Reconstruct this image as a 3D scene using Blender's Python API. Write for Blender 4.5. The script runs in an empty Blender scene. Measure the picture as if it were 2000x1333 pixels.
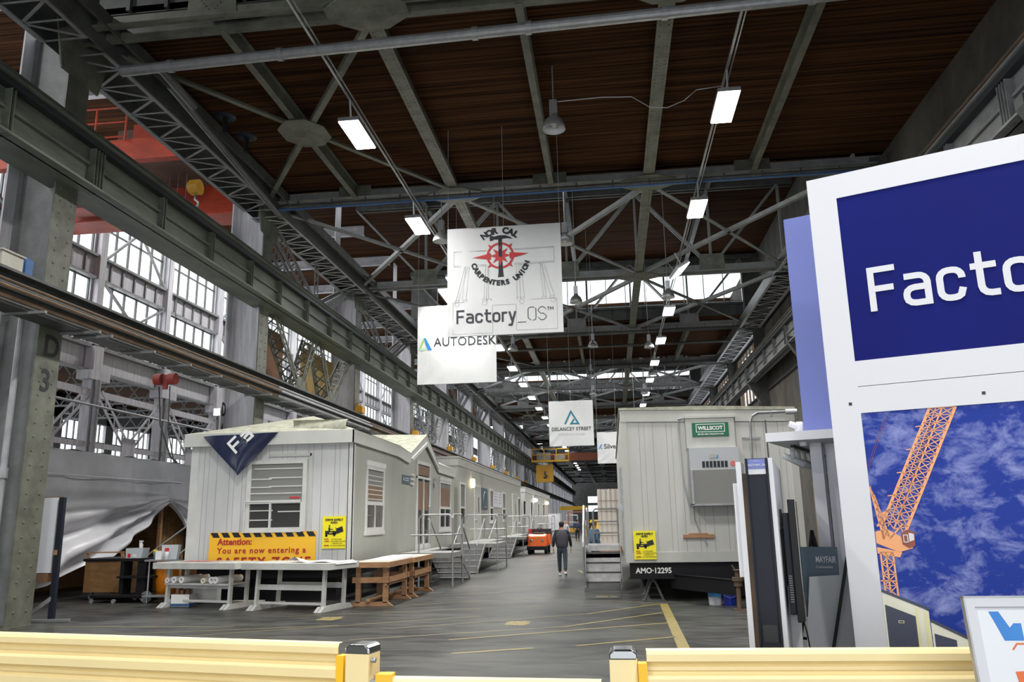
import bpy, bmesh, math, random
from mathutils import Vector, Matrix
random.seed(7)
S = bpy.context.scene
COL = S.collection
PI = math.pi

# ------------------------------------------------------------------ camera
FPX, H0 = 1556.0, 1.8
_Y = Vector((195., -347., FPX)).normalized()
_U = Vector((-127., 6966., FPX)); _U = (_U - _U.dot(_Y) * _Y).normalized()
_X = _Y.cross(_U); _X = _X if _X.x > 0 else -_X
right = Vector((_X.x, _Y.x, _U.x)); up = Vector((_X.y, _Y.y, _U.y)); fwd = Vector((_X.z, _Y.z, _U.z))
cam = bpy.data.cameras.new('camera'); co = bpy.data.objects.new('camera', cam); COL.objects.link(co)
cam.sensor_width = 36; cam.lens = FPX / 2000 * 36; cam.clip_end = 600; cam.clip_start = 0.05
M3 = Matrix((right, up, -fwd)).transposed()
co.matrix_world = Matrix.Translation((0, 0, H0)) @ M3.to_4x4()
S.camera = co
S.view_settings.view_transform = 'Standard'; S.view_settings.look = 'None'
S.view_settings.gamma = 1; S.view_settings.use_curve_mapping = False
S.view_settings.exposure = 0.12
S.cycles.max_bounces = 6; S.cycles.diffuse_bounces = 3; S.cycles.glossy_bounces = 3
S.cycles.transparent_max_bounces = 12; S.cycles.use_denoising = True
S.cycles.sample_clamp_indirect = 6

# ------------------------------------------------------------------ sky and daylight
W = bpy.data.worlds.new('overcast_sky'); S.world = W; W.use_nodes = True
W.node_tree.nodes['Background'].inputs[0].default_value = (0.93, 0.97, 1.0, 1)
W.node_tree.nodes['Background'].inputs[1].default_value = 1.6

def area(name, loc, rot, sx, sy, rad, color=(0.93, 0.97, 1.0)):
    """daylight behind an opening; rad is the radiance of the bright sky seen there"""
    l = bpy.data.lights.new(name, 'AREA'); l.shape = 'RECTANGLE'; l.size = sx; l.size_y = sy
    l.energy = rad * math.pi * sx * sy; l.color = color
    o = bpy.data.objects.new(name, l); COL.objects.link(o); o.location = loc; o.rotation_euler = rot
    return o

T = [-6.0, 3.9, 13.9, 23.4, 33.3, 43.5] + [43.5 + 10 * i for i in range(1, 21)]   # truss lines, T[2] is the nearest in view
ZL, ZH = 12.42, 16.1          # low and high roof deck
XL, XR = -11.0, 8.6
# left aisle window wall
area('daylight_left_windows', (-20.8, 60, 12.7), (0, -PI/2, 0), 8.0, 150, 3.4)
area('daylight_far_left_windows', (-32.8, 60, 5.5), (0, -PI/2, 0), 5.0, 120, 3.6)
for k, i in enumerate((5, 8, 11, 14)):                       # monitors facing the camera
    area('daylight_monitor_north', (-0.8, T[i] + 0.5, 14.2), (-PI/2, 0, 0), 17.2, 1.9, 3.2)
for i in (3, 6, 9):
    area('daylight_monitor_south', (-0.8, T[i] - 0.5, 14.2), (PI/2, 0, 0), 17.2, 1.9, 2.2)
area('daylight_entrance', (-1.0, -6.6, 2.6), (PI/2, 0, 0), 15, 4.6, 3.2)
area('daylight_right_windows', (9.2, 80, 9.9), (0, PI/2, 0), 2.6, 70, 2.2)

# ------------------------------------------------------------------ materials
MATS = {}
def mat(name, color, rough=0.6, metal=0.0, var=0.0, scale=3.0, bump=0.0, streak=None, emit=0.0, ecol=None,
        color2=None, stretch=(1, 1, 1), spec=0.5, lo=0.35, hi=0.7, detail=5, tint=None):
    if name in MATS: return MATS[name]
    m = bpy.data.materials.new(name); m.use_nodes = True; MATS[name] = m
    nt = m.node_tree; b = nt.nodes['Principled BSDF']
    b.inputs['Base Color'].default_value = (*color, 1); b.inputs['Roughness'].default_value = rough
    b.inputs['Metallic'].default_value = metal; b.inputs['Specular IOR Level'].default_value = spec
    if emit:
        b.inputs['Emission Color'].default_value = (*(ecol or color), 1); b.inputs['Emission Strength'].default_value = emit
    if var or bump or color2:
        tc = nt.nodes.new('ShaderNodeTexCoord'); mp = nt.nodes.new('ShaderNodeMapping')
        geo = nt.nodes.new('ShaderNodeNewGeometry')
        mp.inputs['Scale'].default_value = stretch
        nt.links.new(geo.outputs['Position'], mp.inputs['Vector'])
        n = nt.nodes.new('ShaderNodeTexNoise'); n.inputs['Scale'].default_value = scale; n.inputs['Detail'].default_value = detail
        n.inputs['Roughness'].default_value = 0.65
        nt.links.new(mp.outputs['Vector'], n.inputs['Vector'])
        c2 = color2 or tuple(max(0, c * (1 - var)) for c in color)
        r = nt.nodes.new('ShaderNodeValToRGB'); r.color_ramp.elements[0].position = lo; r.color_ramp.elements[1].position = hi
        r.color_ramp.elements[0].color = (*c2, 1); r.color_ramp.elements[1].color = (*color, 1)
        nt.links.new(n.outputs['Fac'], r.inputs['Fac']); nt.links.new(r.outputs['Color'], b.inputs['Base Color'])
        if bump:
            bp = nt.nodes.new('ShaderNodeBump'); bp.inputs['Strength'].default_value = bump; bp.inputs['Distance'].default_value = 0.02
            nt.links.new(n.outputs['Fac'], bp.inputs['Height']); nt.links.new(bp.outputs['Normal'], b.inputs['Normal'])
    return m

M = dict(
 steel=mat('dark_grey_painted_steel', (0.085, 0.09, 0.085), 0.55, var=0.5, scale=2.5),
 olive=mat('olive_painted_steel', (0.155, 0.16, 0.125), 0.5, var=0.55, scale=2.0, bump=0.2),
 green=mat('green_grey_runway_steel', (0.16, 0.18, 0.14), 0.5, var=0.5, scale=1.4, stretch=(1, 0.5, 3)),
 white=mat('whitewashed_steel', (0.58, 0.57, 0.60), 0.6, color2=(0.40, 0.39, 0.42), scale=3.0, stretch=(2.6, 2.6, 0.25), lo=0.35, hi=0.65),
 pale=mat('pale_painted_steel', (0.47, 0.47, 0.49), 0.55, var=0.35, scale=2.0),
 grey=mat('mid_grey_steel', (0.23, 0.235, 0.235), 0.55, var=0.35, scale=2.5),
 rust=mat('rusty_brown_pipe', (0.16, 0.10, 0.06), 0.7, var=0.5, scale=3),
 black=mat('black_paint', (0.010, 0.010, 0.012), 0.5, spec=0.2),
 rubber=mat('black_rubber', (0.02, 0.02, 0.02), 0.8),
 navyblack=mat('blue_black_plastic', (0.011, 0.014, 0.024), 0.55, spec=0.25),
 concrete=mat('dirty_concrete_wall', (0.085, 0.076, 0.06), 0.85, color2=(0.026, 0.024, 0.02), scale=0.9, stretch=(1, 1, 0.6), bump=0.2),
 siding=mat('off_white_siding', (0.53, 0.535, 0.505), 0.6, var=0.10, scale=1.4, stretch=(2, 2, 0.5)),
 siding2=mat('grey_beige_siding', (0.46, 0.465, 0.43), 0.6, var=0.12, scale=1.4, stretch=(2, 2, 0.5)),
 groove=mat('siding_groove', (0.30, 0.30, 0.28), 0.7),
 trim=mat('white_trim', (0.62, 0.62, 0.60), 0.5, var=0.12, scale=3),
 cwhite=mat('clean_white_paint', (0.62, 0.63, 0.67), 0.5, spec=0.3),
 board=mat('white_board', (0.72, 0.74, 0.78), 0.35),
 shingle=mat('pale_olive_shingle', (0.42, 0.42, 0.33), 0.9, color2=(0.24, 0.24, 0.19), scale=5.0, stretch=(1, 1, 1), bump=0.4),
 glassdark=mat('dark_window_glass', (0.05, 0.052, 0.05), 0.08, spec=0.7),
 orangeglow=mat('warm_lit_room', (0.26, 0.16, 0.10), 0.7, var=0.3, scale=2),
 blind=mat('grey_blind', (0.20, 0.20, 0.19), 0.6),
 alu=mat('galvanised_metal', (0.42, 0.43, 0.44), 0.4, metal=0.6, var=0.25, scale=6),
 diamond=mat('worn_step_metal', (0.62, 0.61, 0.60), 0.42, metal=0.25, var=0.35, scale=5, bump=0.2),
 chrome=mat('chrome', (0.75, 0.76, 0.78), 0.12, metal=1.0),
 yellow=mat('cream_yellow_powder_coat', (0.90, 0.73, 0.38), 0.35, spec=0.5, var=0.06, scale=2),
 yellow2=mat('bright_yellow_powder_coat', (0.90, 0.52, 0.02), 0.4),
 signyel=mat('sign_yellow', (0.85, 0.74, 0.01), 0.5),
 attyel=mat('banner_amber', (0.90, 0.50, 0.03), 0.5),
 red=mat('sign_red', (0.42, 0.03, 0.02), 0.5),
 paintyel=mat('floor_paint_yellow', (0.27, 0.20, 0.045), 0.5, color2=(0.17, 0.14, 0.055), scale=6.0),
 paintfade=mat('faded_floor_paint', (0.21, 0.175, 0.075), 0.45, color2=(0.12, 0.105, 0.06), scale=5.0),
 cranered=mat('crane_orange_red', (0.55, 0.055, 0.012), 0.5, var=0.45, scale=1.2, stretch=(1, 1, 2)),
 cranepink=mat('faded_crane_red', (0.42, 0.13, 0.11), 0.6, var=0.3, scale=1.5),  # crane red with the pinkish light on it put into the colour
 cranebrown=mat('crane_underside', (0.17, 0.10, 0.07), 0.7, var=0.6, scale=1.0),
 craneyel=mat('crane_yellow', (0.58, 0.30, 0.02), 0.5, var=0.3, scale=2),
 girder=mat('red_brown_girder', (0.32, 0.10, 0.05), 0.6, var=0.3, scale=1),
 cloth=mat('white_banner_vinyl', (0.64, 0.65, 0.655), 0.55, bump=0.5, scale=1.6, stretch=(1.5, 1.5, 0.6), var=0.05),
 clothnavy=mat('navy_banner_vinyl', (0.016, 0.022, 0.06), 0.3),
 signblue=mat('deep_blue_panel', (0.006, 0.010, 0.14), 0.6, spec=0.1, var=0.15, scale=1.2),
 palblue=mat('violet_blue_panel', (0.145, 0.18, 0.48), 0.5, var=0.12, scale=1.0),
 tarp=mat('grey_plastic_sheeting', (0.70, 0.70, 0.74), 0.30, var=0.22, scale=0.8, bump=0.5),
 ply=mat('plywood', (0.30, 0.155, 0.055), 0.7, var=0.4, scale=2.5, stretch=(1, 1, 3)),
 tablewood=mat('stained_table_wood', (0.42, 0.23, 0.11), 0.5, color2=(0.27, 0.135, 0.06), scale=3.5, stretch=(1, 1, 4)),
 tabletop=mat('worn_table_top', (0.48, 0.46, 0.40), 0.5, var=0.25, scale=3),
 tablewhite=mat('white_painted_wood', (0.60, 0.60, 0.57), 0.5, var=0.2, scale=4),
 paper=mat('white_paper', (0.78, 0.78, 0.77), 0.6),
 ink=mat('black_ink', (0.012, 0.013, 0.018), 0.5),
 inkgrey=mat('grey_ink', (0.30, 0.31, 0.33), 0.5),
 inkred=mat('red_ink', (0.47, 0.04, 0.04), 0.5),
 teal=mat('teal_ink', (0.01, 0.17, 0.25), 0.5),
 cyan=mat('blue_ink', (0.02, 0.20, 0.55), 0.5),
 lime=mat('green_ink', (0.25, 0.50, 0.05), 0.5),
 wgreen=mat('sign_green', (0.008, 0.125, 0.055), 0.4),
 cartor=mat('cart_orange', (0.75, 0.13, 0.02), 0.35),
 lampon=mat('lit_diffuser', (1, 1, 1), 0.5, emit=14.0, ecol=(1.0, 0.98, 0.94)),
 warmlamp=mat('warm_wall_lamp', (1, 0.8, 0.5), 0.5, emit=7.0, ecol=(1.0, 0.74, 0.40)),
 coollamp=mat('white_wall_lamp', (1, 1, 1), 0.5, emit=9.0, ecol=(1.0, 0.97, 0.92)),
 lampshell=mat('lamp_aluminium', (0.42, 0.43, 0.44), 0.35, metal=0.6),
 lampin=mat('frosted_reflector', (0.62, 0.62, 0.62), 0.4),
 bluepipe=mat('blue_air_pipe', (0.03, 0.10, 0.27), 0.5),
 skin=mat('skin', (0.30, 0.15, 0.09), 0.5), skinl=mat('light_skin', (0.52, 0.30, 0.21), 0.5),
 vest=mat('charcoal_vest', (0.045, 0.042, 0.055), 0.8), blackc=mat('black_cloth', (0.010, 0.010, 0.012), 0.85),
 jeans=mat('dark_teal_trousers', (0.022, 0.038, 0.048), 0.8), denim=mat('blue_shirt', (0.09, 0.16, 0.27), 0.8),
 navy=mat('navy_jacket', (0.025, 0.035, 0.07), 0.8),
 bluep=mat('bucket_blue', (0.01, 0.03, 0.35), 0.35), sky=mat('label_blue', (0.02, 0.25, 0.55), 0.4),
 orangeb=mat('orange_vinyl_bag', (0.85, 0.26, 0.01), 0.4, var=0.2, scale=3),
 wrap=mat('cream_wrapped_stack', (0.62, 0.57, 0.51), 0.5, var=0.08, scale=1.5),
 brown=mat('brown_board', (0.20, 0.10, 0.05), 0.7), slate=mat('slate_blue_poster', (0.085, 0.125, 0.165), 0.5),
 greyb=mat('light_grey_board', (0.42, 0.44, 0.46), 0.5), jumpor=mat('print_crane_orange', (0.80, 0.37, 0.17), 0.6),
 printdark=mat('print_dark_brown', (0.25, 0.07, 0.05), 0.6), cream=mat('print_cream', (0.75, 0.74, 0.62), 0.6),
 printwin=mat('print_dark_window', (0.05, 0.06, 0.10), 0.5), yelbr=mat('ochre_wall', (0.42, 0.29, 0.10), 0.7),
 clear=mat('clear_plastic_tub', (0.50, 0.55, 0.58), 0.3), bottle=mat('white_bottle', (0.75, 0.75, 0.75), 0.4),
 bred=mat('red_cap', (0.55, 0.02, 0.03), 0.4), byel=mat('yellow_trigger', (0.85, 0.6, 0.02), 0.4),
 extred=mat('extinguisher_red', (0.45, 0.02, 0.02), 0.35), toolred=mat('dark_red_panel', (0.30, 0.03, 0.02), 0.5),
)

def wood_deck():
    m = bpy.data.materials.new('dark_red_brown_roof_planks'); m.use_nodes = True; nt = m.node_tree
    b = nt.nodes['Principled BSDF']; b.inputs['Roughness'].default_value = 0.9; b.inputs['Specular IOR Level'].default_value = 0.04
    geo = nt.nodes.new('ShaderNodeNewGeometry'); mp = nt.nodes.new('ShaderNodeMapping'); mp.inputs['Scale'].default_value = (0.12, 5.0, 1)
    nt.links.new(geo.outputs['Position'], mp.inputs['Vector'])
    n = nt.nodes.new('ShaderNodeTexNoise'); n.inputs['Scale'].default_value = 1.6; n.inputs['Detail'].default_value = 6
    nt.links.new(mp.outputs['Vector'], n.inputs['Vector'])
    r = nt.nodes.new('ShaderNodeValToRGB'); e = r.color_ramp.elements
    e[0].position = 0.32; e[0].color = (0.016, 0.008, 0.005, 1); e[1].position = 0.72; e[1].color = (0.088, 0.039, 0.016, 1)
    nt.links.new(n.outputs['Fac'], r.inputs['Fac'])
    sx = nt.nodes.new('ShaderNodeSeparateXYZ'); nt.links.new(geo.outputs['Position'], sx.inputs[0])
    mu = nt.nodes.new('ShaderNodeMath'); mu.operation = 'MULTIPLY'; mu.inputs[1].default_value = 1 / 0.145
    fr = nt.nodes.new('ShaderNodeMath'); fr.operation = 'FRACT'
    gt = nt.nodes.new('ShaderNodeMath'); gt.operation = 'GREATER_THAN'; gt.inputs[1].default_value = 0.10
    nt.links.new(sx.outputs['Y'], mu.inputs[0]); nt.links.new(mu.outputs[0], fr.inputs[0]); nt.links.new(fr.outputs[0], gt.inputs[0])
    mx = nt.nodes.new('ShaderNodeMix'); mx.data_type = 'RGBA'
    nt.links.new(gt.outputs[0], mx.inputs['Factor']); mx.inputs['A'].default_value = (0.006, 0.003, 0.003, 1)
    nt.links.new(r.outputs['Color'], mx.inputs['B']); nt.links.new(mx.outputs['Result'], b.inputs['Base Color'])
    return m
M['deck'] = wood_deck()
M['stepgrey'] = mat('worn_grey_step', (0.24, 0.24, 0.235), 0.5, metal=0.2, var=0.3, scale=4)
M['deckgrey'] = mat('grey_platform_deck', (0.23, 0.23, 0.22), 0.7, var=0.2, scale=3)

def floor_mat():
    m = bpy.data.materials.new('polished_worn_concrete'); m.use_nodes = True; nt = m.node_tree
    b = nt.nodes['Principled BSDF']
    geo = nt.nodes.new('ShaderNodeNewGeometry')
    def noise(sc, det, st=(1, 1, 1)):
        mp = nt.nodes.new('ShaderNodeMapping'); mp.inputs['Scale'].default_value = st
        nt.links.new(geo.outputs['Position'], mp.inputs['Vector'])
        n = nt.nodes.new('ShaderNodeTexNoise'); n.inputs['Scale'].default_value = sc; n.inputs['Detail'].default_value = det
        nt.links.new(mp.outputs['Vector'], n.inputs['Vector']); return n
    n1 = noise(0.35, 4); n2 = noise(2.2, 8, (0.5, 1.6, 1)); n3 = noise(14, 4, (0.35, 1.8, 1)); n2.inputs['Distortion'].default_value = 1.2
    a = nt.nodes.new('ShaderNodeMath'); a.operation = 'MULTIPLY_ADD'; a.inputs[1].default_value = 0.5
    nt.links.new(n2.outputs['Fac'], a.inputs[0])
    a2 = nt.nodes.new('ShaderNodeMath'); a2.operation = 'MULTIPLY'; a2.inputs[1].default_value = 0.5
    nt.links.new(n1.outputs['Fac'], a2.inputs[0]); nt.links.new(a2.outputs[0], a.inputs[2])
    r = nt.nodes.new('ShaderNodeValToRGB'); e = r.color_ramp.elements
    e[0].position = 0.38; e[0].color = (0.020, 0.020, 0.020, 1); e[1].position = 0.60; e[1].color = (0.075, 0.076, 0.069, 1)
    nt.links.new(a.outputs[0], r.inputs['Fac']); nt.links.new(r.outputs['Color'], b.inputs['Base Color'])
    rr = nt.nodes.new('ShaderNodeMapRange'); rr.inputs['To Min'].default_value = 0.25; rr.inputs['To Max'].default_value = 0.5
    nt.links.new(n2.outputs['Fac'], rr.inputs['Value']); nt.links.new(rr.outputs[0], b.inputs['Roughness'])
    bp = nt.nodes.new('ShaderNodeBump'); bp.inputs['Strength'].default_value = 0.02; bp.inputs['Distance'].default_value = 0.01
    nt.links.new(n3.outputs['Fac'], bp.inputs['Height']); nt.links.new(bp.outputs['Normal'], b.inputs['Normal'])
    b.inputs['Specular IOR Level'].default_value = 0.1
    return m
M['floor'] = floor_mat()

def pane_mat():
    m = bpy.data.materials.new('dusty_window_pane'); m.use_nodes = True; nt = m.node_tree
    for n in list(nt.nodes):
        if n.type == 'BSDF_PRINCIPLED': nt.nodes.remove(n)
    out = nt.nodes['Material Output']
    tr = nt.nodes.new('ShaderNodeBsdfTransparent'); tr.inputs[0].default_value = (0.97, 0.985, 1, 1)
    gl = nt.nodes.new('ShaderNodeBsdfGlossy'); gl.inputs['Roughness'].default_value = 0.1
    mx = nt.nodes.new('ShaderNodeMixShader'); mx.inputs[0].default_value = 0.05
    nt.links.new(tr.outputs[0], mx.inputs[1]); nt.links.new(gl.outputs[0], mx.inputs[2]); nt.links.new(mx.outputs[0], out.inputs['Surface'])
    return m
M['pane'] = pane_mat()

def cloud_print():
    m = bpy.data.materials.new('print_of_blue_cloudy_sky'); m.use_nodes = True; nt = m.node_tree
    b = nt.nodes['Principled BSDF']; b.inputs['Roughness'].default_value = 0.6; b.inputs['Specular IOR Level'].default_value = 0.2
    geo = nt.nodes.new('ShaderNodeNewGeometry'); mp = nt.nodes.new('ShaderNodeMapping'); mp.inputs['Scale'].default_value = (1.0, 1.0, 1.5)
    nt.links.new(geo.outputs['Position'], mp.inputs['Vector'])
    n = nt.nodes.new('ShaderNodeTexNoise'); n.inputs['Scale'].default_value = 4.2; n.inputs['Detail'].default_value = 9; n.inputs['Roughness'].default_value = 0.68
    n.inputs['Distortion'].default_value = 0.35
    nt.links.new(mp.outputs['Vector'], n.inputs['Vector'])
    r = nt.nodes.new('ShaderNodeValToRGB'); e = r.color_ramp.elements
    e[0].position = 0.47; e[0].color = (0.012, 0.035, 0.27, 1); e[1].position = 0.84; e[1].color = (0.40, 0.45, 0.76, 1)
    nt.links.new(n.outputs['Fac'], r.inputs['Fac']); nt.links.new(r.outputs['Color'], b.inputs['Base Color'])
    return m
M['cloud'] = cloud_print()

# ------------------------------------------------------------------ mesh helpers
class MB:
    def __init__(s): s.v = []; s.f = []
    def add(s, vs, fs):
        n = len(s.v); s.v += [tuple(v) for v in vs]; s.f += [tuple(i + n for i in f) for f in fs]; return s
    def box(s, a, b):
        x0, y0, z0 = a; x1, y1, z1 = b
        return s.add([(x0, y0, z0), (x1, y0, z0), (x1, y1, z0), (x0, y1, z0), (x0, y0, z1), (x1, y0, z1), (x1, y1, z1), (x0, y1, z1)],
                     [(0, 3, 2, 1), (4, 5, 6, 7), (0, 1, 5, 4), (1, 2, 6, 5), (2, 3, 7, 6), (3, 0, 4, 7)])
    def cbox(s, c, d):
        return s.box([c[i] - d[i] / 2 for i in range(3)], [c[i] + d[i] / 2 for i in range(3)])
    def bar(s, p, q, w, h, n=(0, 0, 1)):
        """rectangular bar p->q; h is measured along n, w across"""
        p = Vector(p); q = Vector(q); d = (q - p)
        if d.length < 1e-6: return s
        d.normalize(); n = Vector(n)
        if abs(d.dot(n)) > 0.99: n = Vector((1, 0, 0)) if abs(d.x) < 0.9 else Vector((0, 1, 0))
        a = d.cross(n).normalized(); b = a.cross(d).normalized(); a *= w / 2; b *= h / 2
        vs = [p - a - b, p + a - b, p + a + b, p - a + b, q - a - b, q + a - b, q + a + b, q - a + b]
        return s.add(vs, [(0, 1, 2, 3), (7, 6, 5, 4), (0, 4, 5, 1), (1, 5, 6, 2), (2, 6, 7, 3), (3, 7, 4, 0)])
    def cyl(s, p, q, r, r2=None, n=10, cap=True):
        p = Vector(p); q = Vector(q); r2 = r if r2 is None else r2
        d = (q - p).normalized(); t = Vector((0, 0, 1)) if abs(d.z) < 0.9 else Vector((1, 0, 0))
        a = d.cross(t).normalized(); b = d.cross(a)
        vs = []
        for c, rr in ((p, r), (q, r2)):
            for i in range(n):
                th = 2 * PI * i / n; vs.append(c + (a * math.cos(th) + b * math.sin(th)) * rr)
        fs = [(i, (i + 1) % n, n + (i + 1) % n, n + i) for i in range(n)]
        if cap: fs += [tuple(range(n))[::-1], tuple(range(n, 2 * n))]
        return s.add(vs, fs)
    def tube(s, pts, r, n=8):
        pts = [Vector(p) for p in pts]; rings = []; prev = None
        for i, p in enumerate(pts):
            d = (pts[min(i + 1, len(pts) - 1)] - pts[max(i - 1, 0)]).normalized()
            t = Vector((0, 0, 1)) if abs(d.z) < 0.95 else Vector((1, 0, 0))
            if prev is not None: t = prev
            a = d.cross(t).normalized(); b = a.cross(d).normalized(); prev = b
            rings.append([p + (a * math.cos(2 * PI * k / n) + b * math.sin(2 * PI * k / n)) * r for k in range(n)])
        vs = [v for rg in rings for v in rg]; fs = []
        for i in range(len(rings) - 1):
            for k in range(n): fs.append((i * n + k, i * n + (k + 1) % n, (i + 1) * n + (k + 1) % n, (i + 1) * n + k))
        fs += [tuple(range(n))[::-1], tuple((len(rings) - 1) * n + k for k in range(n))]
        return s.add(vs, fs)
    def lathe(s, c, prof, n=20, ax=(0, 0, 1)):
        c = Vector(c); ax = Vector(ax).normalized(); t = Vector((1, 0, 0)) if abs(ax.x) < 0.9 else Vector((0, 1, 0))
        a = ax.cross(t).normalized(); b = ax.cross(a); vs = []
        for r, z in prof:
            for i in range(n):
                th = 2 * PI * i / n; vs.append(c + ax * z + (a * math.cos(th) + b * math.sin(th)) * r)
        fs = []
        for j in range(len(prof) - 1):
            for i in range(n): fs.append((j * n + i, j * n + (i + 1) % n, (j + 1) * n + (i + 1) % n, (j + 1) * n + i))
        return s.add(vs, fs)
    def prism(s, poly, d):
        """polygon (3-D points) extruded by vector d"""
        d = Vector(d); p = [Vector(q) for q in poly]; n = len(p)
        return s.add(p + [q + d for q in p], [tuple(range(n))[::-1], tuple(range(n, 2 * n))] + [(i, (i + 1) % n, n + (i + 1) % n, n + i) for i in range(n)])
    def quad(s, a, b, c, d): return s.add([a, b, c, d], [(0, 1, 2, 3)])
    def rivet(s, c, n, r=0.022):
        c = Vector(c); n = Vector(n).normalized(); t = Vector((0, 0, 1)) if abs(n.z) < 0.9 else Vector((1, 0, 0))
        a = n.cross(t).normalized(); b = n.cross(a); vs = []
        for rr, h in ((r, 0), (r * 0.75, r * 0.55)):
            for i in range(6):
                th = PI * i / 3; vs.append(c + (a * math.cos(th) + b * math.sin(th)) * rr + n * h)
        vs.append(c + n * r * 0.8)
        fs = [(i, (i + 1) % 6, 6 + (i + 1) % 6, 6 + i) for i in range(6)] + [(6 + i, 6 + (i + 1) % 6, 12) for i in range(6)]
        return s.add(vs, fs)
    def angle(s, p, q, w=0.1, t=0.015, n=(0, 0, 1)):
        """steel angle: two thin legs"""
        p = Vector(p); q = Vector(q); d = (q - p).normalized(); n = Vector(n)
        if abs(d.dot(n)) > 0.98: n = Vector((1, 0, 0))
        a = d.cross(n).normalized(); b = a.cross(d).normalized()
        s.bar(p + a * w / 2, q + a * w / 2, w, t, b); s.bar(p + b * w / 2, q + b * w / 2, t, w, b); return s
    def ibeam(s, p, q, w, h, t=0.02, n=(0, 0, 1)):
        p = Vector(p); q = Vector(q); n = Vector(n); d = (q - p).normalized(); a = d.cross(n).normalized(); b = a.cross(d).normalized()
        o = b * (h / 2 - t / 2)
        s.bar(p + o, q + o, w, t, b); s.bar(p - o, q - o, w, t, b); s.bar(p, q, t, h - 2 * t, b); return s
    def laced(s, p, q, side, w, step=0.45, ch=0.09, lt=0.05, cross=False):
        """two parallel angles joined by zigzag lacing in one plane"""
        p = Vector(p); q = Vector(q); side = Vector(side).normalized() * w / 2; L = (q - p).length
        d = (q - p) / L; nn = d.cross(side).normalized()
        s.bar(p - side, q - side, ch, ch * 0.3, nn); s.bar(p + side, q + side, ch, ch * 0.3, nn)
        k = max(2, int(L / step)); sg = 1
        for i in range(k):
            a = p + d * (L * i / k); b = p + d * (L * (i + 1) / k)
            s.bar(a - side * sg, b + side * sg, lt, 0.012, nn)
            if cross: s.bar(a + side * sg, b - side * sg, lt, 0.012, nn)
            sg = -sg
        return s

def wloc(o):
    v = Vector((0, 0, 0))
    while o is not None: v += o.location; o = o.parent
    return v

def obj(name, mb, m, parent=None, smooth=False, bevel=0.0, loc=None, label=None):
    """vertices of mb are in world coordinates"""
    me = bpy.data.meshes.new(name)
    if parent is not None: base = wloc(parent)
    elif loc is not None: base = Vector(loc)
    else:
        xs = [v[0] for v in mb.v]; ys = [v[1] for v in mb.v]; zs = [v[2] for v in mb.v]
        base = Vector(((min(xs) + max(xs)) / 2, (min(ys) + max(ys)) / 2, min(zs)))
    me.from_pydata([tuple(Vector(v) - base) for v in mb.v], [], mb.f)
    me.materials.append(m)
    if smooth:
        me.polygons.foreach_set('use_smooth', [True] * len(me.polygons))
    me.update()
    o = bpy.data.objects.new(name, me); COL.objects.link(o)
    if parent is not None: o.parent = parent
    else: o.location = base
    if bevel:
        b = o.modifiers.new('bevel', 'BEVEL'); b.width = bevel; b.segments = 2; b.limit_method = 'ANGLE'
    if label: o['label'] = label
    return o
def box(name, a, b, m, parent=None, bevel=0.0, **k):
    return obj(name, MB().box(a, b), m, parent, bevel=bevel, **k)
def thing(name, label, cat, loc=(0, 0, 0), group=None, rz=0):
    o = bpy.data.objects.new(name, None); COL.objects.link(o); o.location = loc; o.rotation_euler = (0, 0, rz)
    o['label'] = label; o['category'] = cat
    if group: o['group'] = group
    o.empty_display_size = 0.2
    return o
def tag(o, label, cat, group=None):
    o['label'] = label; o['category'] = cat
    if group: o['group'] = group
    return o
def struct(name, mb, m, parent=None, **k):
    o = obj(name, mb, m, parent, **k)
    if parent is None: o['kind'] = 'structure'
    return o
def dup(root, loc, label=None, group=None, rz=None):
    r = root.copy(); COL.objects.link(r); r.location = loc
    if rz is not None: r.rotation_euler = (0, 0, rz)
    if label: r['label'] = label
    if group: r['group'] = group
    for ch in list(root.children):
        c = ch.copy(); COL.objects.link(c); c.parent = r
        for g in ch.children:
            d = g.copy(); COL.objects.link(d); d.parent = c
    return r
ORD = ['first', 'second', 'third', 'fourth', 'fifth', 'sixth', 'seventh', 'eighth', 'ninth', 'tenth', 'eleventh', 'twelfth', 'thirteenth',
       'fourteenth', 'fifteenth', 'sixteenth', 'seventeenth', 'eighteenth', 'nineteenth', 'twentieth', 'twenty-first', 'twenty-second',
       'twenty-third', 'twenty-fourth', 'twenty-fifth', 'twenty-sixth', 'twenty-seventh', 'twenty-eighth', 'twenty-ninth', 'thirtieth']

# ------------------------------------------------------------------ lettering
def text_mb(txt, size, o, r, u, bold=0.0, align='LEFT', space=1.0, ext=0.0015, shear=0.0, xs=1.0):
    """built-in font lettering laid in the plane (o; r right, u up)"""
    c = bpy.data.curves.new('t', 'FONT'); c.body = txt; c.size = size; c.align_x = align; c.offset = bold; c.space_character = space
    c.extrude = ext; c.shear = shear; c.resolution_u = 3
    t = bpy.data.objects.new('t', c); COL.objects.link(t)
    bpy.context.view_layer.update()
    me = bpy.data.meshes.new_from_object(t.evaluated_get(bpy.context.evaluated_depsgraph_get()))
    r = Vector(r).normalized(); u = Vector(u).normalized(); n = r.cross(u); o = Vector(o)
    mb = MB(); mb.add([o + r * v.co.x * xs + u * v.co.y + n * (v.co.z + ext) for v in me.vertices], [tuple(p.vertices) for p in me.polygons])
    bpy.data.objects.remove(t); bpy.data.meshes.remove(me); bpy.data.curves.remove(c)
    return mb
def join(*mbs):
    m = MB()
    for a in mbs: m.add(a.v, a.f)
    return m
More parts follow.
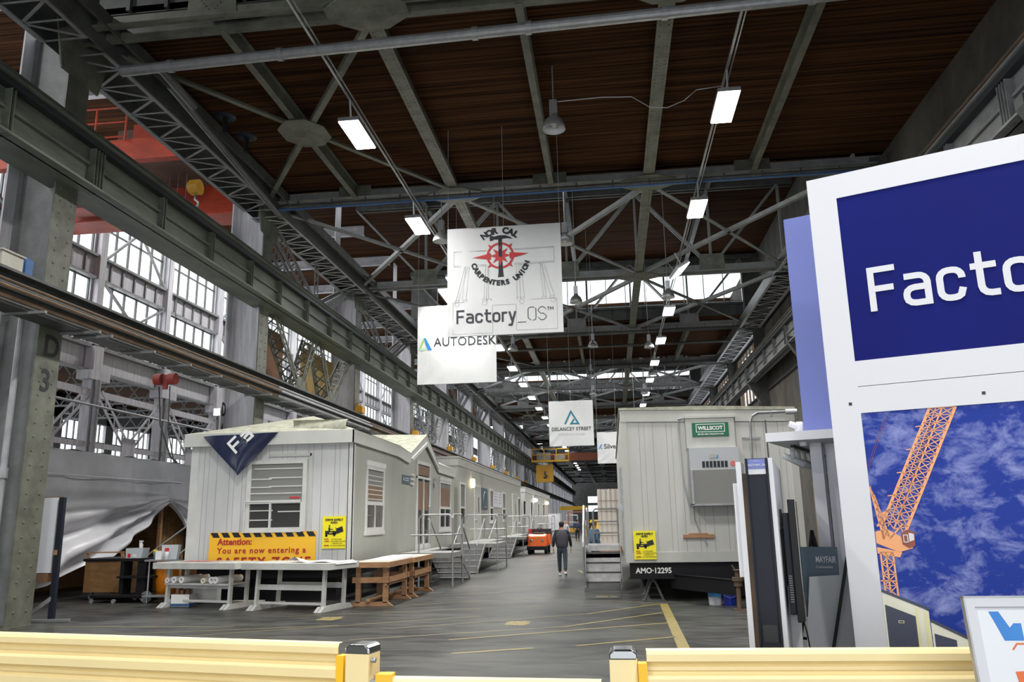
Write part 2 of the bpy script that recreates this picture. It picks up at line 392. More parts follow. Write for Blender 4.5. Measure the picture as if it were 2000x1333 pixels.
def arc_text(txt, size, c, r, u, R, a0, a1, inward=False, bold=0.0):
    """letters along an arc, angles in degrees from +r; inward = baseline outside, tops to the centre"""
    out = MB(); n = len(txt); c = Vector(c); r = Vector(r).normalized(); u = Vector(u).normalized()
    for i, ch in enumerate(txt):
        if ch == ' ': continue
        a = math.radians(a0 + (a1 - a0) * i / (n - 1))
        rad = r * math.cos(a) + u * math.sin(a); tan = r * math.sin(a) - u * math.cos(a)
        if inward: m = text_mb(ch, size, c + rad * R, -tan, -rad, bold, 'CENTER')
        else: m = text_mb(ch, size, c + rad * R, tan, rad, bold, 'CENTER')
        out.add(m.v, m.f)
    return out

def stroke(mb, pts, w, o, r, u, d, closed=False):
    """flat ribbon with mitred corners through 2-D pts"""
    P = [Vector(p) for p in pts]; n = len(P); L = []; Rr = []
    for i in range(n):
        if closed: a = P[i - 1]; b = P[(i + 1) % n]
        else: a = P[i - 1] if i else None; b = P[i + 1] if i < n - 1 else None
        d1 = (P[i] - a).normalized() if a is not None else None; d2 = (b - P[i]).normalized() if b is not None else None
        if d1 is None: d1 = d2
        if d2 is None: d2 = d1
        n1 = Vector((-d1.y, d1.x)); n2 = Vector((-d2.y, d2.x)); m = (n1 + n2)
        m = m.normalized() if m.length > 1e-6 else n1
        k = w / 2 / max(0.35, m.dot(n1)); L.append(P[i] + m * k); Rr.append(P[i] - m * k)
    o = Vector(o); r = Vector(r); u = Vector(u); nn = r.cross(u).normalized() * d
    nn = nn + r.cross(u).normalized() * (0.0006 * (len(mb.f) % 7))
    vs = [o + r * p.x + u * p.y + nn for p in L] + [o + r * p.x + u * p.y + nn for p in Rr]
    fs = [(i, n + i, n + i + 1, i + 1) for i in range(n - 1)]
    if closed: fs.append((n - 1, 2 * n - 1, n, 0))
    mb.add(vs, fs)
def rr(x0, y0, x1, y1, c, start=0, end=None, k=4):
    """rounded rectangle points, counter-clockwise from the right side bottom"""
    pts = []
    for cx, cy, a0 in ((x1 - c, y0 + c, -90), (x1 - c, y1 - c, 0), (x0 + c, y1 - c, 90), (x0 + c, y0 + c, 180)):
        for i in range(k + 1):
            a = math.radians(a0 + 90 * i / k); pts.append((cx + c * math.cos(a), cy + c * math.sin(a)))
    return pts
def square_word(word, x, h, w, sp, wt, o, r, u, d):
    """squared techno lower-case lettering; h = x-height, w = letter width"""
    mb = MB(); c = min(w, h) * 0.30; hw = wt / 2
    def S_(pts, closed=False, x0=0): stroke(mb, [(x0 + p[0], p[1]) for p in pts], wt, o, r, u, d, closed)
    for ch in word:
        if ch == 'F':
            H = h * 1.36; S_([(hw, 0), (hw, H - hw), (w * 1.02, H - hw)], x0=x); S_([(hw, H * 0.50), (w * 0.92, H * 0.50)], x0=x); adv = w * 1.05
        elif ch == 'a':
            q = [(hw + w * 0.05, h - hw)] + rr(hw, hw, w - hw, h - hw, c)[5:10][::-1][4:] 
            pts = [(w * 0.08, h - hw), (w - hw - c, h - hw)] + rr(hw, hw, w - hw, h - hw, c)[5:10][::-1][1:] + [(w - hw, 0)]
            pts = [(w * 0.08, h - hw)] + [(w - hw - c + c * math.sin(math.radians(a)), h - hw - c + c * math.cos(math.radians(a))) for a in (0, 22, 45, 67, 90)] + [(w - hw, 0)]
            S_(pts, x0=x)
            S_([(w - hw, h * 0.56), (hw + c, h * 0.56)] + [(hw + c - c * math.sin(math.radians(a)), h * 0.56 - c * 0.8 + c * 0.8 * math.cos(math.radians(a))) for a in (30, 60, 90)] +
               [(hw + c - c * math.cos(math.radians(a)), hw + c * 0.8 - c * 0.8 * math.sin(math.radians(a))) for a in (0, 30, 60, 90)] + [(w - hw, hw)], x0=x)
            adv = w
        elif ch == 'c':
            p = rr(hw, hw, w - hw, h - hw, c); S_([(w - hw, h * 0.64)] + p[5:] + p[0:3] + [(w - hw, h * 0.36)], x0=x); adv = w
        elif ch == 'o': S_(rr(hw, hw, w - hw, h - hw, c), True, x); adv = w
        elif ch == 't':
            H = h * 1.32
            S_([(w * 0.30, H), (w * 0.30, hw + c)] + [(w * 0.30 + c - c * math.cos(math.radians(a)), hw + c - c * math.sin(math.radians(a))) for a in (30, 60, 90)] + [(w * 0.88, hw)], x0=x)
            S_([(0, h - hw), (w * 0.85, h - hw)], x0=x); adv = w * 0.85
        elif ch == 'r':
            S_([(hw, 0), (hw, h)], x0=x)
            S_([(hw, h * 0.7)] + [(hw + c - c * math.cos(math.radians(a)), h - hw - c + c * math.sin(math.radians(a))) for a in (30, 60, 90)] + [(w * 0.70, h - hw)], x0=x); adv = w * 0.68
        elif ch == 'y':
            S_([(hw, h), (hw + w * 0.33, 0.08 * h)], x0=x); S_([(w - hw, h), (w * 0.40, -h * 0.33), (0, -h * 0.33)], x0=x); adv = w
        elif ch == 'O':
            H = h * 1.36; p = rr(hw, hw, w - hw, H - hw, c); S_(p[8:16] + [(w * 0.40, hw)], x0=x); S_([(w * 0.60, hw)] + p[1:8] , x0=x); adv = w
        elif ch == 'S':
            H = h * 1.36
            S_([(w - hw, H * 0.80), (w - hw, H - hw - c), (w - hw - c, H - hw), (hw + c, H - hw), (hw, H - hw - c), (hw, H * 0.5 + c), (hw + c, H * 0.5),
                (w - hw - c, H * 0.5), (w - hw, H * 0.5 - c), (w - hw, hw + c), (w - hw - c, hw), (hw + c, hw), (hw, hw + c), (hw, H * 0.2)], x0=x); adv = w
        elif ch == '_': S_([(0, -h * 0.12), (w, -h * 0.12)], x0=x); adv = w
        else: adv = w * 0.5
        x += adv + sp
    return mb, x
# ================================================================== SETTING
fl = struct('floor', MB().quad((-34, -8, 0), (XR + 0.4, -8, 0), (XR + 0.4, 250, 0), (-34, 250, 0)), M['floor'], loc=(0, 0, 0))
YE = T[-1]
# painted lines are part of the floor
def line(p, q, w, m='paintfade'):
    p = Vector((*p, 0.003)); q = Vector((*q, 0.003)); d = (q - p).normalized(); s_ = Vector((-d.y, d.x, 0)) * w / 2
    return MB().add([p - s_, q - s_, q + s_, p + s_], [(0, 1, 2, 3)])
for a, b, w, m in [((1.02, 18.15), (0.92, 11.6), 0.17, 'paintyel'), ((-0.55, 16.3), (0.93, 18.1), 0.07, 'paintyel'), ((-3.9, 14.2), (-0.55, 16.3), 0.06, 'paintfade'),
                   ((-0.9, 14.4), (0.92, 16.5), 0.07, 'paintyel'), ((-4.2, 12.9), (-0.9, 14.4), 0.06, 'paintfade'), ((-2.6, 12.9), (0.9, 14.9), 0.07, 'paintyel'),
                   ((-2.3, 11.6), (-1.2, 12.1), 0.09, 'paintyel'), ((-0.6, 12.3), (0.88, 13.2), 0.07, 'paintyel'), ((-4.5, 18.2), (-0.9, 20.0), 0.06, 'paintfade'),
                   ((-4.6, 20.4), (-0.9, 22.0), 0.06, 'paintfade'), ((-4.4, 22.6), (-1.0, 24.2), 0.06, 'paintfade'), ((-3.0, 25.55), (-2.55, 25.7), 0.14, 'paintfade'),
                   ((-1.27, 29.8), (-1.04, 28.4), 0.16, 'paintyel'), ((-7.9, 12.9), (-2.6, 16.0), 0.06, 'paintfade'), ((-10.6, 14.6), (-6.9, 14.5), 0.07, 'paintfade'),
                   ((-9.6, 13.2), (-5.0, 14.7), 0.06, 'paintfade'), ((-6.5, 16.1), (-1.2, 17.9), 0.05, 'paintfade'), ((1.0, 18.15), (-0.9, 19.3), 0.06, 'paintfade')]:
    obj('painted_line', line(a, b, w), M[m], fl)
for cx, cy in ((-1.75, 14.9), (-5.5, 15.7)):
    mb = MB()
    for k in range(9):
        a = k * 0.7; rr_ = 0.22 + 0.05 * (k % 2)
        mb.add([(cx, cy, 0.004), (cx + rr_ * math.cos(a), cy + rr_ * 1.3 * math.sin(a), 0.004), (cx + rr_ * math.cos(a + 0.6), cy + rr_ * 1.3 * math.sin(a + 0.6), 0.004)], [(0, 1, 2)])
    obj('painted_spot', mb, M['paintyel'], fl)

# roof decks
def deck(x0, x1, y0, y1, z): struct('ceiling', MB().box((x0, y0, z), (x1, y1, z + 0.15)), M['deck'])
LOW = [(-6.5, -6.0)] + [(T[i], T[i + 1]) for i in range(2, len(T) - 1, 3)]
deck(XL, XR, -8, T[2] + 0.1, ZH)
for i in range(2, len(T) - 1):
    k = (i - 2) % 3
    if k == 0: deck(XL, XR, T[i] - 0.05, T[i + 1] + 0.15, ZL)
    elif k == 1: deck(XL, XR, T[i] - 0.15, T[min(i + 2, len(T) - 1)] + 0.1, ZH)
deck(-21, XL - 0.1, -8, 130, 17.0)
deck(-33, -20.6, -8, 130, 9.6)

# monitor end walls, windows with their mullions and panes
wn = 0
def monitor(y, face):
    """transverse clerestory; face -1 looks at the camera"""
    global wn; wn += 1
    mb = MB(); mb.box((XL, y - 0.06, ZL), (XR, y + 0.06, 13.24)); mb.box((XL, y - 0.06, 15.1), (XR, y + 0.06, ZH + 0.1))
    mb.box((XL, y - 0.06, 13.24), (-9.5, y + 0.06, 15.1)); mb.box((7.8, y - 0.06, 13.24), (XR, y + 0.06, 15.1))
    if face < 0:
        x = XL + 0.4
        while x < XR: mb.box((x - 0.03, y - 0.16, ZL), (x + 0.03, y - 0.06, 13.2)); x += 0.85
        mb.box((XL, y - 0.2, 13.18), (XR, y - 0.06, 13.3)); mb.box((XL, y - 0.2, 15.1), (XR, y - 0.06, 15.2))
    struct('wall_monitor', mb, M['steel'])
    wf = MB(); x = -9.5; k = 0
    while x < 7.8:
        wf.box((x - (0.05 if k % 4 == 0 else 0.02), y - 0.05, 13.24), (x + (0.05 if k % 4 == 0 else 0.02), y + 0.02, 15.1)); x += 1.08; k += 1
    wf.box((-9.5, y - 0.04, 13.40), (7.8, y, 13.43)); wf.box((-9.5, y - 0.04, 15.02), (7.8, y, 15.1))
    w = struct('window_%d' % wn, wf, M['steel'])
    obj('pane', MB().quad((-9.5, y + 0.03, 13.24), (7.8, y + 0.03, 13.24), (7.8, y + 0.03, 15.1), (-9.5, y + 0.03, 15.1)), M['pane'], w)
for i in range(5, len(T) - 1, 3): monitor(T[i] + 0.12, -1)
for i in range(3, len(T) - 1, 3): monitor(T[i] - 0.02, 1)
monitor(T[2] + 0.0, 1) if False else None
# the wall over the first chord ahead of the camera: high deck behind, low deck ahead
mbw = MB().box((XL, T[2] - 0.05, ZL - 0.02), (XR, T[2] + 0.08, ZH))
x = XL + 0.5
while x < XR: mbw.box((x - 0.04, T[2] - 0.14, ZL), (x + 0.04, T[2] - 0.05, 13.2)); x += 0.85
mbw.box((XL, T[2] - 0.2, 13.1), (XR, T[2] - 0.05, 13.25))
struct('wall_monitor', mbw, M['steel'])

# left aisle window wall, X = -20
def wall_windows(x, ys, z0, z1, bands, name, fm, mull=0.83, xr=1):
    """window bays between columns; bands = list of (z0,z1) of glass"""
    global wn
    for y0, y1 in zip(ys[:-1], ys[1:]):
        for b0, b1 in bands:
            wn += 1; wf = MB(); a, b = y0 + 0.32, y1 - 0.32
            n = max(2, round((b - a) / mull)); 
            for k in range(n + 1):
                y = a + (b - a) * k / n; wf.box((x - 0.04, y - 0.035, b0), (x + 0.04, y + 0.035, b1))
            m_ = max(1, round((b1 - b0) / 1.25))
            for k in range(m_ + 1):
                z = b0 + (b1 - b0) * k / m_; wf.box((x - 0.03, a, z - 0.035), (x + 0.03, b, z + 0.035))
            w = struct('window_%d' % wn, wf, fm)
            obj('pane', MB().quad((x - 0.05, a, b0), (x - 0.05, b, b0), (x - 0.05, b, b1), (x - 0.05, a, b1)), M['pane'], w)
ysl = [3.5 + 4.95 * k for k in range(26)]
mb = MB()
for z0, z1 in ((7.75, 8.75), (11.5, 12.35), (16.3, 17.1)): mb.box((-20.15, -8, z0), (-20.0, 130, z1))
for y in ysl: mb.box((-20.18, y - 0.32, 8.7), (-19.98, y + 0.32, 17))
mb.box((-20.15, -8, 8.7), (-20.0, 3.5, 17)); mb.box((-20.15, 127, 0), (-20.0, 130, 17))
struct('wall_left', mb, M['white'])
mb = MB()
for y in ysl[:-1]:
    for k in range(1, 6): mb.box((-20.0, y + 0.83 * k - 0.04, 11.5), (-19.93, y + 0.83 * k + 0.04, 12.35))
mb.box((-20, -8, 11.42), (-19.8, 127, 11.52)); mb.box((-20, -8, 12.33), (-19.8, 127, 12.43)); mb.box((-20, -8, 8.65), (-19.75, 127, 8.8))
mb.box((-20, -8, 7.7), (-19.7, 127, 7.78))
struct('trim_1', mb, M['grey'])
wall_windows(-20.08, ysl[:22], 0, 0, [(8.8, 11.42), (12.43, 16.3)], 'left', M['steel'])
# far aisle wall, X = -32
mb = MB()
for y in ysl: mb.box((-32.2, y - 0.4, 0), (-32.0, y + 0.4, 9.6))
mb.box((-32.2, -8, 0), (-32.0, 130, 3.0)); mb.box((-32.2, -8, 5.4), (-32.0, 130, 5.9)); mb.box((-32.2, -8, 8.2), (-32.0, 130, 9.6))
struct('wall_far_left', mb, M['grey'])
wall_windows(-32.1, ysl[:22], 0, 0, [(3.0, 5.4), (5.9, 8.2)], 'far', M['steel'], 0.6)

# right wall: concrete with pilasters, glazed from the fourth bay on
mb = MB(); y_w = 45.0
mb.box((XR, -8, 0), (XR + 0.3, y_w, ZH + 0.2))
mb.box((XR, y_w, 0), (XR + 0.3, 250, 8.4)); mb.box((XR, y_w, 11.6), (XR + 0.3, 250, ZH + 0.2)); mb.box((XR, 130, 8.4), (XR + 0.3, 250, 11.6))
for y in T[6:]:
    mb.box((XR - 0.02, y - 0.9, 8.4), (XR + 0.3, y + 0.9, 11.6))
struct('wall_right', mb, M['concrete'])
mb = MB()
for z in (8.3, 11.0, 13.6): mb.box((XR - 0.12, -8, z), (XR, 250, z + 0.08))
struct('trim_2', mb, M['steel'])
yr = [45.0 + 0.0] + [T[i] for i in range(6, 15)]
for y0, y1 in zip(yr[:-1], yr[1:]):
    wn += 1; wf = MB(); a = y0 + 0.9; b = y1 - 0.9; n = max(3, int((b - a) / 1.1))
    for k in range(n + 1):
        y = a + (b - a) * k / n; wf.box((XR, y - 0.07, 8.4), (XR + 0.1, y + 0.07, 11.6))
    wf.box((XR, a, 9.95), (XR + 0.1, b, 10.05))
    w = struct('window_%d' % wn, wf, M['rust'])
    obj('pane', MB().quad((XR + 0.12, a, 8.4), (XR + 0.12, b, 8.4), (XR + 0.12, b, 11.6), (XR + 0.12, a, 11.6)), M['pane'], w)
# end wall and entrance wall
mb = MB().box((-33, 249, 0), (XR + 0.3, 249.3, 4)); mb.box((-33, 249, 8.5), (XR + 0.3, 249.3, 17)); mb.box((-33, 249, 4), (-7, 249.3, 8.5)); mb.box((-2, 249, 4), (XR + 0.3, 249.3, 8.5)); mb.box((-7, 249, 5.8), (-2, 249.3, 6.6))
struct('wall_end', mb, M['steel'])
mb = MB().box((-33, -8.3, 0), (-9, -8, 17)); mb.box((7, -8.3, 0), (XR + 0.3, -8, 17)); mb.box((-9, -8.3, 7.2), (7, -8, 17))
struct('wall_entrance', mb, M['grey'])

# ================================================================== STEELWORK
def column_mbs(y, big=False):
    """H section: flange facing the nave (x=-11), web, outer flange (x=-12.15)"""
    nav = MB().box((XL - 0.04, y - 0.34, 0), (XL, y + 0.34, 12.3)); web = MB().box((XL - 1.1, y - 0.02, 0), (XL - 0.04, y + 0.02, 12.3))
    out = MB().box((XL - 1.15, y - 0.34, 0), (XL - 1.11, y + 0.34, 16.8))
    return nav, web, out
ncol = 0
for i in range(2, len(T) - 1):
    y = T[i] + (0.42 if i == 2 else 0.7 if i < 5 else 0.6); n = i - 2
    near = i <= 5
    lab = ('riveted dark green steel column stencilled D 3, nearest on the left' if n == 0 else
           'whitewashed riveted steel column stencilled D 4, behind the small white cabin' if n == 1 else
           'whitewashed steel column of the left row, %s beyond the one stencilled D 4' % ORD[n - 2])
    c = thing('steel_column', lab, 'column', (XL - 0.6, y, 0), 'steel columns of the left row')
    nav, web, out = column_mbs(y)
    if near:
        z = 0.3
        while z < 12:
            for s in (-0.17, 0.17): nav.rivet((XL, y + s, z), (1, 0, 0), 0.026)
            z += 0.27 if i < 4 else 0.4
        z = 0.5
        while z < 12:
            web.bar((XL - 0.16, y - 0.03, z), (XL - 0.16, y - 0.05, z), 0.04, 0.04); z += 0.9
        web.bar((XL - 0.1, y - 0.03, 0), (XL - 0.1, y - 0.03, 12.3), 0.14, 0.02, (0, 1, 0)); web.bar((XL - 1.05, y - 0.03, 0), (XL - 1.05, y - 0.03, 12.3), 0.12, 0.02, (0, 1, 0))
    obj('nave_flange', nav, M['olive'] if i < 6 else M['pale'], c); obj('web', web, M['white'] if n else M['grey'], c); obj('outer_flange', out, M['white'], c)
    obj('base_plate', MB().box((XL - 1.3, y - 0.38, 0), (XL + 0.06, y + 0.38, 0.05)), M['olive'], c)
    if near:
        obj('cap_plate', MB().prism([(XL + 0.03, y - 0.6, 11.2), (XL + 0.03, y + 0.6, 11.2), (XL + 0.03, y + 0.9, 12.3), (XL + 0.03, y - 0.9, 12.3)], (-0.04, 0, 0)), M['olive'], c)
    if n == 0:
        obj('lettering', join(text_mb('D', 0.62, (XL + 0.005, y - 0.17, 5.15), (0, 1, 0), (0, 0, 1), 0.012), text_mb('3', 0.62, (XL + 0.005, y - 0.17, 4.45), (0, 1, 0), (0, 0, 1), 0.012)), M['ink'], c)
        pp = MB().cyl((XL - 0.45, y - 0.28, 0), (XL - 0.45, y - 0.28, 6.3), 0.06); pp.cyl((XL - 0.45, y - 0.28, 2.75), (XL - 0.45, y - 0.28, 2.95), 0.09)
        obj('downpipe', pp, M['pale'], c)
    if n == 1:
        obj('lettering', join(text_mb('D', 0.60, (XL - 1.10, y - 0.33, 5.2), (0, 1, 0), (0, 0, 1), 0.012, xs=0.62), text_mb('4', 0.60, (XL - 1.10, y - 0.33, 4.55), (0, 1, 0), (0, 0, 1), 0.012, xs=0.62)), M['ink'], c)

# right wall columns
for i in range(2, len(T) - 1):
    y = T[i]; n = i - 2
    c = thing('wall_column', 'dark steel wall column carrying the right crane runway, %s one from the camera' % ORD[n], 'column', (XR - 0.3, y, 0), 'steel columns along the right wall')
    obj('shaft', MB().ibeam((XR - 0.25, y, 0), (XR - 0.25, y, 12.2), 0.5, 0.5, 0.04, (0, 1, 0)), M['steel'], c)
    br = MB().prism([(XR - 0.45, y - 0.15, 9.0), (XR - 1.1, y - 0.15, 9.0), (XR - 1.1, y - 0.15, 8.8), (XR - 0.45, y - 0.15, 7.7)], (0, 0.3, 0))
    obj('bracket', br, M['steel'], c)

# crane runway girders (plate girders with stiffeners, one per bay)
def runway(i, x, side):
    y0, y1 = T[i] + 0.7, T[i + 1] + 0.7; n = i - 2
    w = 'left' if side > 0 else 'right'
    c = thing('crane_runway_girder', ('mossy green girder under the %s crane rail, ' % w if side > 0 else 'grey girder of the %s crane runway, ' % w) +
              ('bay nearest the camera' if n < 0 else ORD[n] + ' full bay from the camera'), 'girder', (x, y0, 8.7), '%s crane runway girders' % w)
    z0, z1 = 8.75, 9.85
    mm = M['green'] if side > 0 else M['grey']
    m = MB().box((x - 0.26, y0, z1 - 0.05), (x + 0.26, y1, z1)); m.box((x - 0.02, y0, z0), (x + 0.02, y1, z1)); m.box((x - 0.22, y0, z0), (x + 0.22, y1, z0 + 0.05))
    m.box((x - 0.05 , y0, z0 + 0.5), (x + side * 0.09, y1, z0 + 0.56))
    m.box((x - 0.75, y0, z0 + 0.02), (x - 0.2, y1, z0 + 0.04)) if side > 0 else None
    k = y0 + 0.05
    while k < y1:
        for s in (-1, 1): m.box((x + s * 0.02, k - 0.05, z0), (x + s * 0.17, k - 0.03, z1)); m.box((x + s * 0.02, k + 0.05, z0), (x + s * 0.17, k + 0.07, z1))
        if n < 3:
            for zz in range(5):
                for dy in (-0.11, 0.13): m.rivet((x + side * 0.02, k + dy, z0 + 0.15 + zz * 0.2), (side, 0, 0), 0.02)
        k += 2.45
    obj('plate_girder', m, mm, c)
    obj('conductor_bar', MB().box((x + side * 0.04, y0, z1 - 0.20), (x + side * 0.21, y1, z1 - 0.06)), M['ink'], c)  # black strip standing for the shadow under the top flange
    obj('rail', MB().box((x - 0.04, y0, z1 + 0.03), (x + 0.04, y1, z1 + 0.14)).box((x - 0.32, y0, z1), (x + 0.32, y1, z1 + 0.03)), M['rust'] if side < 0 else M['steel'], c)
    if side > 0: obj('edge_timber', MB().box((x - 0.55, y0, z1 + 0.0), (x - 0.34, y1, z1 + 0.12)), M['rust'], c)
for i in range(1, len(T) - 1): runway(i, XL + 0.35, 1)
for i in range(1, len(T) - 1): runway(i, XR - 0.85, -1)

# lower longitudinal service girder with its pipes
for i in range(1, len(T) - 1):
    y0, y1 = T[i] + 0.7, T[i + 1] + 0.7; n = i - 2; x = XL + 0.25
    c = thing('service_girder', 'dark rusty lower girder with pipes along the left columns, ' + ('bay nearest the camera' if n < 0 else ORD[n] + ' full bay from the camera'), 'girder', (x, y0, 5.7), 'lower service girders')
    m = MB().box((x - 0.22, y0, 6.35), (x + 0.22, y1, 6.4)); m.box((x - 0.02, y0, 5.75), (x + 0.02, y1, 6.4)); m.box((x - 0.2, y0, 5.7), (x + 0.3, y1, 5.75))
    m.box((x + 0.1, y0, 6.1), (x + 0.2, y1, 6.16))
    obj('beam', m, M['steel'], c)
    for dx, z, r in ((0.34, 5.82, 0.05), (0.46, 5.95, 0.035), (0.36, 6.1, 0.03)): obj('pipe', MB().cyl((x + dx, y0, z), (x + dx, y1, z), r, n=6), M['rust'] if n != 1 else M['alu'], c)
    k = y0 + 0.4
    while k < y1: obj('hanger', MB().bar((x - 0.25, k, 5.68), (x + 0.62, k, 5.68), 0.06, 0.05), M['grey'], c); k += 1.6

# latticed frame panels between runway and service girder
for i in (3, 5, 6, 8, 9, 11, 12, 14):
    y0, y1 = T[i] + 1.2, T[i + 1] + 0.3
    lab = 'olive riveted lattice frame between the upper and lower left girders, %s one from the camera' % ORD[[3, 5, 6, 8, 9, 11, 12, 14].index(i)]
    c = thing('lattice_frame', lab, 'steel frame', (XL, y0, 6.4), 'lattice frames of the left row')
    k = [y0 + (y1 - y0) * t for t in (0.06, 0.32, 0.5, 0.68, 0.94)]
    for a, b in ((k[0], k[1]), (k[2] - 0.3, k[1]), (k[2] + 0.3, k[3]), (k[4], k[3])):
        m = MB(); m.laced((XL - 0.02, a, 8.7), (XL - 0.02, b, 6.5), (0, 1, 0.0), 0.0 + 0.32, 0.3, 0.1, 0.05)
        m.laced((XL - 0.5, a, 8.7), (XL - 0.5, b, 6.5), (0, 1, 0.0), 0.32, 0.3, 0.1, 0.05)
        m.laced((XL - 0.26, a - 0.1, 8.7), (XL - 0.26, b - 0.1, 6.5), (1, 0, 0), 0.48, 0.4, 0.06, 0.05, True)
        obj('lattice_leg', m, M['olive'] if i < 5 else M['grey'], c)
    obj('gusset', MB().prism([(XL + 0.0, k[1] - 0.6, 6.45), (XL, k[1] + 0.6, 6.45), (XL, k[1] + 0.25, 7.0), (XL, k[1] - 0.25, 7.0)], (-0.02, 0, 0)).prism([(XL, k[3] - 0.6, 6.45), (XL, k[3] + 0.6, 6.45), (XL, k[3] + 0.25, 7.0), (XL, k[3] - 0.25, 7.0)], (-0.02, 0, 0)), M['olive'] if i < 5 else M['pale'], c)
    if i == 3:
        for a, b in ((y0 + 0.3, y0 + 3.3), (y0 + 5.2, y1 - 0.2)): tag(obj('plywood_sheet', MB().box((XL - 1.0, a, 6.5), (XL - 0.93, b, 8.7)), M['yelbr'] if a > y0 + 1 else M['brown']), 'tan board behind the lattice frame, ' + ('nearer to the camera' if a < y0 + 1 else 'farther from the camera'), 'board', 'boards behind the lattice frame')

# yellow crane stop boxes on the columns
for i in (4, 5, 6, 7, 8, 9, 10, 11):
    y = T[i] + 0.6
    m = MB().box((XL + 0.02, y - 0.25, 6.52), (XL + 0.36, y + 0.2, 6.78)); m.box((XL + 0.06, y - 0.2, 6.78), (XL + 0.3, y + 0.15, 6.84)); m.bar((XL + 0.06, y, 6.84), (XL + 0.06, y, 7.0), 0.04, 0.08)
    tag(obj('equipment_box', m, M['craneyel']), 'small yellow steel box bracketed to a left-row column, %s one from the camera' % ORD[i - 4], 'box', 'yellow boxes on the left columns')

# eave struts: laced boxes along both column rows
def strut(x, i, side):
    y0, y1 = T[i], T[i + 1]; n = i - 2
    c = thing('eave_strut', 'laced steel strut along the top of the %s columns, ' % side + ('bay nearest the camera' if n < 0 else ORD[n] + ' bay from the camera'), 'strut', (x, y0, 11.7), 'laced struts over the %s columns' % side)
    m = MB()
    m.laced((x, y0 + 0.3, 11.75), (x, y1 - 0.3, 11.75), (1, 0, 0), 1.0, 0.6, 0.12, 0.065)
    k_ = max(2, int((y1 - y0 - 0.6) / 0.6))
    for q in range(k_ + 1): yy = y0 + 0.3 + (y1 - y0 - 0.6) * q / k_; m.bar((x - 0.5, yy, 11.75), (x + 0.5, yy, 11.75), 0.05, 0.012)
    obj('laced_chord', m, M['grey'] if n < 1 else M['pale'], c)
    e = MB().box((x + 0.56, y0, 11.7), (x + 0.60, y1, 12.3)).box((x - 0.55, y0, 12.2), (x + 0.95, y1, 12.25)).box((x + 0.9, y0, 11.95), (x + 0.94, y1, 12.2)).box((x - 0.55, y0, 11.8), (x - 0.52, y1, 12.2))
    obj('edge_beam', e, M['steel'], c)
    return c
struts = {}
for i in range(1, len(T) - 1): struts[i] = strut(XL + 0.12, i, 'left')
for i in range(3, len(T) - 1): strut(XR - 0.75, i, 'right')

# vertical bracing in the left column line between the strut and the runway
for i in (3, 4, 6, 7, 9, 10, 12):
    y0, y1 = T[i] + 1.0, T[i + 1]; ym = (y0 + y1) / 2; n = [3, 4, 6, 7, 9, 10, 12].index(i)
    c = struts[i]
    for a, b in (((XL - 0.1, y0, 11.9), (XL - 0.1, ym, 10.0)), ((XL - 0.1, y1, 11.9), (XL - 0.1, ym + 0.4, 10.0))):
        m = MB(); m.laced(a, b, (0, 0.4, 0.6), 0.5, 0.3, 0.12, 0.05, True); m.laced((a[0] - 0.45, a[1], a[2]), (b[0] - 0.45, b[1], b[2]), (0, 0.4, 0.6), 0.5, 0.3, 0.12, 0.05, True)
        obj('brace', m, M['grey'], c)
    obj('hanger', MB().laced((XL - 0.1, ym, 12), (XL - 0.1, ym, 10), (0, 1, 0), 0.35, 0.3, 0.08, 0.04, True), M['grey'], c)

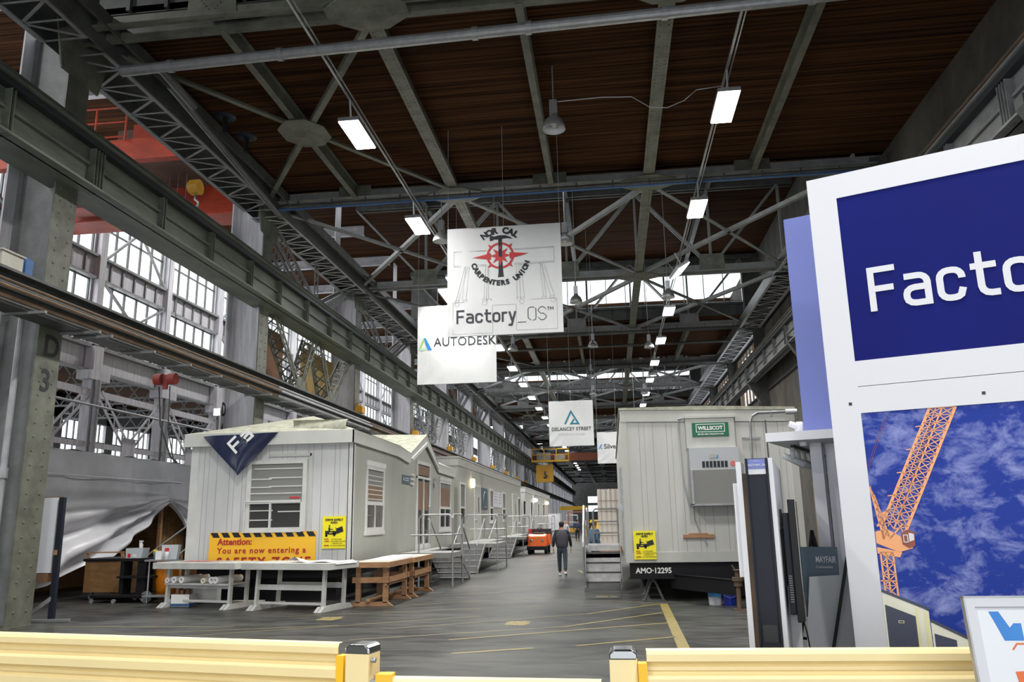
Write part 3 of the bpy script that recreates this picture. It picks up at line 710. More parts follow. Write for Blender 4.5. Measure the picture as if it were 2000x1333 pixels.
# transverse roof trusses
NX = [XL, -4.5, 1.57, 7.7]
for i in range(2, len(T) - 1):
    y = T[i]; n = i - 2; near = i <= 6
    c = thing('roof_truss', 'riveted steel roof truss across the nave, %s one from the camera' % ORD[n], 'truss', (0, y, 12), 'roof trusses across the nave')
    m = MB()
    for s in (-0.16, 0.16): m.bar((XL, y + s, 12.12), (XR - 0.3, y + s, 12.12), 0.03, 0.3, (0, 0, 1)); m.bar((XL, y + s * 1.6, 11.99), (XR - 0.3, y + s * 1.6, 11.99), 0.18, 0.02)
    obj('bottom_chord', m, M['grey'] if i > 2 else M['olive'], c)
    m = MB()
    for s in (-0.14, 0.14): m.bar((XL, y + s, 15.85), (XR - 0.3, y + s, 15.85), 0.1, 0.25)
    obj('top_chord', m, M['steel'], c)
    xs = [XL, -7.75, -4.5, -1.47, 1.57, 4.7, 7.7]
    for k in range(6):
        a = (xs[k], y, 12.2 if k % 2 else 15.8); b = (xs[k + 1], y, 15.8 if k % 2 else 12.2)
        # W web: bottom nodes at the odd points, top nodes at the even points
        d = MB(); 
        for s in (-0.12, 0.12): d.bar((a[0], y + s, a[2]), (b[0], y + s, b[2]), 0.10 if k % 2 else 0.08, 0.10, (0, 1, 0))
        obj('diagonal', d, M['grey'], c)
    for k in range(1, 7):
        v = MB().bar((xs[k], y - 0.05, 12.2), (xs[k], y - 0.05, 15.8), 0.09, 0.09); v.bar((xs[k], y + 0.07, 12.2), (xs[k], y + 0.07, 15.8), 0.09, 0.09) if near else None
        obj('vertical', v, M['grey'], c)
    for k in (1, 3, 5):
        g = MB(); x = xs[k]; g.prism([(x - 0.55, y - 0.19, 11.97), (x + 0.55, y - 0.19, 11.97), (x + 0.5, y - 0.19, 12.75), (x - 0.5, y - 0.19, 12.75)], (0, 0.02, 0))
        if near:
            for q in range(7): 
                g.rivet((x - 0.42 + 0.14 * q, y - 0.19, 12.05), (0, -1, 0), 0.022); g.rivet((x - 0.4 + 0.055 * q, y - 0.19, 12.65 - 0.07 * q), (0, -1, 0), 0.022); g.rivet((x + 0.4 - 0.055 * q, y - 0.19, 12.65 - 0.07 * q), (0, -1, 0), 0.022)
        obj('gusset', g, M['olive'] if i < 5 else M['grey'], c)
    for x in NX[1:3]:
        g = MB(); g.prism([(x - 0.85, y - 0.22, 11.94), (x - 0.3, y - 0.6, 11.94), (x + 0.3, y - 0.6, 11.94), (x + 0.85, y - 0.22, 11.94), (x + 0.85, y + 0.22, 11.94), (x + 0.3, y + 0.6, 11.94), (x - 0.3, y + 0.6, 11.94), (x - 0.85, y + 0.22, 11.94)], (0, 0, 0.02))
        if near:
            for q in range(9):
                for w_ in (-0.16, 0, 0.16): g.rivet((x - 0.68 + 0.17 * q, y + w_, 11.94), (0, 0, -1), 0.026)
        obj('gusset', g, M['olive'] if i < 5 else M['grey'], c)

# longitudinal roof beams at chord level and lateral cross bracing
for i in range(2, len(T) - 2):
    y0, y1 = T[i] + 0.2, T[i + 1] - 0.2; n = i - 2; low = (i - 2) % 3 == 0
    c = thing('roof_beam_grid', 'longitudinal beams and flat X bracing under the roof, %s bay from the camera' % ORD[n], 'beams', (0, y0, 12), 'longitudinal roof beam bays')
    for x, w in ((-4.5, 0.34), (1.57, 0.34)):
        m = MB().bar((x, y0, 12.0), (x, y1, 12.0), w, 0.03); m.bar((x, y0, 12.2), (x, y1, 12.2), 0.16, 0.36)
        if i < 4:
            k = y0 + 0.4
            while k < y1:
                m.rivet((x - 0.09, k, 11.985), (0, 0, -1), 0.022); m.rivet((x + 0.09, k, 11.985), (0, 0, -1), 0.022); k += 0.4 if int((k - y0) / 1.2) % 2 else 0.16
        obj('main_beam', m, M['olive'], c)
    if low:
        for x in (-7.7, -1.42, 4.7):
            obj('purlin', MB().ibeam((x, y0, 12.17), (x, y1, 12.17), 0.17, 0.42, 0.025), M['olive'], c)
    else:
        for x in (-7.7, -1.42, 4.7):
            obj('purlin', MB().ibeam((x, y0, 15.85), (x, y1, 15.85), 0.2, 0.4, 0.025), M['steel'], c)
    if i > 14: continue
    br = c
    pans = [(NX[0] + 0.2, NX[1])] if low else [(NX[0] + 0.2, NX[1]), (NX[1], NX[2]), (NX[2], NX[3])]
    for k, (xa, xb) in enumerate(pans):
        for a, b in (((xa, T[i] + 0.2), (xb, T[i + 1] - 0.2)), ((xb, T[i] + 0.2), (xa, T[i + 1] - 0.2))):
            obj('diagonal', MB().angle((a[0], a[1], 11.96), (b[0], b[1], 11.96), 0.14, 0.02), M['olive'] if low else M['grey'], br)
        if low:
            xm, ym = (xa + xb) / 2, (T[i] + T[i + 1]) / 2; g = MB()
            g.prism([(xm + 0.62 * math.cos(a) * 1.1, ym + 0.62 * math.sin(a) * 1.3, 11.92) for a in [PI / 8 + PI / 4 * q for q in range(8)]], (0, 0, 0.02))
            if i < 6:
                for q in range(-3, 4):
                    for s in (-1, 1): g.rivet((xm + q * 0.13, ym + s * abs(q) * 0.16, 11.92), (0, 0, -1), 0.022)
            obj('gusset', g, M['olive'], br)

# window-wall columns and X frames of the left aisle
for k in range(3, 18):
    y = ysl[k]; n = k - 3
    c = thing('aisle_column', 'pale steel column of the left window wall, %s one from the camera' % ORD[n], 'column', (-19.7, y, 0), 'columns of the left window wall')
    obj('shaft', MB().box((-19.95, y - 0.28, 0), (-19.55, y + 0.28, 8.7)).box((-19.97, y - 0.2, 8.7), (-19.75, y + 0.2, 17)), M['white'], c)
    obj('downpipe', MB().cyl((-19.42, y - 0.1, 0), (-19.42, y - 0.1, 7.35), 0.12), M['alu'], c)
    obj('bracket', MB().box((-20.0, y - 0.6, 7.35), (-19.4, y + 0.6, 7.7)), M['white'], c)
for k in range(3, 17):
    y0, y1 = ysl[k] + 0.35, ysl[k + 1] - 0.35; ym = (y0 + y1) / 2; n = k - 3
    f = thing('bracing_tower', 'whitish X-braced steel frame under the left windows, %s one from the camera' % ORD[n], 'steel frame', (-19.7, y0, 0), 'X-braced frames under the left windows')
    for z0, z1 in ((2.0, 6.9),):
        zm = 4.9
        for a, b in (((y0, z1), (ym, zm)), ((y1, z1), (ym, zm)), ((ym, zm), (y0, z0)), ((ym, zm), (y1, z0))):
            obj('diagonal', MB().laced((-19.6, a[0], a[1]), (-19.6, b[0], b[1]), (0, 0.35, 0.35) if (b[0] - a[0]) * (b[1] - a[1]) < 0 else (0, 0.35, -0.35), 0.34, 0.4, 0.1, 0.05), M['white'], f)
    obj('gusset', MB().cbox((-19.58, ym, 4.9), (0.03, 0.9, 0.9)), M['white'], f)
    obj('rail', MB().box((-19.72, y0 - 0.3, 6.75), (-19.6, y1 + 0.3, 7.0)).box((-19.72, y0 - 0.3, 4.8), (-19.6, y1 + 0.3, 5.0)), M['white'], f)
# far aisle trusses, seen through the frames
for k in range(3, 16):
    y = ysl[k]; n = k - 3; m = MB()
    m.laced((-32.0, y, 8.6), (-20.15, y, 8.6), (0, 0, 1), 1.1, 0.9, 0.1, 0.06, True)
    tag(obj('aisle_truss', m, M['grey']), 'light lattice truss in the aisle beyond the left windows, %s one from the camera' % ORD[n], 'truss', 'lattice trusses of the far aisle')
for k, z in enumerate((4.1, 6.3)):
    m = MB().cyl((-19.2, 10, z), (-19.2, 60, z), 0.05, n=6)
    tag(obj('pipe', m, M['pale']), 'thin %s pipe running along the left window frames' % ('lower', 'upper')[k], 'pipe')
# aisle roof beams and cross bracing on the glass
for k in range(3, 18):
    y = ysl[k]; n = k - 3
    m = MB().ibeam((-20, y, 16.7), (XL - 1.2, y, 16.7), 0.25, 0.5, 0.03)
    tag(obj('aisle_roof_beam', m, M['pale']), 'pale beam under the roof of the left crane aisle, %s one from the camera' % ORD[n], 'beam', 'roof beams of the left aisle')
    a, b = ysl[k] + 0.3, ysl[k + 1] - 0.3
    if k % 2 == 1:
        br = thing('window_brace', 'thin crossed steel rods in front of the left windows, %s set from the camera' % ORD[(k - 3) // 2], 'brace', (-19.8, y, 9), 'crossed rods at the left windows')
        for z0, z1 in ((8.9, 11.4), (12.4, 16.2)):
            obj('rod', MB().bar((-19.85, a, z0), (-19.85, b, z1), 0.09, 0.09).bar((-19.85, b, z0), (-19.85, a, z1), 0.09, 0.09), M['grey'], br)

# pipes
m = MB(); m.cyl((-10.2, 14.55, 11.52), (8.3, 14.0, 11.52), 0.115, n=14)
for x in (-9.1, -6.6, -2.4, -1.3, 1.4, 4.2): yy = 14.55 - 0.55 * (x + 10.2) / 18.5; m.cyl((x, yy, 11.52), (x + 0.12, yy, 11.52), 0.14, n=14)
p = obj('sprinkler_main', m, M['alu']); tag(p, 'thick grey sprinkler main crossing overhead near the camera', 'pipe')
m = MB(); m.cyl((-9.3, 14.5, 11.52), (-9.3, 16.0, 11.4), 0.1, n=12); m.cyl((-9.45, 15.2, 11.5), (-10.2, 23.2, 11.5), 0.09, n=10)
tag(obj('branch_pipe', m, M['steel']), 'dark pipe branching along the left eave strut', 'pipe')
m = MB().cyl((-10.3, 23.0, 11.66), (7.9, 23.0, 11.72), 0.035, n=8)
tag(obj('air_pipe', m, M['bluepipe']), 'thin blue air pipe below the first ceiling truss ahead', 'pipe')
m = MB().cyl((-10.3, 23.15, 11.82), (7.9, 23.15, 11.86), 0.06, n=8)
for k in range(16): m.bar((-9.6 + k * 1.12, 23.1, 11.75), (-9.6 + k * 1.12, 23.1, 12.0), 0.04, 0.04)
tag(obj('conduit', m, M['steel']), 'dark conduit with hangers just above the blue air pipe', 'pipe')
for n, (y, r) in enumerate(((43.1, 0.10), (46.5, 0.09), (53.0, 0.16), (73.0, 0.12))):
    m = MB().cyl((-10.3, y, 11.75), (7.9, y, 11.8), r, n=8)
    for k in range(12): m.bar((-9.5 + k * 1.5, y, 11.8), (-9.5 + k * 1.5, y, 12.1), 0.04, 0.04)
    tag(obj('cross_pipe', m, M['steel']), 'dark pipe crossing under the roof beyond the banners, %s one from the camera' % ORD[n], 'pipe', 'pipes crossing the nave')

# ================================================================== LAMPS
def led(x, y, z, label, grp):
    t = thing('led_high_bay', label, 'lamp', (x, y, z), grp)
    b = MB(); b.box((x - 0.25, y - 0.72, z + 0.03), (x + 0.25, y + 0.72, z + 0.12))
    for k in range(8): b.box((x - 0.23 + k * 0.06, y - 0.66, z + 0.12), (x - 0.22 + k * 0.06, y + 0.66, z + 0.17))
    obj('housing', b, M['lampshell'], t)
    obj('diffuser', MB().box((x - 0.235, y - 0.7, z), (x + 0.235, y + 0.7, z + 0.03)), M['lampon'], t)
    obj('hanger', MB().cyl((x, y - 0.5, z + 0.17), (x, y - 0.62, z + 0.62), 0.025).cyl((x, y + 0.5, z + 0.17), (x, y + 0.55, z + 0.62), 0.012), M['lampshell'], t)
    return t
ly = [17.2 + 6.22 * k for k in range(0, 23)]
l0 = led(0, 0, 0, 'x', 'x')
for side, x in (('left', -5.72), ('right', 3.0)):
    for k, y in enumerate(ly):
        if side == 'right' and k == 2: r = dup(l0, (x, y, 10.95), 'lit LED high bay lamp of the right row hanging askew, third from the camera', 'LED lamps of the right row'); r.rotation_euler = (0.0, -0.55, 0.15); continue
        dup(l0, (x, y, 10.97), 'bright rectangular LED high bay lamp in the %s row, %s from the camera' % (side, ORD[k] if k < 30 else ('thirty-first', 'thirty-second')[k - 30]), 'LED lamps of the %s row' % side)
for k, y in enumerate((8, 33, 40, 47, 54, 62, 70)):  # lamps added out of view to brighten the left aisle
    dup(l0, (-15.6, y, 16.36), 'LED lamp high under the roof of the left crane aisle, %s from the camera' % ORD[k], 'LED lamps of the left aisle')
    l = bpy.data.lights.new('led_light', 'AREA'); l.shape = 'RECTANGLE'; l.size = 0.45; l.size_y = 1.4; l.energy = 420; l.color = (1, 0.99, 0.98)
    o = bpy.data.objects.new('led_light', l); COL.objects.link(o); o.location = (-15.6, y, 16.32)
for ch in list(l0.children): bpy.data.objects.remove(ch)
bpy.data.objects.remove(l0)
for side, x in (('left', -5.72), ('right', 3.0)):
    m = MB().bar((x, 12, 11.6), (x, 210, 11.6), 0.05, 0.05).cyl((x + 0.09, 12, 11.6), (x + 0.09, 210, 11.6), 0.018, n=5)
    tag(obj('lamp_conduit', m, M['alu']), 'long metal raceway above the %s row of LED lamps' % side, 'raceway')
# real lamp light for the nearest fixtures
for x in (-5.72, 3.0):
    for y in [-1.5, 4.8, 11.0] + ly[:13]:
        l = bpy.data.lights.new('led_light', 'AREA'); l.shape = 'RECTANGLE'; l.size = 0.45; l.size_y = 1.4; l.energy = 450; l.color = (1, 0.985, 0.95); l.spread = 2.6
        o = bpy.data.objects.new('led_light', l); COL.objects.link(o); o.location = (x, y, 10.94 if y != ly[2] else 10.7)

def bell(x, y, z, label, flat=False):
    t = thing('bell_lamp', label, 'lamp', (x, y, z), 'unlit bell lamps'); zt = ZL if any(a <= y <= b for a, b in LOW) else ZH
    s = MB().lathe((x, y, z), [(0.27, 0), (0.275, 0.01), (0.255, 0.12), (0.20, 0.24), (0.11, 0.32), (0.08, 0.36)], 20)
    obj('shade', s, M['lampshell'], t, smooth=True)
    obj('reflector', MB().lathe((x, y, z), [(0.265, 0.005), (0.245, 0.12), (0.19, 0.23), (0.1, 0.3), (0.001, 0.31)], 20), M['lampin'], t, smooth=True)
    obj('bulb', MB().lathe((x, y, z), [(0.001, 0.06), (0.05, 0.08), (0.075, 0.14), (0.05, 0.22), (0.03, 0.3)], 12), M['lampin'], t, smooth=True)
    obj('ballast_box', MB().box((x - 0.09, y - 0.12, z + 0.37), (x + 0.09, y + 0.12, z + 0.72)).cyl((x, y, z + 0.72), (x, y, zt), 0.015, n=6), M['lampshell'], t)
    return t
bl = [(-0.95, 17.2, 'beside the first ceiling beam in front of the big square banner'), (-5.15, 24.3, 'hanging left of the hammer banner'), (-1.15, 25.2, 'half hidden at the right edge of the hammer banner'),
      (-1.10, 32.7, 'in front of the roof windows right of the hammer banner'), (2.74, 32.6, 'in front of the right half of the first roof windows'), (-0.6, 41.8, 'below the second low ceiling, left one'),
      (2.4, 42.6, 'below the second low ceiling, behind the right LED row'), (-0.94, 50.7, 'in front of the second roof windows, left one'), (2.97, 50.9, 'in front of the second roof windows, right one'),
      (-0.95, 58.8, 'below the second roof windows, left one'), (2.8, 59.2, 'below the second roof windows, right one'), (-4.9, 41.8, 'beside the left LED row over the second low ceiling')]
for x, y, d in bl: bell(x, y, 10.75, 'unlit aluminium bell lamp ' + d)
for k, (x, y) in enumerate(((-9.35, 17.6), (-9.3, 18.7))):
    t = thing('saucer_lamp', 'dark saucer lamp on a short stem at the left eave strut, %s one' % ('nearer', 'farther')[k], 'lamp', (x, y, 11.4), 'saucer lamps at the eave strut')
    obj('shade', MB().lathe((x, y, 12.0), [(0.04, 0.1), (0.12, 0.06), (0.26, 0.0), (0.27, -0.02), (0.12, -0.03), (0.03, -0.02)], 20), M['navyblack'], t, smooth=True)
    obj('stem', MB().cyl((x, y, 11.55), (x, y, 12.0), 0.06), M['black'], t)
m = MB().tube([(-0.85, 17.25, 11.5), (0.2, 17.3, 11.55), (0.9, 17.3, 11.5), (1.3, 17.3, 11.2), (1.7, 17.3, 11.15), (2.1, 17.3, 11.3), (2.4, 17.3, 11.55), (3.0, 17.3, 11.6)], 0.012, 5)
tag(obj('lamp_cable', m, M['lampshell']), 'sagging thin cable from the nearest bell lamp to the right raceway', 'cable')

# ================================================================== CRANES
c = thing('bridge_crane', 'orange-red overhead travelling crane in the left aisle', 'crane', (-15.5, 24, 12.2))
g = MB().box((-19.7, 24.6, 12.3), (XL - 1.3, 25.3, 13.6)); 
obj('main_girder', g, M['cranered'], c)
g = MB().box((-19.7, 24.3, 12.25), (XL - 1.3, 25.4, 12.3)).box((-19.7, 24.3, 13.6), (XL - 1.3, 25.4, 13.66)); obj('flange', g, M['cranered'], c)
obj('front_girder', MB().box((-19.7, 21.4, 13.0), (-12.4, 21.7, 13.7)), M['cranered'], c)
obj('trolley', MB().box((-16.2, 21.9, 13.35), (-13.2, 24.4, 13.5)).box((-15.4, 22.1, 13.5), (-13.9, 23.8, 14.4)), M['cranebrown'], c)
obj('trolley_box', MB().box((-14.6, 21.7, 13.55), (-13.4, 22.3, 14.35)), M['cranered'], c)
r = MB()
for z in (13.75, 14.25, 14.75): r.cyl((-19.7, 21.3, z), (-14.6, 21.3, z), 0.03, n=6)
for k in range(6): r.cyl((-19.7 + k * 1.02, 21.3, 13.6), (-19.7 + k * 1.02, 21.3, 14.75), 0.03, n=6)
obj('handrail', r, M['cranered'], c)
obj('end_panel', MB().box((-18.6, 23.8, 12.4), (-16.7, 24.2, 13.3)), M['cranepink'], c)
lv = MB()
for k in range(9): lv.box((-18.3, 23.76, 12.6 + k * 0.07), (-17.3, 23.79, 12.62 + k * 0.07))
obj('louver', lv, M['ink'], c)
rp = MB()
for x in (-14.6, -14.4, -14.2, -13.9, -13.6): rp.cyl((x, 23.3, 11.2), (x, 23.3, 13.4), 0.012, n=5)
obj('wire_rope', rp, M['grey'], c)
h = thing('crane_hook_block', 'yellow hook block hanging from the red crane', 'hook', (-13.2, 23.2, 12.0))
obj('sheave_block', MB().cyl((-13.35, 23.2, 12.75), (-13.05, 23.2, 12.75), 0.26, n=18).cyl((-13.42, 23.2, 12.75), (-13.38, 23.2, 12.75), 0.2, n=18), M['craneyel'], h)
obj('hook', MB().tube([(-13.2, 23.2, 12.5), (-13.2, 23.2, 12.32), (-13.08, 23.2, 12.22), (-13.08, 23.2, 12.1), (-13.2, 23.2, 12.02), (-13.32, 23.2, 12.1), (-13.33, 23.2, 12.2)], 0.035, 8), M['alu'], h, smooth=True)
# far yellow crane across the nave
c = thing('yellow_bridge_crane', 'distant bridge crane with yellow walkway and red-brown girder across the nave', 'crane', (-5, 100, 6.2))
obj('main_girder', MB().box((-9.6, 99.8, 8.9), (7.9, 100.6, 9.85)), M['girder'], c)
w_ = MB().box((-9.5, 98.5, 8.75), (-4.9, 99.6, 8.95))
obj('walkway', w_, M['yellow2'], c)
r = MB()
for z in (9.6, 10.3): r.box((-9.5, 98.45, z - 0.04), (-4.9, 98.55, z + 0.04)); 
for k in range(4): r.box((-9.5 + k * 1.51, 98.45, 8.9), (-9.4 + k * 1.51, 98.55, 10.3))
obj('handrail', r, M['yellow2'], c)
obj('machinery', MB().box((-8.9, 98.9, 8.95), (-7.2, 99.7, 9.9)).box((-6.7, 98.9, 8.95), (-5.4, 99.7, 9.6)), M['pale'], c)
obj('load_block', MB().box((-9.0, 99.0, 6.3), (-6.9, 99.5, 8.4)), M['craneyel'], c)
rp = MB()
for k in range(8): rp.bar((-8.7 + k * 0.24, 99.2, 8.3), (-8.7 + k * 0.24, 99.2, 8.8), 0.06, 0.06)
obj('wire_rope', rp, M['pale'], c)
obj('hook', MB().tube([(-7.9, 98.9, 7.6), (-7.9, 98.9, 7.2), (-7.65, 98.9, 7.0), (-7.8, 98.9, 6.8), (-8.1, 98.9, 6.95)], 0.09, 6), M['ink'], c)
b = MB().box((-6.8, 109, 3.0), (-3.2, 109.5, 3.5)); tag(obj('jib_beam', b, M['yellow2']), 'yellow jib beam low in the far nave', 'beam')

tag(obj('junction_box', MB().box((-11.3, 12.75, 6.42), (-10.95, 13.3, 6.85)).box((-11.32, 12.72, 6.85), (-10.92, 13.33, 6.88)), M['tabletop']), 'beige junction box standing on the lower girder beside the D 3 column', 'box')
tag(obj('blue_tin', MB().box((-11.25, 13.4, 6.42), (-10.98, 13.6, 6.9)).box((-11.2, 13.43, 6.9), (-11.03, 13.57, 6.94)), M['bluepipe']), 'small blue tin box on the lower girder next to the beige one', 'box')
h = thing('red_hook_block', 'dark red hook block hanging low in the left aisle', 'hook', (-15.0, 25.5, 5.6))
obj('sheave_block', MB().cyl((-15.4, 25.4, 6.75), (-15.15, 25.4, 6.75), 0.2, n=16).cyl((-14.9, 25.4, 6.75), (-14.65, 25.4, 6.75), 0.2, n=16).box((-15.1, 25.35, 6.4), (-14.95, 25.45, 6.9)), M['toolred'], h)
obj('chain', MB().tube([(-15.25, 25.4, 6.5), (-15.1, 25.4, 5.2), (-14.7, 25.5, 4.1), (-14.4, 25.4, 3.9)], 0.03, 5).tube([(-14.85, 25.4, 6.5), (-14.8, 25.4, 5.0), (-14.5, 25.4, 3.9)], 0.02, 5), M['ink'], h)
obj('wire_rope', MB().cyl((-15.2, 25.4, 7.0), (-15.2, 25.4, 12.3), 0.012, n=5).cyl((-14.85, 25.4, 7.0), (-14.85, 25.4, 12.3), 0.012, n=5), M['grey'], h)
t = thing('flood_lamp', 'small lit flood lamp left of the D 4 column', 'lamp', (-12.6, 24.6, 5.5))
obj('housing', MB().box((-12.95, 24.9, 5.35), (-12.6, 25.1, 5.6)).bar((-12.6, 25.0, 5.5), (-12.15, 24.6, 5.5), 0.05, 0.05), M['alu'], t)
obj('glass', MB().box((-12.93, 24.87, 5.37), (-12.62, 24.9, 5.58)), M['coollamp'], t)
# ================================================================== BUILDINGS
class PL:
    """a vertical (or any) plane: o origin, r right, u up, n outward"""
    def __init__(s, o, r, u=(0, 0, 1)):
        s.o = Vector(o); s.r = Vector(r).normalized(); s.u = Vector(u).normalized(); s.n = s.r.cross(s.u)
    def p(s, x, y, d=0.0): return s.o + s.r * x + s.u * y + s.n * d
    def box(s, mb, x0, y0, x1, y1, d0, d1):
        vs = [s.p(x0, y0, d0), s.p(x1, y0, d0), s.p(x1, y0, d1), s.p(x0, y0, d1), s.p(x0, y1, d0), s.p(x1, y1, d0), s.p(x1, y1, d1), s.p(x0, y1, d1)]
        return mb.add(vs, [(0, 1, 2, 3), (7, 6, 5, 4), (0, 4, 5, 1), (1, 5, 6, 2), (2, 6, 7, 3), (3, 7, 4, 0)])
    def poly(s, mb, pts, d, t=0.0):
        if t: return mb.prism([s.p(x, y, d) for x, y in pts], s.n * t)
        return mb.add([s.p(x, y, d) for x, y in pts], [tuple(range(len(pts)))])
    def ring(s, mb, x0, y0, x1, y1, w, d0, d1):
        s.box(mb, x0, y0, x1, y0 + w, d0, d1); s.box(mb, x0, y1 - w, x1, y1, d0, d1)
        s.box(mb, x0, y0 + w, x0 + w, y1 - w, d0, d1); s.box(mb, x1 - w, y0 + w, x1, y1 - w, d0, d1); return mb
    def text(s, t, size, x, y, d=0.004, **k): return text_mb(t, size, s.p(x, y, d), s.r, s.u, **k)

def siding(name, base, gcol, spacing, off=0.0, axis='X', wid=0.045):
    m = mat(name, base, 0.6, var=0.10, scale=1.3, stretch=(2, 2, 0.5)).copy(); nt = m.node_tree; b = nt.nodes['Principled BSDF']
    src = b.inputs['Base Color'].links[0].from_socket
    geo = nt.nodes.new('ShaderNodeNewGeometry'); sx = nt.nodes.new('ShaderNodeSeparateXYZ'); nt.links.new(geo.outputs['Position'], sx.inputs[0])
    def ma(op, a, b_=None):
        n = nt.nodes.new('ShaderNodeMath'); n.operation = op
        for i, q in enumerate((a, b_)):
            if q is None: continue
            if isinstance(q, (int, float)): n.inputs[i].default_value = q
            else: nt.links.new(q, n.inputs[i])
        return n.outputs[0]
    v = ma('ADD', sx.outputs[axis], 100 + off); v = ma('DIVIDE', v, spacing)
    f = ma('FRACT', v); g1 = ma('LESS_THAN', f, wid)
    f2 = ma('FRACT', ma('DIVIDE', ma('ADD', sx.outputs[axis], 100 + off + spacing * 0.62), spacing * 2)); g2 = ma('LESS_THAN', f2, wid * 0.4)
    g = ma('MAXIMUM', g1, g2)
    mx = nt.nodes.new('ShaderNodeMix'); mx.data_type = 'RGBA'; nt.links.new(g, mx.inputs['Factor']); nt.links.new(src, mx.inputs['A'])
    mx.inputs['B'].default_value = (*gcol, 1); nt.links.new(mx.outputs['Result'], b.inputs['Base Color']); return m
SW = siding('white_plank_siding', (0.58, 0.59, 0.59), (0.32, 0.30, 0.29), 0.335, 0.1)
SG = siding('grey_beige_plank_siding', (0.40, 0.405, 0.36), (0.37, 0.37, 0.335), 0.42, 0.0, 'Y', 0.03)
ST = siding('trailer_plank_siding', (0.50, 0.50, 0.475), (0.26, 0.25, 0.22), 0.31, 0.05, 'X', 0.035)

def window_part(pl, parent, x0, y0, x1, y1, fw=0.06, mid=None, vsplit=False, blinds=(), glow=None, sill=True, head=True, label=None):
    w = obj('window', pl.ring(MB(), x0, y0, x1, y1, fw, -0.02, 0.04), M['trim'], parent)
    g = MB(); pl.box(g, x0 + fw, y0 + fw, x1 - fw, y1 - fw, -0.01, 0.005); obj('pane', g, M['glassdark'], w)
    b = MB()
    if mid: pl.box(b, x0 + fw, mid - fw / 2, x1 - fw, mid + fw / 2, 0, 0.035)
    if vsplit: pl.box(b, (x0 + x1) / 2 - fw / 3, y0 + fw, (x0 + x1) / 2 + fw / 3, mid or y1, 0, 0.03)
    if b.v: obj('sash_bar', b, M['trim'], w)
    if blinds:
        b = MB()
        for z, a, c in blinds: pl.box(b, x0 + fw + (x1 - x0 - 2 * fw) * a, z - 0.012, x0 + fw + (x1 - x0 - 2 * fw) * c, z + 0.012, 0.005, 0.012)
        obj('blind_slat', b, M['trim'], w)
    if mid: bb = MB(); pl.box(bb, x0 + fw + 0.02, mid + fw / 2, x1 - fw - 0.02, y1 - fw, 0.005, 0.008); obj('blind', bb, M['blind'], w)
    if glow:
        b = MB(); pl.box(b, x0 + fw + 0.05, glow[0], x1 - fw - 0.1, glow[1], 0.008, 0.011); obj('reflection_board', b, M['orangeglow'], w) if False else obj('curtain', b, M['orangeglow'], w)  # warm glow of the room painted as flat colour over the glass
    if head: b = MB(); pl.box(b, x0 - 0.03, y1, x1 + 0.06, y1 + 0.13, 0, 0.05); obj('head_trim', b, M['trim'], w)
    if sill: b = MB(); pl.box(b, x0 - 0.06, y0 - 0.1, x1 + 0.04, y0, 0, 0.05); obj('sill', b, M['trim'], w)
    return w

K = 0.93
def kz(z): return 1.8 + (z - 1.8) * K
XH = -6.17; YH = 18.9; ZF = 0.84
# ---- small white cabin
c = thing('site_cabin', 'small off-white site cabin with shingled gable roof, behind the white tables', 'cabin', (-8.2, 24, 0))
Y1 = 34.0 * K; X0 = -10.3; ZT = kz(3.86)
# roof outline along the side: (y, z)
prof = [(YH, kz(4.22)), (22.9, kz(4.15)), (24.3, kz(4.03)), (26.5, kz(4.86)), (28.4, kz(3.96)), (Y1, kz(3.94))]
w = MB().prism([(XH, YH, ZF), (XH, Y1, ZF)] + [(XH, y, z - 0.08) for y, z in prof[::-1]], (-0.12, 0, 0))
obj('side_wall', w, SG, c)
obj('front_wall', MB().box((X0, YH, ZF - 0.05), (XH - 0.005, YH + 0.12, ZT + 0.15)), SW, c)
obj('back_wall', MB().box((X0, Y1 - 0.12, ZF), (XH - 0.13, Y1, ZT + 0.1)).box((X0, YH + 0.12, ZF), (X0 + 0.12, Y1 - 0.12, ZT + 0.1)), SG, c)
obj('underframe', MB().box((X0 + 0.3, YH + 0.5, 0.0), (XH - 0.5, YH + 0.8, ZF - 0.05)).box((X0 + 0.2, YH + 0.2, ZF - 0.3), (XH - 0.25, Y1 - 0.2, ZF - 0.05)), M['black'], c)
obj('fascia', MB().box((X0 - 0.16, YH - 0.16, ZT), (XH + 0.06, YH, kz(4.20))).prism([(XH + 0.02, YH - 0.16, ZT), (XH + 0.02, 22.9, kz(3.82)), (XH + 0.02, 24.2, kz(3.70)), (XH + 0.02, 26.5, kz(4.58)), (XH + 0.02, 28.5, kz(3.66)), (XH + 0.02, Y1, kz(3.62)),
    (XH + 0.02, Y1, kz(3.94)), (XH + 0.02, 28.4, kz(3.99)), (XH + 0.02, 26.5, kz(4.9)), (XH + 0.02, 24.3, kz(4.05)), (XH + 0.02, 22.9, kz(4.16)), (XH + 0.02, YH - 0.16, kz(4.20))], (0.05, 0, 0)), M['siding'], c)
r = MB(); e = kz(4.2); rg = 4.72; xm = (X0 + XH) / 2 + 0.15
A = Vector((X0 - 0.16, YH - 0.16, e)); B = Vector((XH + 0.08, YH - 0.16, e)); P = Vector((xm, YH + 2.3, rg)); Q = Vector((xm, Y1, rg)); C_ = Vector((XH + 0.08, Y1, kz(3.95))); D = Vector((X0 - 0.16, Y1, e))
r.add([A, B, P], [(0, 1, 2)]); r.add([B, Vector((XH + 0.08, 22.9, kz(4.17))), Vector((XH + 0.08, 24.3, kz(4.05))), Vector((XH - 1.9, 26.5, rg)), Q - Vector((0, Y1 - 27, 0)), P], [(0, 1, 2, 3, 4, 5)])
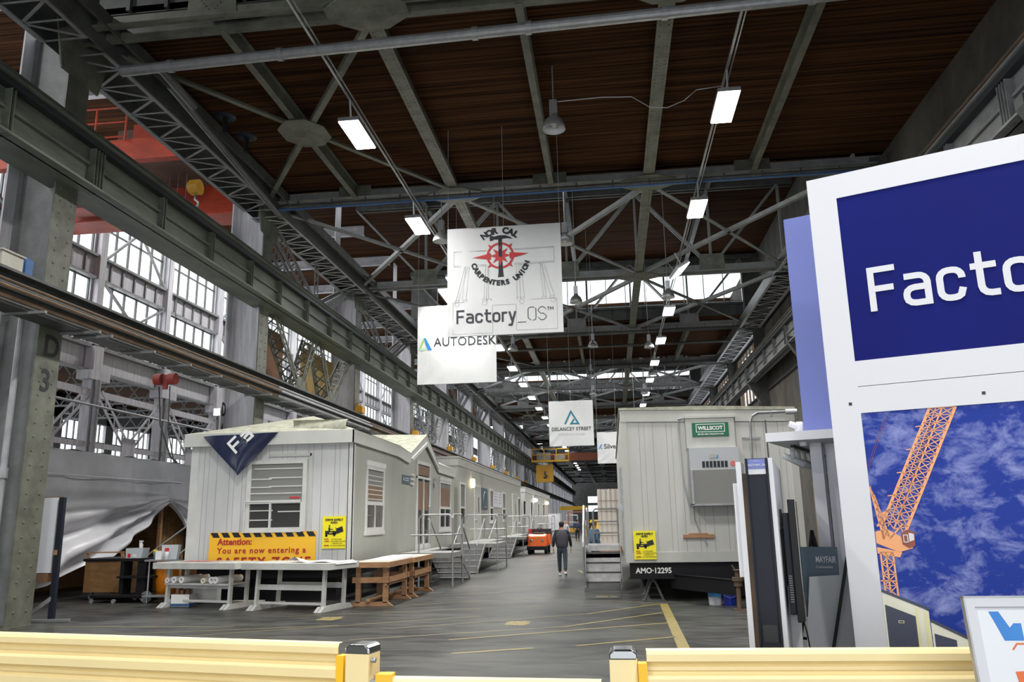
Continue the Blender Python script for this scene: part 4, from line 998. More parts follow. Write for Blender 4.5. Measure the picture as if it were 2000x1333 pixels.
r.add([Vector((XH + 0.08, 24.3, kz(4.05))), Vector((XH + 0.08, 26.5, kz(4.9))), Vector((XH - 1.9, 26.5, rg + 0.02)), Vector((xm, 24.0, rg + 0.02))], [(0, 1, 2, 3)])
r.add([Vector((XH + 0.08, 26.5, kz(4.9))), Vector((XH + 0.08, 28.4, kz(3.99))), Vector((XH - 1.9, 28.2, rg)), Vector((XH - 1.9, 26.5, rg + 0.02))], [(0, 1, 2, 3)])
r.add([Vector((XH + 0.08, 28.4, kz(3.99))), C_, Q, Vector((xm, 26.5, rg))], [(0, 1, 2, 3)]); r.add([A, P, Q, D], [(0, 1, 2, 3)])
obj('roof', r, M['shingle'], c)
# curled-up roofing sheet
r = MB(); n = 9
for k in range(n):
    a = 2.6 * k / (n - 1); r.add([(-7.9, YH + 0.35 + 0.1 * math.sin(a), 4.1 + 0.3 * k / n), (-6.35, YH - 0.10 + 0.28 * (1 - math.cos(a)) * 0.5, 4.08 + 0.13 * math.sin(a) + 0.02 * k)], [])
m0 = len(r.v)
r.f = [(2 * k, 2 * k + 1, 2 * k + 3, 2 * k + 2) for k in range(n - 1)]
obj('loose_roofing_sheet', r, M['shingle'], c)
obj('corner_trim', MB().box((XH - 0.1, YH - 0.02, ZF - 0.05), (XH + 0.02, YH, ZT)).box((XH, YH - 0.02, ZF - 0.05), (XH + 0.02, YH + 0.1, ZT)).box((X0 - 0.02, YH - 0.02, ZF - 0.05), (X0 + 0.18, YH, ZT)), M['trim'], c)
F = PL((0, YH, 0), (1, 0, 0)); Sd = PL((XH, 0, 0), (0, 1, 0))
wx0, wx1 = -9.47 * K, -8.10 * K
wn_ = obj('window', F.ring(MB(), wx0 - 0.02, kz(1.62), wx1 + 0.22, kz(3.47), 0.10, 0, 0.05), M['trim'], c)
g = MB(); F.box(g, wx0 + 0.06, kz(2.42), wx1 + 0.12, kz(3.4), -0.01, 0.02); obj('pane', g, M['blind'], wn_)
b = MB(); F.box(b, wx0 + 0.05, kz(1.68), wx1 + 0.12, kz(2.36), -0.01, 0.02); obj('pane', b, M['glassdark'], wn_)
b = MB(); F.box(b, wx0 - 0.05, kz(2.36), wx1 + 0.1, kz(2.42), 0.02, 0.07); F.ring(b, wx0 - 0.06, kz(1.60), wx0 + 0.62, kz(2.37), 0.035, 0.02, 0.07); F.ring(b, wx0 + 0.60, kz(1.60), wx1 + 0.12, kz(2.37), 0.03, 0.02, 0.06); obj('sash', b, M['trim'], wn_)
b = MB()
for z, a, d in ((3.24, 0.05, 1), (3.0, 0.35, 1), (2.97, 0.0, 0.4), (2.78, 0.35, 1), (2.76, 0.0, 0.4), (2.6, 0, 1), (2.16, 0, 0.45), (1.92, 0, 0.45), (2.13, 0.55, 1)):
    L = wx1 + 0.1 - wx0 - 0.08; F.box(b, wx0 + 0.08 + L * a, kz(z) - 0.015, wx0 + 0.08 + L * d, kz(z) + 0.012, 0.02, 0.03)
obj('blind_slat', b, M['trim'], wn_)
b = MB(); F.box(b, wx1 - 0.2, kz(2.46), wx1 + 0.05, kz(2.5), 0.02, 0.03); obj('red_strip', b, M['bred'], wn_)
b = MB(); F.box(b, wx1 - 0.75, kz(3.55), wx1 + 0.32, kz(3.62), 0, 0.03); F.box(b, wx1 + 0.28, kz(1.6), wx1 + 0.34, kz(3.62), 0, 0.03); obj('surround', b, M['siding'], wn_)
def S(y): return y * K
window_part(Sd, c, S(21.45), kz(1.58), S(23.2), kz(3.35), 0.09, kz(2.33), True, [(kz(3.35) - 0.12 * q, 0, 1) for q in range(2, 8)], (kz(2.42), kz(2.8)))
window_part(Sd, c, S(31.0), kz(1.5), S(33.2), kz(3.38), 0.09, kz(2.33), True, [], (kz(2.3), kz(3.1)))
d = obj('door', Sd.ring(MB(), S(27.2), kz(0.75), S(29.3), kz(3.9), 0.11, 0, 0.05), M['trim'], c)
b = MB(); Sd.box(b, S(27.2) + 0.11, kz(0.8), S(29.3) - 0.11, kz(3.8), -0.01, 0.01); obj('glass', b, M['glassdark'], d)
b = MB(); Sd.box(b, S(27.2) + 0.25, kz(3.42), S(29.3) - 0.2, kz(3.75), 0.01, 0.015); Sd.box(b, S(27.2) + 0.25, kz(2.2), S(29.3) - 0.25, kz(3.2), 0.01, 0.015); obj('curtain', b, M['orangeglow'], d)  # room glow painted on the door glass in the same way
b = MB(); Sd.box(b, S(27.2), kz(3.28), S(29.3), kz(3.36), 0.01, 0.06); Sd.box(b, S(28.2), kz(0.8), S(28.26), kz(3.28), 0.01, 0.05); Sd.box(b, S(27.2) + 0.1, kz(0.8), S(29.3) - 0.1, kz(1.05), 0.01, 0.05); obj('door_bar', b, M['trim'], d)
b = MB(); b.tube([Sd.p(S(29.0), kz(1.9), 0.03), Sd.p(S(29.0), kz(1.9), 0.1), Sd.p(S(29.0), kz(2.35), 0.1), Sd.p(S(29.0), kz(2.35), 0.03)], 0.02, 6); obj('door_handle', b, M['alu'], d)
b = MB(); Sd.poly(b, [(26.5 - 2.1, kz(3.88)), (26.5, kz(4.62)), (26.5 + 1.9, kz(3.85)), (26.5 + 1.8, kz(3.78)), (26.5, kz(4.5)), (26.5 - 2.0, kz(3.8))], 0.07, 0.03); obj('gable_trim', b, M['trim'], c)
b = MB()
for z in (3.35, 3.2, 3.05):
    Sd.box(b, S(26.4), kz(z) - 0.03, S(26.75), kz(z) + 0.03, 0, 0.06)
obj('wall_vent', b, M['trim'], c)
obj('wall_lamp', MB().cyl((XH + 0.05, S(30.0), kz(3.05)), (XH + 0.05, S(30.0), kz(3.3)), 0.06).box((XH, S(29.9), kz(3.2)), (XH + 0.06, S(30.1), kz(3.4))), M['alu'], c)
b = MB(); Sd.box(b, S(25.3), kz(3.02), S(26.3), kz(3.3), 0, 0.02)
pq = tag(obj('wall_plaque', b, M['slate']), 'small dark teal plaque on the side of the small white cabin', 'sign')
t_ = MB(); Sd.box(t_, S(25.6), kz(3.12), S(26.1), kz(3.15), 0.02, 0.024); Sd.box(t_, S(25.7), kz(3.19), S(26.15), kz(3.22), 0.02, 0.024); Sd.box(t_, S(25.42), kz(3.13), S(25.52), kz(3.21), 0.02, 0.024); obj('lettering', t_, M['cwhite'], pq)

# navy vinyl banner sagging over the eave
b = MB(); nn = 14
top0 = Vector((-9.95, YH - 0.20, kz(4.12))); top1 = Vector((-8.02, YH - 0.20, kz(4.17))); tip = Vector((-8.98, YH - 0.24, kz(3.08)))
rows = []
for j in range(nn + 1):
    t = j / nn; a = top0.lerp(tip, t); e_ = top1.lerp(tip, t); row = []
    for i in range(nn + 1):
        q = a.lerp(e_, i / nn); q.y += -0.05 * math.sin(i / nn * 9 + t * 4) * (1 - t) - 0.06 * math.sin(PI * i / nn); row.append(q)
    rows.append(row)
b.v = [q for row in rows for q in row]; b.f = [(j * (nn + 1) + i, (j + 1) * (nn + 1) + i, (j + 1) * (nn + 1) + i + 1, j * (nn + 1) + i + 1) for j in range(nn) for i in range(nn)]
b.add([top0, top1, top1 + Vector((-0.5, 0.9, 0.25)), top0 + Vector((0.9, 0.9, 0.22))], [(0, 1, 2, 3)])
bn = tag(obj('vinyl_banner', b, M['clothnavy'], smooth=True), 'dark navy banner corner hanging over the eave of the small cabin', 'banner')
rd = Vector((math.cos(0.95), 0, math.sin(0.95))); ud = Vector((-math.sin(0.95), 0, math.cos(0.95)))
tm, _ = square_word('Fa', 0, 0.27, 0.28, 0.05, 0.065, (-9.02, YH - 0.33, kz(3.62)), Vector((0.72, 0, 0.69)), Vector((-0.69, 0, 0.72)), 0.0)
obj('lettering', tm, M['paper'], bn)

# amber attention banner
ax0, ax1, az0, az1 = -10.44 * K, -7.56 * K, kz(0.70), kz(1.62)
b = MB(); F.box(b, ax0, az0, ax1, az1, 0.02, 0.035)
at = tag(obj('safety_banner', b, M['attyel']), 'amber attention banner with black hazard stripes on the small cabin front', 'sign')
b = MB(); wd = (ax1 - ax0) / 10
for k in range(10): 
    x = ax0 + 0.05 + k * wd; x1 = min(x + 0.17, ax1)
    F.poly(b, [(x + 0.05, az1 - 0.12), (min(x + 0.22, ax1), az1 - 0.12), (min(x + 0.15, ax1), az1 - 0.005), (x - 0.03, az1 - 0.005)], 0.038)
b2_ = MB()
for k in range(10):
    x = ax0 + 0.05 + k * wd
    F.poly(b2_, [(x + 0.05, az0 + 0.01), (min(x + 0.22, ax1), az0 + 0.01), (min(x + 0.15, ax1), az0 + 0.1), (x - 0.03, az0 + 0.1)], 0.038)
obj('hazard_stripe', b, M['ink'], at); obj('hazard_stripe', b2_, M['ink'], at)
obj('lettering', join(F.text('Attention:', 0.21, ax0 + 0.22, az1 - 0.29, 0.038, bold=0.007), F.text('You are now entering a', 0.19, ax0 + 0.22, az1 - 0.49, 0.038, bold=0.005, space=1.2),
                      F.text('SAFETY ZONE', 0.30, ax0 + 0.22, az1 - 0.80, 0.038, bold=0.010, space=1.3)), M['red'], at)

def cart_sign(pl, x0, y0, w, h, label):
    b = MB(); pl.box(b, x0, y0, x0 + w, y0 + h, 0.01, 0.035)
    t = tag(obj('safety_sign', b, M['signyel']), label, 'sign')
    f = lambda x, y: (x0 + x * w, y0 + y * h)
    obj('lettering', join(pl.text('DRIVE SAFELY', w * 0.125, *f(0.5, 0.86), 0.037, align='CENTER', bold=0.003), pl.text('AND:', w * 0.125, *f(0.5, 0.775), 0.037, align='CENTER', bold=0.003),
        pl.text('IS IT SAFE SPEED', w * 0.062, *f(0.40, 0.27), 0.037), pl.text('FOR PEOPLE WALKING', w * 0.062, *f(0.38, 0.205), 0.037), pl.text('AROUND YOU', w * 0.062, *f(0.45, 0.145), 0.037), pl.text('TO YOUR SUPERVISOR', w * 0.062, *f(0.36, 0.075), 0.037)), M['ink'], t)
    obj('red_lettering', join(pl.text('STOP:', w * 0.07, *f(0.1, 0.27), 0.037, bold=0.002), pl.text('LOOK:', w * 0.07, *f(0.1, 0.205), 0.037, bold=0.002), pl.text('LISTEN:', w * 0.07, *f(0.08, 0.075), 0.037, bold=0.002)), M['red'], t)
    g = MB(); sc = min(w, h * 0.72)
    def bx(a, b_, c_, d_): pl.poly(g, [f(a, b_), f(c_, b_), f(c_, d_), f(a, d_)], 0.038)
    bx(0.12, 0.44, 0.30, 0.55); bx(0.28, 0.43, 0.60, 0.475); bx(0.44, 0.45, 0.62, 0.545); bx(0.26, 0.53, 0.34, 0.66); bx(0.30, 0.50, 0.47, 0.54); bx(0.31, 0.58, 0.46, 0.605); bx(0.14, 0.38, 0.20, 0.45)
    for cx, cy, r_ in ((0.18, 0.40, 0.055), (0.52, 0.42, 0.055), (0.30, 0.70, 0.036)): pl.poly(g, [(x0 + cx * w + r_ * w * math.cos(a * PI / 8), y0 + cy * h + r_ * w * math.sin(a * PI / 8)) for a in range(16)], 0.038)
    pl.poly(g, [f(0.60, 0.62), f(0.66, 0.46), f(0.92, 0.52), f(0.86, 0.69)], 0.038)
    pl.poly(g, [f(0.56, 0.66), f(0.58, 0.66), f(0.67, 0.44), f(0.64, 0.44)], 0.038)
    obj('pictogram', g, M['ink'], t); return t
cart_sign(F, -7.39 * K, kz(1.18), 0.61 * K, 0.80 * K, 'yellow drive safely sign at the right end of the small cabin front')

# ---- long grey-beige office trailers behind
def long_trailer(name, label, y0, y1, zt, zb, mats, parts):
    c = thing(name, label, 'trailer', (XH - 1.9, (y0 + y1) / 2, 0))
    obj('body', MB().box((XH - 3.9, y0, zb), (XH, y1, zt - 0.02)), mats, c)
    obj('fascia', MB().box((XH - 3.93, y0 - 0.03, zt - 0.32), (XH + 0.03, y1 + 0.03, zt)).box((XH - 3.97, y0 - 0.06, zt), (XH + 0.06, y1 + 0.06, zt + 0.05)), M['trim'] if name == 'white_trailer' else M['siding2'], c)
    obj('underframe', MB().box((XH - 3.6, y0 + 0.1, 0.25), (XH - 0.15, y1 - 0.1, zb)).box((XH - 3.4, y0 + 3, 0), (XH - 0.4, y0 + 3.6, 0.3)).box((XH - 3.4, y1 - 3.6, 0), (XH - 0.4, y1 - 3, 0.3)), M['black'], c)
    return c
def door_part(pl, parent, y0, y1, z0, z1, m):
    d = obj('door', pl.box(MB(), y0, z0, y1, z1, 0, 0.03), m, parent)
    obj('frame', pl.ring(MB(), y0 - 0.06, z0 - 0.02, y1 + 0.06, z1 + 0.06, 0.05, 0, 0.045), M['trim'], d)
    b = MB(); pl.box(b, y0 + 0.62 * (y1 - y0), z0 + 1.35, y0 + 0.72 * (y1 - y0), z0 + 2.05, 0.03, 0.035); obj('vision_panel', b, M['glassdark'], d)
    b = MB(); b.cyl(pl.p(y0 + 0.15, z0 + 1.0, 0.03), pl.p(y0 + 0.15, z0 + 1.0, 0.10), 0.035); pl.box(b, y0 + 0.12, z0 + 0.97, y0 + 0.28, z0 + 1.02, 0.08, 0.10); obj('door_handle', b, M['alu'], d)
    return d
B2 = long_trailer('office_trailer', 'long grey-beige office trailer in the row behind the small cabin', 32.4, 55.5, kz(4.55), 0.84 - 0.1, SG, 0)
Sb = PL((XH, 0, 0), (0, 1, 0))
window_part(Sb, B2, S(35.3), kz(1.6), S(36.6), kz(3.5), 0.08, kz(2.4), False, [], None, head=False, sill=True)
door_part(Sb, B2, S(39.1), S(40.9), kz(0.75), kz(3.45), M['siding2'])
window_part(Sb, B2, S(44.2), kz(1.75), S(45.5), kz(3.5), 0.08, kz(2.5), head=False)
window_part(Sb, B2, S(49.4), kz(1.8), S(50.9), kz(3.5), 0.08, kz(2.5), head=False)
door_part(Sb, B2, S(54.5), S(57.0), kz(0.75), kz(3.5), M['siding2'])
window_part(Sb, B2, S(57.8), kz(1.6), S(59.2), kz(3.4), 0.08, head=False)
wl = MB().lathe((XH + 0.08, S(38.3), kz(3.38)), [(0.001, -0.02), (0.09, 0.0), (0.10, 0.08), (0.10, 0.28), (0.09, 0.36), (0.001, 0.38)], 14)
tag(obj('wall_lamp', wl, M['warmlamp'], smooth=True), 'glowing warm oval lamp on the grey-beige trailer wall', 'lamp')
b = MB(); Sb.box(b, S(41.3), kz(2.38), S(43.4), kz(3.48), 0.01, 0.03)
ps = tag(obj('poster', b, M['slate']), 'dark grey-blue poster with pale curves on the grey-beige trailer', 'poster')
g = MB(); g.tube([Sb.p(S(42.4) + 0.5 * math.cos(a / 5), kz(2.9) + 0.36 * math.sin(a / 5), 0.035) for a in range(4, 26)], 0.015, 4); Sb.box(g, S(41.8), kz(2.5), S(43.0), kz(2.52), 0.03, 0.035); obj('artwork', g, M['greyb'], ps)
for k, (ya, yb) in enumerate(((45.6, 47.2), (47.4, 49.1))):
    b = MB(); Sb.box(b, S(ya), kz(2.55), S(yb), kz(3.42), 0.01, 0.03)
    q = tag(obj('notice_board', b, M['board']), 'white notice panel on the grey-beige trailer, %s of the pair' % ('nearer', 'farther')[k], 'sign', 'white notice panels on the trailer')
    g = MB()
    for j in range(4): Sb.box(g, S(ya) + 0.2, kz(3.3 - j * 0.17), S(yb) - 0.25 - 0.12 * (j % 2), kz(3.34 - j * 0.17), 0.03, 0.034)
    obj('printing', g, M['inkgrey'], q)
B3 = long_trailer('white_trailer', 'white office trailer at the far end of the left trailer row', 58.4, 82, kz(4.28), 0.9, M['siding'], 0)
for ya, yb in ((61.2, 63.2), (66.9, 68.6), (73.5, 75.0), (79.0, 81.0), (85.5, 87.2)):
    window_part(Sb, B3, S(ya) , kz(2.0), S(yb), kz(3.3), 0.08, head=False, sill=False)
for k, (y, mm, w_) in enumerate(((64.8, 'coollamp', 'white'), (76.5, 'warmlamp', 'amber'))):
    t = MB().lathe((XH + 0.15, y, kz(3.45)), [(0.001, -0.16), (0.14, -0.1), (0.2, 0), (0.14, 0.1), (0.001, 0.16)], 12)
    tag(obj('wall_lamp', t, M[mm], smooth=True), 'bright %s lamp on the far white trailer wall' % w_, 'lamp')
t = MB().cyl((XH + 0.5, 57.2, 0.0), (XH + 0.5, 57.2, 1.2), 0.2, n=12); tag(obj('barrel', t, M['extred']), 'dark red drum standing between the two long trailers', 'drum')

# ---- right-hand trailer
WX0, WX1, WY, WZ0, WZ1 = 0.30, 4.17, 18.6, 0.83, 4.22
c = thing('storage_trailer', 'large grey-beige office trailer on the right, on a black steel frame', 'trailer', ((WX0 + WX1) / 2, 26, 0))
obj('body', MB().prism([(WX0, WY, WZ0), (WX1, WY, WZ0), (WX1, WY, WZ1 - 0.1), (WX0, WY, WZ1)], (0, 15.5, 0)), ST, c)
Fw = PL((0, WY, 0), (1, 0, 0))
b = MB(); Fw.poly(b, [(WX0 - 0.02, WZ1 - 0.24), (WX1 + 0.02, WZ1 - 0.34), (WX1 + 0.02, WZ1 - 0.07), (WX0 - 0.02, WZ1 + 0.03)], 0, 0.03); obj('fascia', b, M['siding2'], c)
obj('roof', MB().prism([(WX0 - 0.04, WY - 0.05, WZ1 + 0.03), (WX1 + 0.04, WY - 0.05, WZ1 - 0.08), (WX1 + 0.04, WY - 0.05, WZ1 - 0.02), (2.2, WY - 0.05, WZ1 + 0.07), (WX0 - 0.04, WY - 0.05, WZ1 + 0.08)], (0, 15.6, 0)), M['shingle'], c)
b = MB(); Fw.box(b, WX0 - 0.02, WZ0, WX1 + 0.02, WZ0 + 0.22, 0, 0.03); Fw.box(b, WX0 - 0.02, WZ0 + 0.22, WX0 + 0.13, WZ1 - 0.24, 0, 0.02); Fw.box(b, WX1 - 0.13, WZ0 + 0.22, WX1 + 0.02, WZ1 - 0.34, 0, 0.02); obj('trim_board', b, M['siding2'], c)
fr = MB().box((WX0 + 0.05, WY + 0.05, WZ0 - 0.32), (WX1 - 0.05, WY + 0.15, WZ0)).box((WX0 + 0.3, WY + 0.15, WZ0 - 0.32), (WX0 + 0.5, WY + 15, WZ0)).box((WX1 - 0.5, WY + 0.15, WZ0 - 0.32), (WX1 - 0.3, WY + 15, WZ0))
fr.box((WX0 + 0.02, WY + 0.0, WZ0 - 0.35), (WX1 - 0.02, WY + 0.2, WZ0 - 0.32)); fr.box((WX0 + 0.6, WY + 4, 0.0), (WX0 + 1.0, WY + 4.4, 0.6)); fr.box((WX1 - 1.0, WY + 4, 0), (WX1 - 0.6, WY + 4.4, 0.6)); fr.box((WX0 + 0.6, WY + 11, 0.0), (WX0 + 1.0, WY + 11.4, 0.6))
fo = obj('chassis', fr, M['black'], c)
obj('lettering', Fw.text('AMO·12295', 0.165, 0.48, 0.60, -0.045, bold=0.004, xs=0.95), M['paper'], fo)
hh = MB(); xc = 2.42; yc = 16.9
for s_ in (-1, 1):
    a = Vector((xc + s_ * 1.15, WY + 0.2, 0.42)); b_ = Vector((xc + s_ * 0.02, yc, 0.42))
    hh.bar(a, b_, 0.06, 0.28); hh.bar(a + Vector((0, 0, 0.145)), b_ + Vector((0, 0, 0.145)), 0.12, 0.012); hh.bar(a - Vector((0, 0, 0.145)), b_ - Vector((0, 0, 0.145)), 0.12, 0.012)
obj('tow_hitch', hh, M['black'], c)
ja = MB().cyl((xc, yc - 0.05, 0.0), (xc, yc - 0.05, 0.75), 0.045); ja.cyl((xc, yc - 0.05, 0.55), (xc, yc - 0.05, 0.62), 0.11); ja.cyl((xc, yc - 0.05, 0.45), (xc, yc - 0.05, 0.55), 0.08); ja.box((xc - 0.12, yc - 0.15, 0), (xc + 0.12, yc + 0.05, 0.02)); ja.bar((xc - 0.02, yc - 0.05, 0.73), (xc - 0.09, yc - 0.05, 0.85), 0.03, 0.03); ja.cyl((xc, yc - 0.05, 0.75), (xc, yc - 0.05, 0.77), 0.08)
obj('hitch_jack', ja, M['rust'], c)
acb = obj('air_conditioner', MB().box((1.76, WY - 0.10, 3.32), (2.84, WY, 4.02)), M['siding2'], c)
obj('casing', MB().box((1.79, WY - 0.30, 2.82), (2.86, WY, 3.31)), M['greyb'], acb); obj('rain_cap', MB().box((1.74, WY - 0.12, 4.0), (2.88, WY, 4.05)), M['siding2'], acb)
b = MB().box((1.78, WY - 0.34, 2.06), (1.83, WY, 2.82)).box((2.80, WY - 0.34, 2.06), (2.86, WY, 2.82)).box((1.78, WY - 0.34, 2.04), (2.86, WY, 2.08)); obj('lower_casing', b, M['alu'], acb)
obj('mesh_grille', MB().box((1.83, WY - 0.32, 2.08), (2.80, WY - 0.30, 2.82)), M['blind'], acb)
b = MB()
for k in range(7): b.box((2.05 + k * 0.082, WY - 0.305, 2.87), (2.05 + k * 0.082 + 0.062, WY - 0.30, 3.01))
obj('vent_slot', b, M['ink'], acb)
b = MB().box((2.22, WY - 0.31, 3.08), (2.36, WY - 0.30, 3.17)); obj('maker_plate', b, M['tabletop'], acb)
b = MB().add([(2.36, WY - 0.311, 3.08), (2.41, WY - 0.311, 3.08), (2.41, WY - 0.311, 3.17)], [(0, 1, 2)]); obj('blue_mark', b, M['sky'], acb)
b = MB().cyl((2.72, WY - 0.31, 2.95), (2.72, WY - 0.30, 2.95), 0.06, n=16); obj('red_sticker', b, mat('pale_red_sticker', (0.6, 0.15, 0.13)), acb)
sg = tag(obj('company_sign', MB().box((1.90, WY - 0.125, 3.58), (2.71, WY - 0.105, 3.89)), M['wgreen']), 'green and white rental company sign on the right-hand trailer', 'sign')
Fs = PL((0, WY - 0.125, 0), (1, 0, 0)); b = Fs.ring(MB(), 1.985, 3.675, 2.625, 3.86, 0.014, 0, 0.003)
obj('border', b, M['paper'], sg)
obj('lettering', join(Fs.text('WILLSCOT', 0.115, 2.305, 3.728, 0.001, align='CENTER', bold=0.004, xs=0.98), Fs.text('800.782.1500 | WILLSCOT.COM', 0.042, 2.305, 3.615, 0.001, align='CENTER', bold=0.0012)), M['paper'], sg)
b = MB().tube([(3.17, WY - 0.04, 2.3), (3.20, WY - 0.04, 3.7), (3.21, WY - 0.04, 3.9), (3.26, WY - 0.04, 4.02), (3.38, WY - 0.04, 4.09), (4.0, WY - 0.04, 4.1)], 0.025, 8)
b.box((3.0, WY - 0.05, 3.5), (3.4, WY - 0.02, 3.54)); b.box((3.66, WY - 0.05, 4.0), (3.70, WY, 4.14)); obj('conduit', b, M['alu'], c)
b = MB().tube([(4.0, WY - 0.04, 4.1), (4.25, WY - 0.04, 4.1)], 0.05, 10); obj('conduit_cap', b, M['cwhite'], c)
b = MB().tube([(1.60, WY - 0.03, 4.0), (1.63, WY - 0.04, 3.5), (1.66, WY - 0.04, 2.5), (1.75, WY - 0.04, 2.0)], 0.012, 5).tube([(1.82, WY - 0.03, 2.04), (1.83, WY - 0.03, 1.75), (1.95, WY - 0.03, 1.45), (2.08, WY - 0.04, 1.2)], 0.012, 5).tube([(1.6, WY - 0.03, 4.0), (1.72, WY - 0.08, 4.01)], 0.02, 5)
obj('cable', b, M['inkgrey'], c)
obj('wood_cleat', MB().box((1.56, WY - 0.06, 1.35), (2.24, WY, 1.42)).box((1.68, WY - 0.06, 1.42), (2.10, WY, 1.45)), M['tablewood'], c)
b = MB().box((WX0 - 0.05, WY + 3.0, 2.2), (WX0, WY + 3.3, 3.1)).box((WX0 - 0.12, WY + 0.6, 1.95), (WX0, WY + 0.8, 2.15)).box((WX0 - 0.04, WY + 1.0, 0.95), (WX0, WY + 2.2, 3.0)); obj('door', b, M['alu'], c)
cart_sign(PL((0, WY - 0.03, 0), (1, 0, 0)), 0.46, 0.90, 0.49, 0.62, 'yellow drive safely sign on the lower left of the right-hand trailer')

# jack stands under it
def jack(x, y, label):
    m = MB().box((x - 0.25, y - 0.22, 0), (x + 0.25, y + 0.22, 0.03))
    for sx, sy in ((-1, -1), (1, -1), (1, 1), (-1, 1)): m.bar((x + sx * 0.2, y + sy * 0.18, 0.03), (x + sx * 0.03, y + sy * 0.03, 0.46), 0.03, 0.03)
    m.cyl((x, y, 0.4), (x, y, 0.475), 0.05)
    tag(obj('jack_stand', m, M['steel']), label, 'stand', 'jack stands under the trailer')
jack(0.85, 18.75, 'steel jack stand under the front left corner of the right-hand trailer'); jack(0.9, 20.2, 'steel jack stand in shade behind the front one'); jack(0.9, 22.2, 'steel jack stand farthest back under the right-hand trailer')
def bucket(x, y, m, label, band):
    t = thing('paint_bucket', label, 'bucket', (x, y, 0), None)
    obj('tub', MB().lathe((x, y, 0), [(0.001, 0), (0.13, 0), (0.15, 0.34), (0.16, 0.34), (0.16, 0.36), (0.145, 0.36), (0.13, 0.02)], 20), M[m], t, smooth=False)
    obj('lid', MB().cyl((x, y, 0.33), (x, y, 0.355), 0.145, n=20), M['cwhite'] if m != 'bluep' else M['bluep'], t)
    l = MB().lathe((x, y, 0), [(0.144, 0.16), (0.1515, 0.31)], 20); obj('label_band', l, M[band], t) if band else None
    g = MB().tube([(x - 0.155, y, 0.3), (x - 0.12, y - 0.13, 0.2), (x, y - 0.17, 0.16), (x + 0.12, y - 0.13, 0.2), (x + 0.155, y, 0.3)], 0.005, 4); obj('handle', g, M['alu'], t)
bucket(2.08, 17.9, 'cwhite', 'white bucket with blue label under the trailer hitch', 'sky'); bucket(2.36, 17.75, 'bluep', 'deep blue bucket beside the white one under the hitch', None)

# ================================================================== STAIRS
def rail(m, pts, r=0.022): m.tube(pts, r, 8)
# metal stairs at the right-hand trailer
c = thing('metal_stairs', 'galvanised stair and landing left of the right-hand trailer', 'stairs', (-0.2, 20.6, 0))
xs0, xs1 = -0.70, 0.20; ys = [20.3, 20.55, 20.8, 21.05]; zs = [0.22, 0.45, 0.68, 0.92]
for k in range(4):
    m = MB().box((xs0, ys[k], zs[k] - 0.03), (xs1, ys[k] + 0.27, zs[k])); td = obj('tread', m, M['diamond'], c); obj('nosing', MB().box((xs0, ys[k] - 0.01, zs[k] - 0.035), (xs1, ys[k] + 0.02, zs[k] + 0.004)), M['steel'], td)
    m = MB().box((xs0, ys[k] + 0.25, zs[k]), (xs1, ys[k] + 0.265, zs[k] + 0.2)) if k < 3 else MB().box((xs0, ys[k], zs[k] - 0.14), (xs1, ys[k] + 0.02, zs[k] - 0.02))
    obj('riser', m, M['diamond'], c)
obj('landing', MB().box((xs0, 21.3, 1.05), (xs1, 22.9, 1.1)).box((xs0, 21.28, 0.95), (xs1, 21.3, 1.1)), M['diamond'], c)
for x in (xs0 - 0.02, xs1 + 0.01):
    obj('stringer', MB().prism([(x, 20.15, 0.1), (x, 20.4, 0.1), (x, 21.35, 0.95), (x, 21.35, 1.1), (x, 20.95, 0.95)], (0.02, 0, 0)), M['alu'], c)
for x in (xs0 - 0.01, xs1 + 0.0):
    for y in (20.2, 21.35, 22.8): obj('leg', MB().cyl((x, y, 0), (x, y, 0.3 if y < 21 else 1.08), 0.025), M['alu'], c)
m = MB(); x = xs0 - 0.03
rail(m, [(x, 20.2, 0.02), (x, 20.2, 1.1), (x, 20.25, 1.2), (x, 21.3, 2.12), (x, 21.4, 2.15), (x, 21.45, 2.1), (x, 21.45, 1.1)], 0.03); rail(m, [(x, 20.2, 0.7), (x, 21.4, 1.65)])
obj('handrail', m, M['alu'], c)
m = MB(); y = 22.85; rail(m, [(-0.52, y, 1.1), (-0.52, y, 2.0), (-0.45, y, 2.08), (0.2, y, 2.08)], 0.026)
for z in (1.4, 1.72): rail(m, [(-0.52, y, z), (0.2, y, z)])
rail(m, [(-0.66, 21.4, 1.1), (-0.66, 21.4, 2.0), (-0.66, 21.5, 2.08), (-0.66, 22.85, 2.08), (-0.66, 22.85, 1.1)]); rail(m, [(-0.66, 21.4, 1.6), (-0.66, 22.85, 1.6)])
rail(m, [(0.2, 22.85, 1.1), (0.2, 22.85, 2.08)])
obj('guard_rail', m, M['alu'], c)
m = MB().box((-0.68, 19.2, 0.0), (0.17, 20.2, 0.012))
mt = tag(obj('door_mat', m, M['ink']), 'dark slip mat with yellow markings at the foot of the metal stairs', 'mat')
g = MB().box((-0.45, 19.5, 0.012), (-0.16, 19.85, 0.016)).box((-0.12, 19.5, 0.012), (0.05, 19.85, 0.016)).box((-0.62, 20.1, 0.012), (0.12, 20.15, 0.016)); obj('yellow_marking', g, M['paintfade'], mt)

c.location.y += 1.15; c.location.x -= 0.03
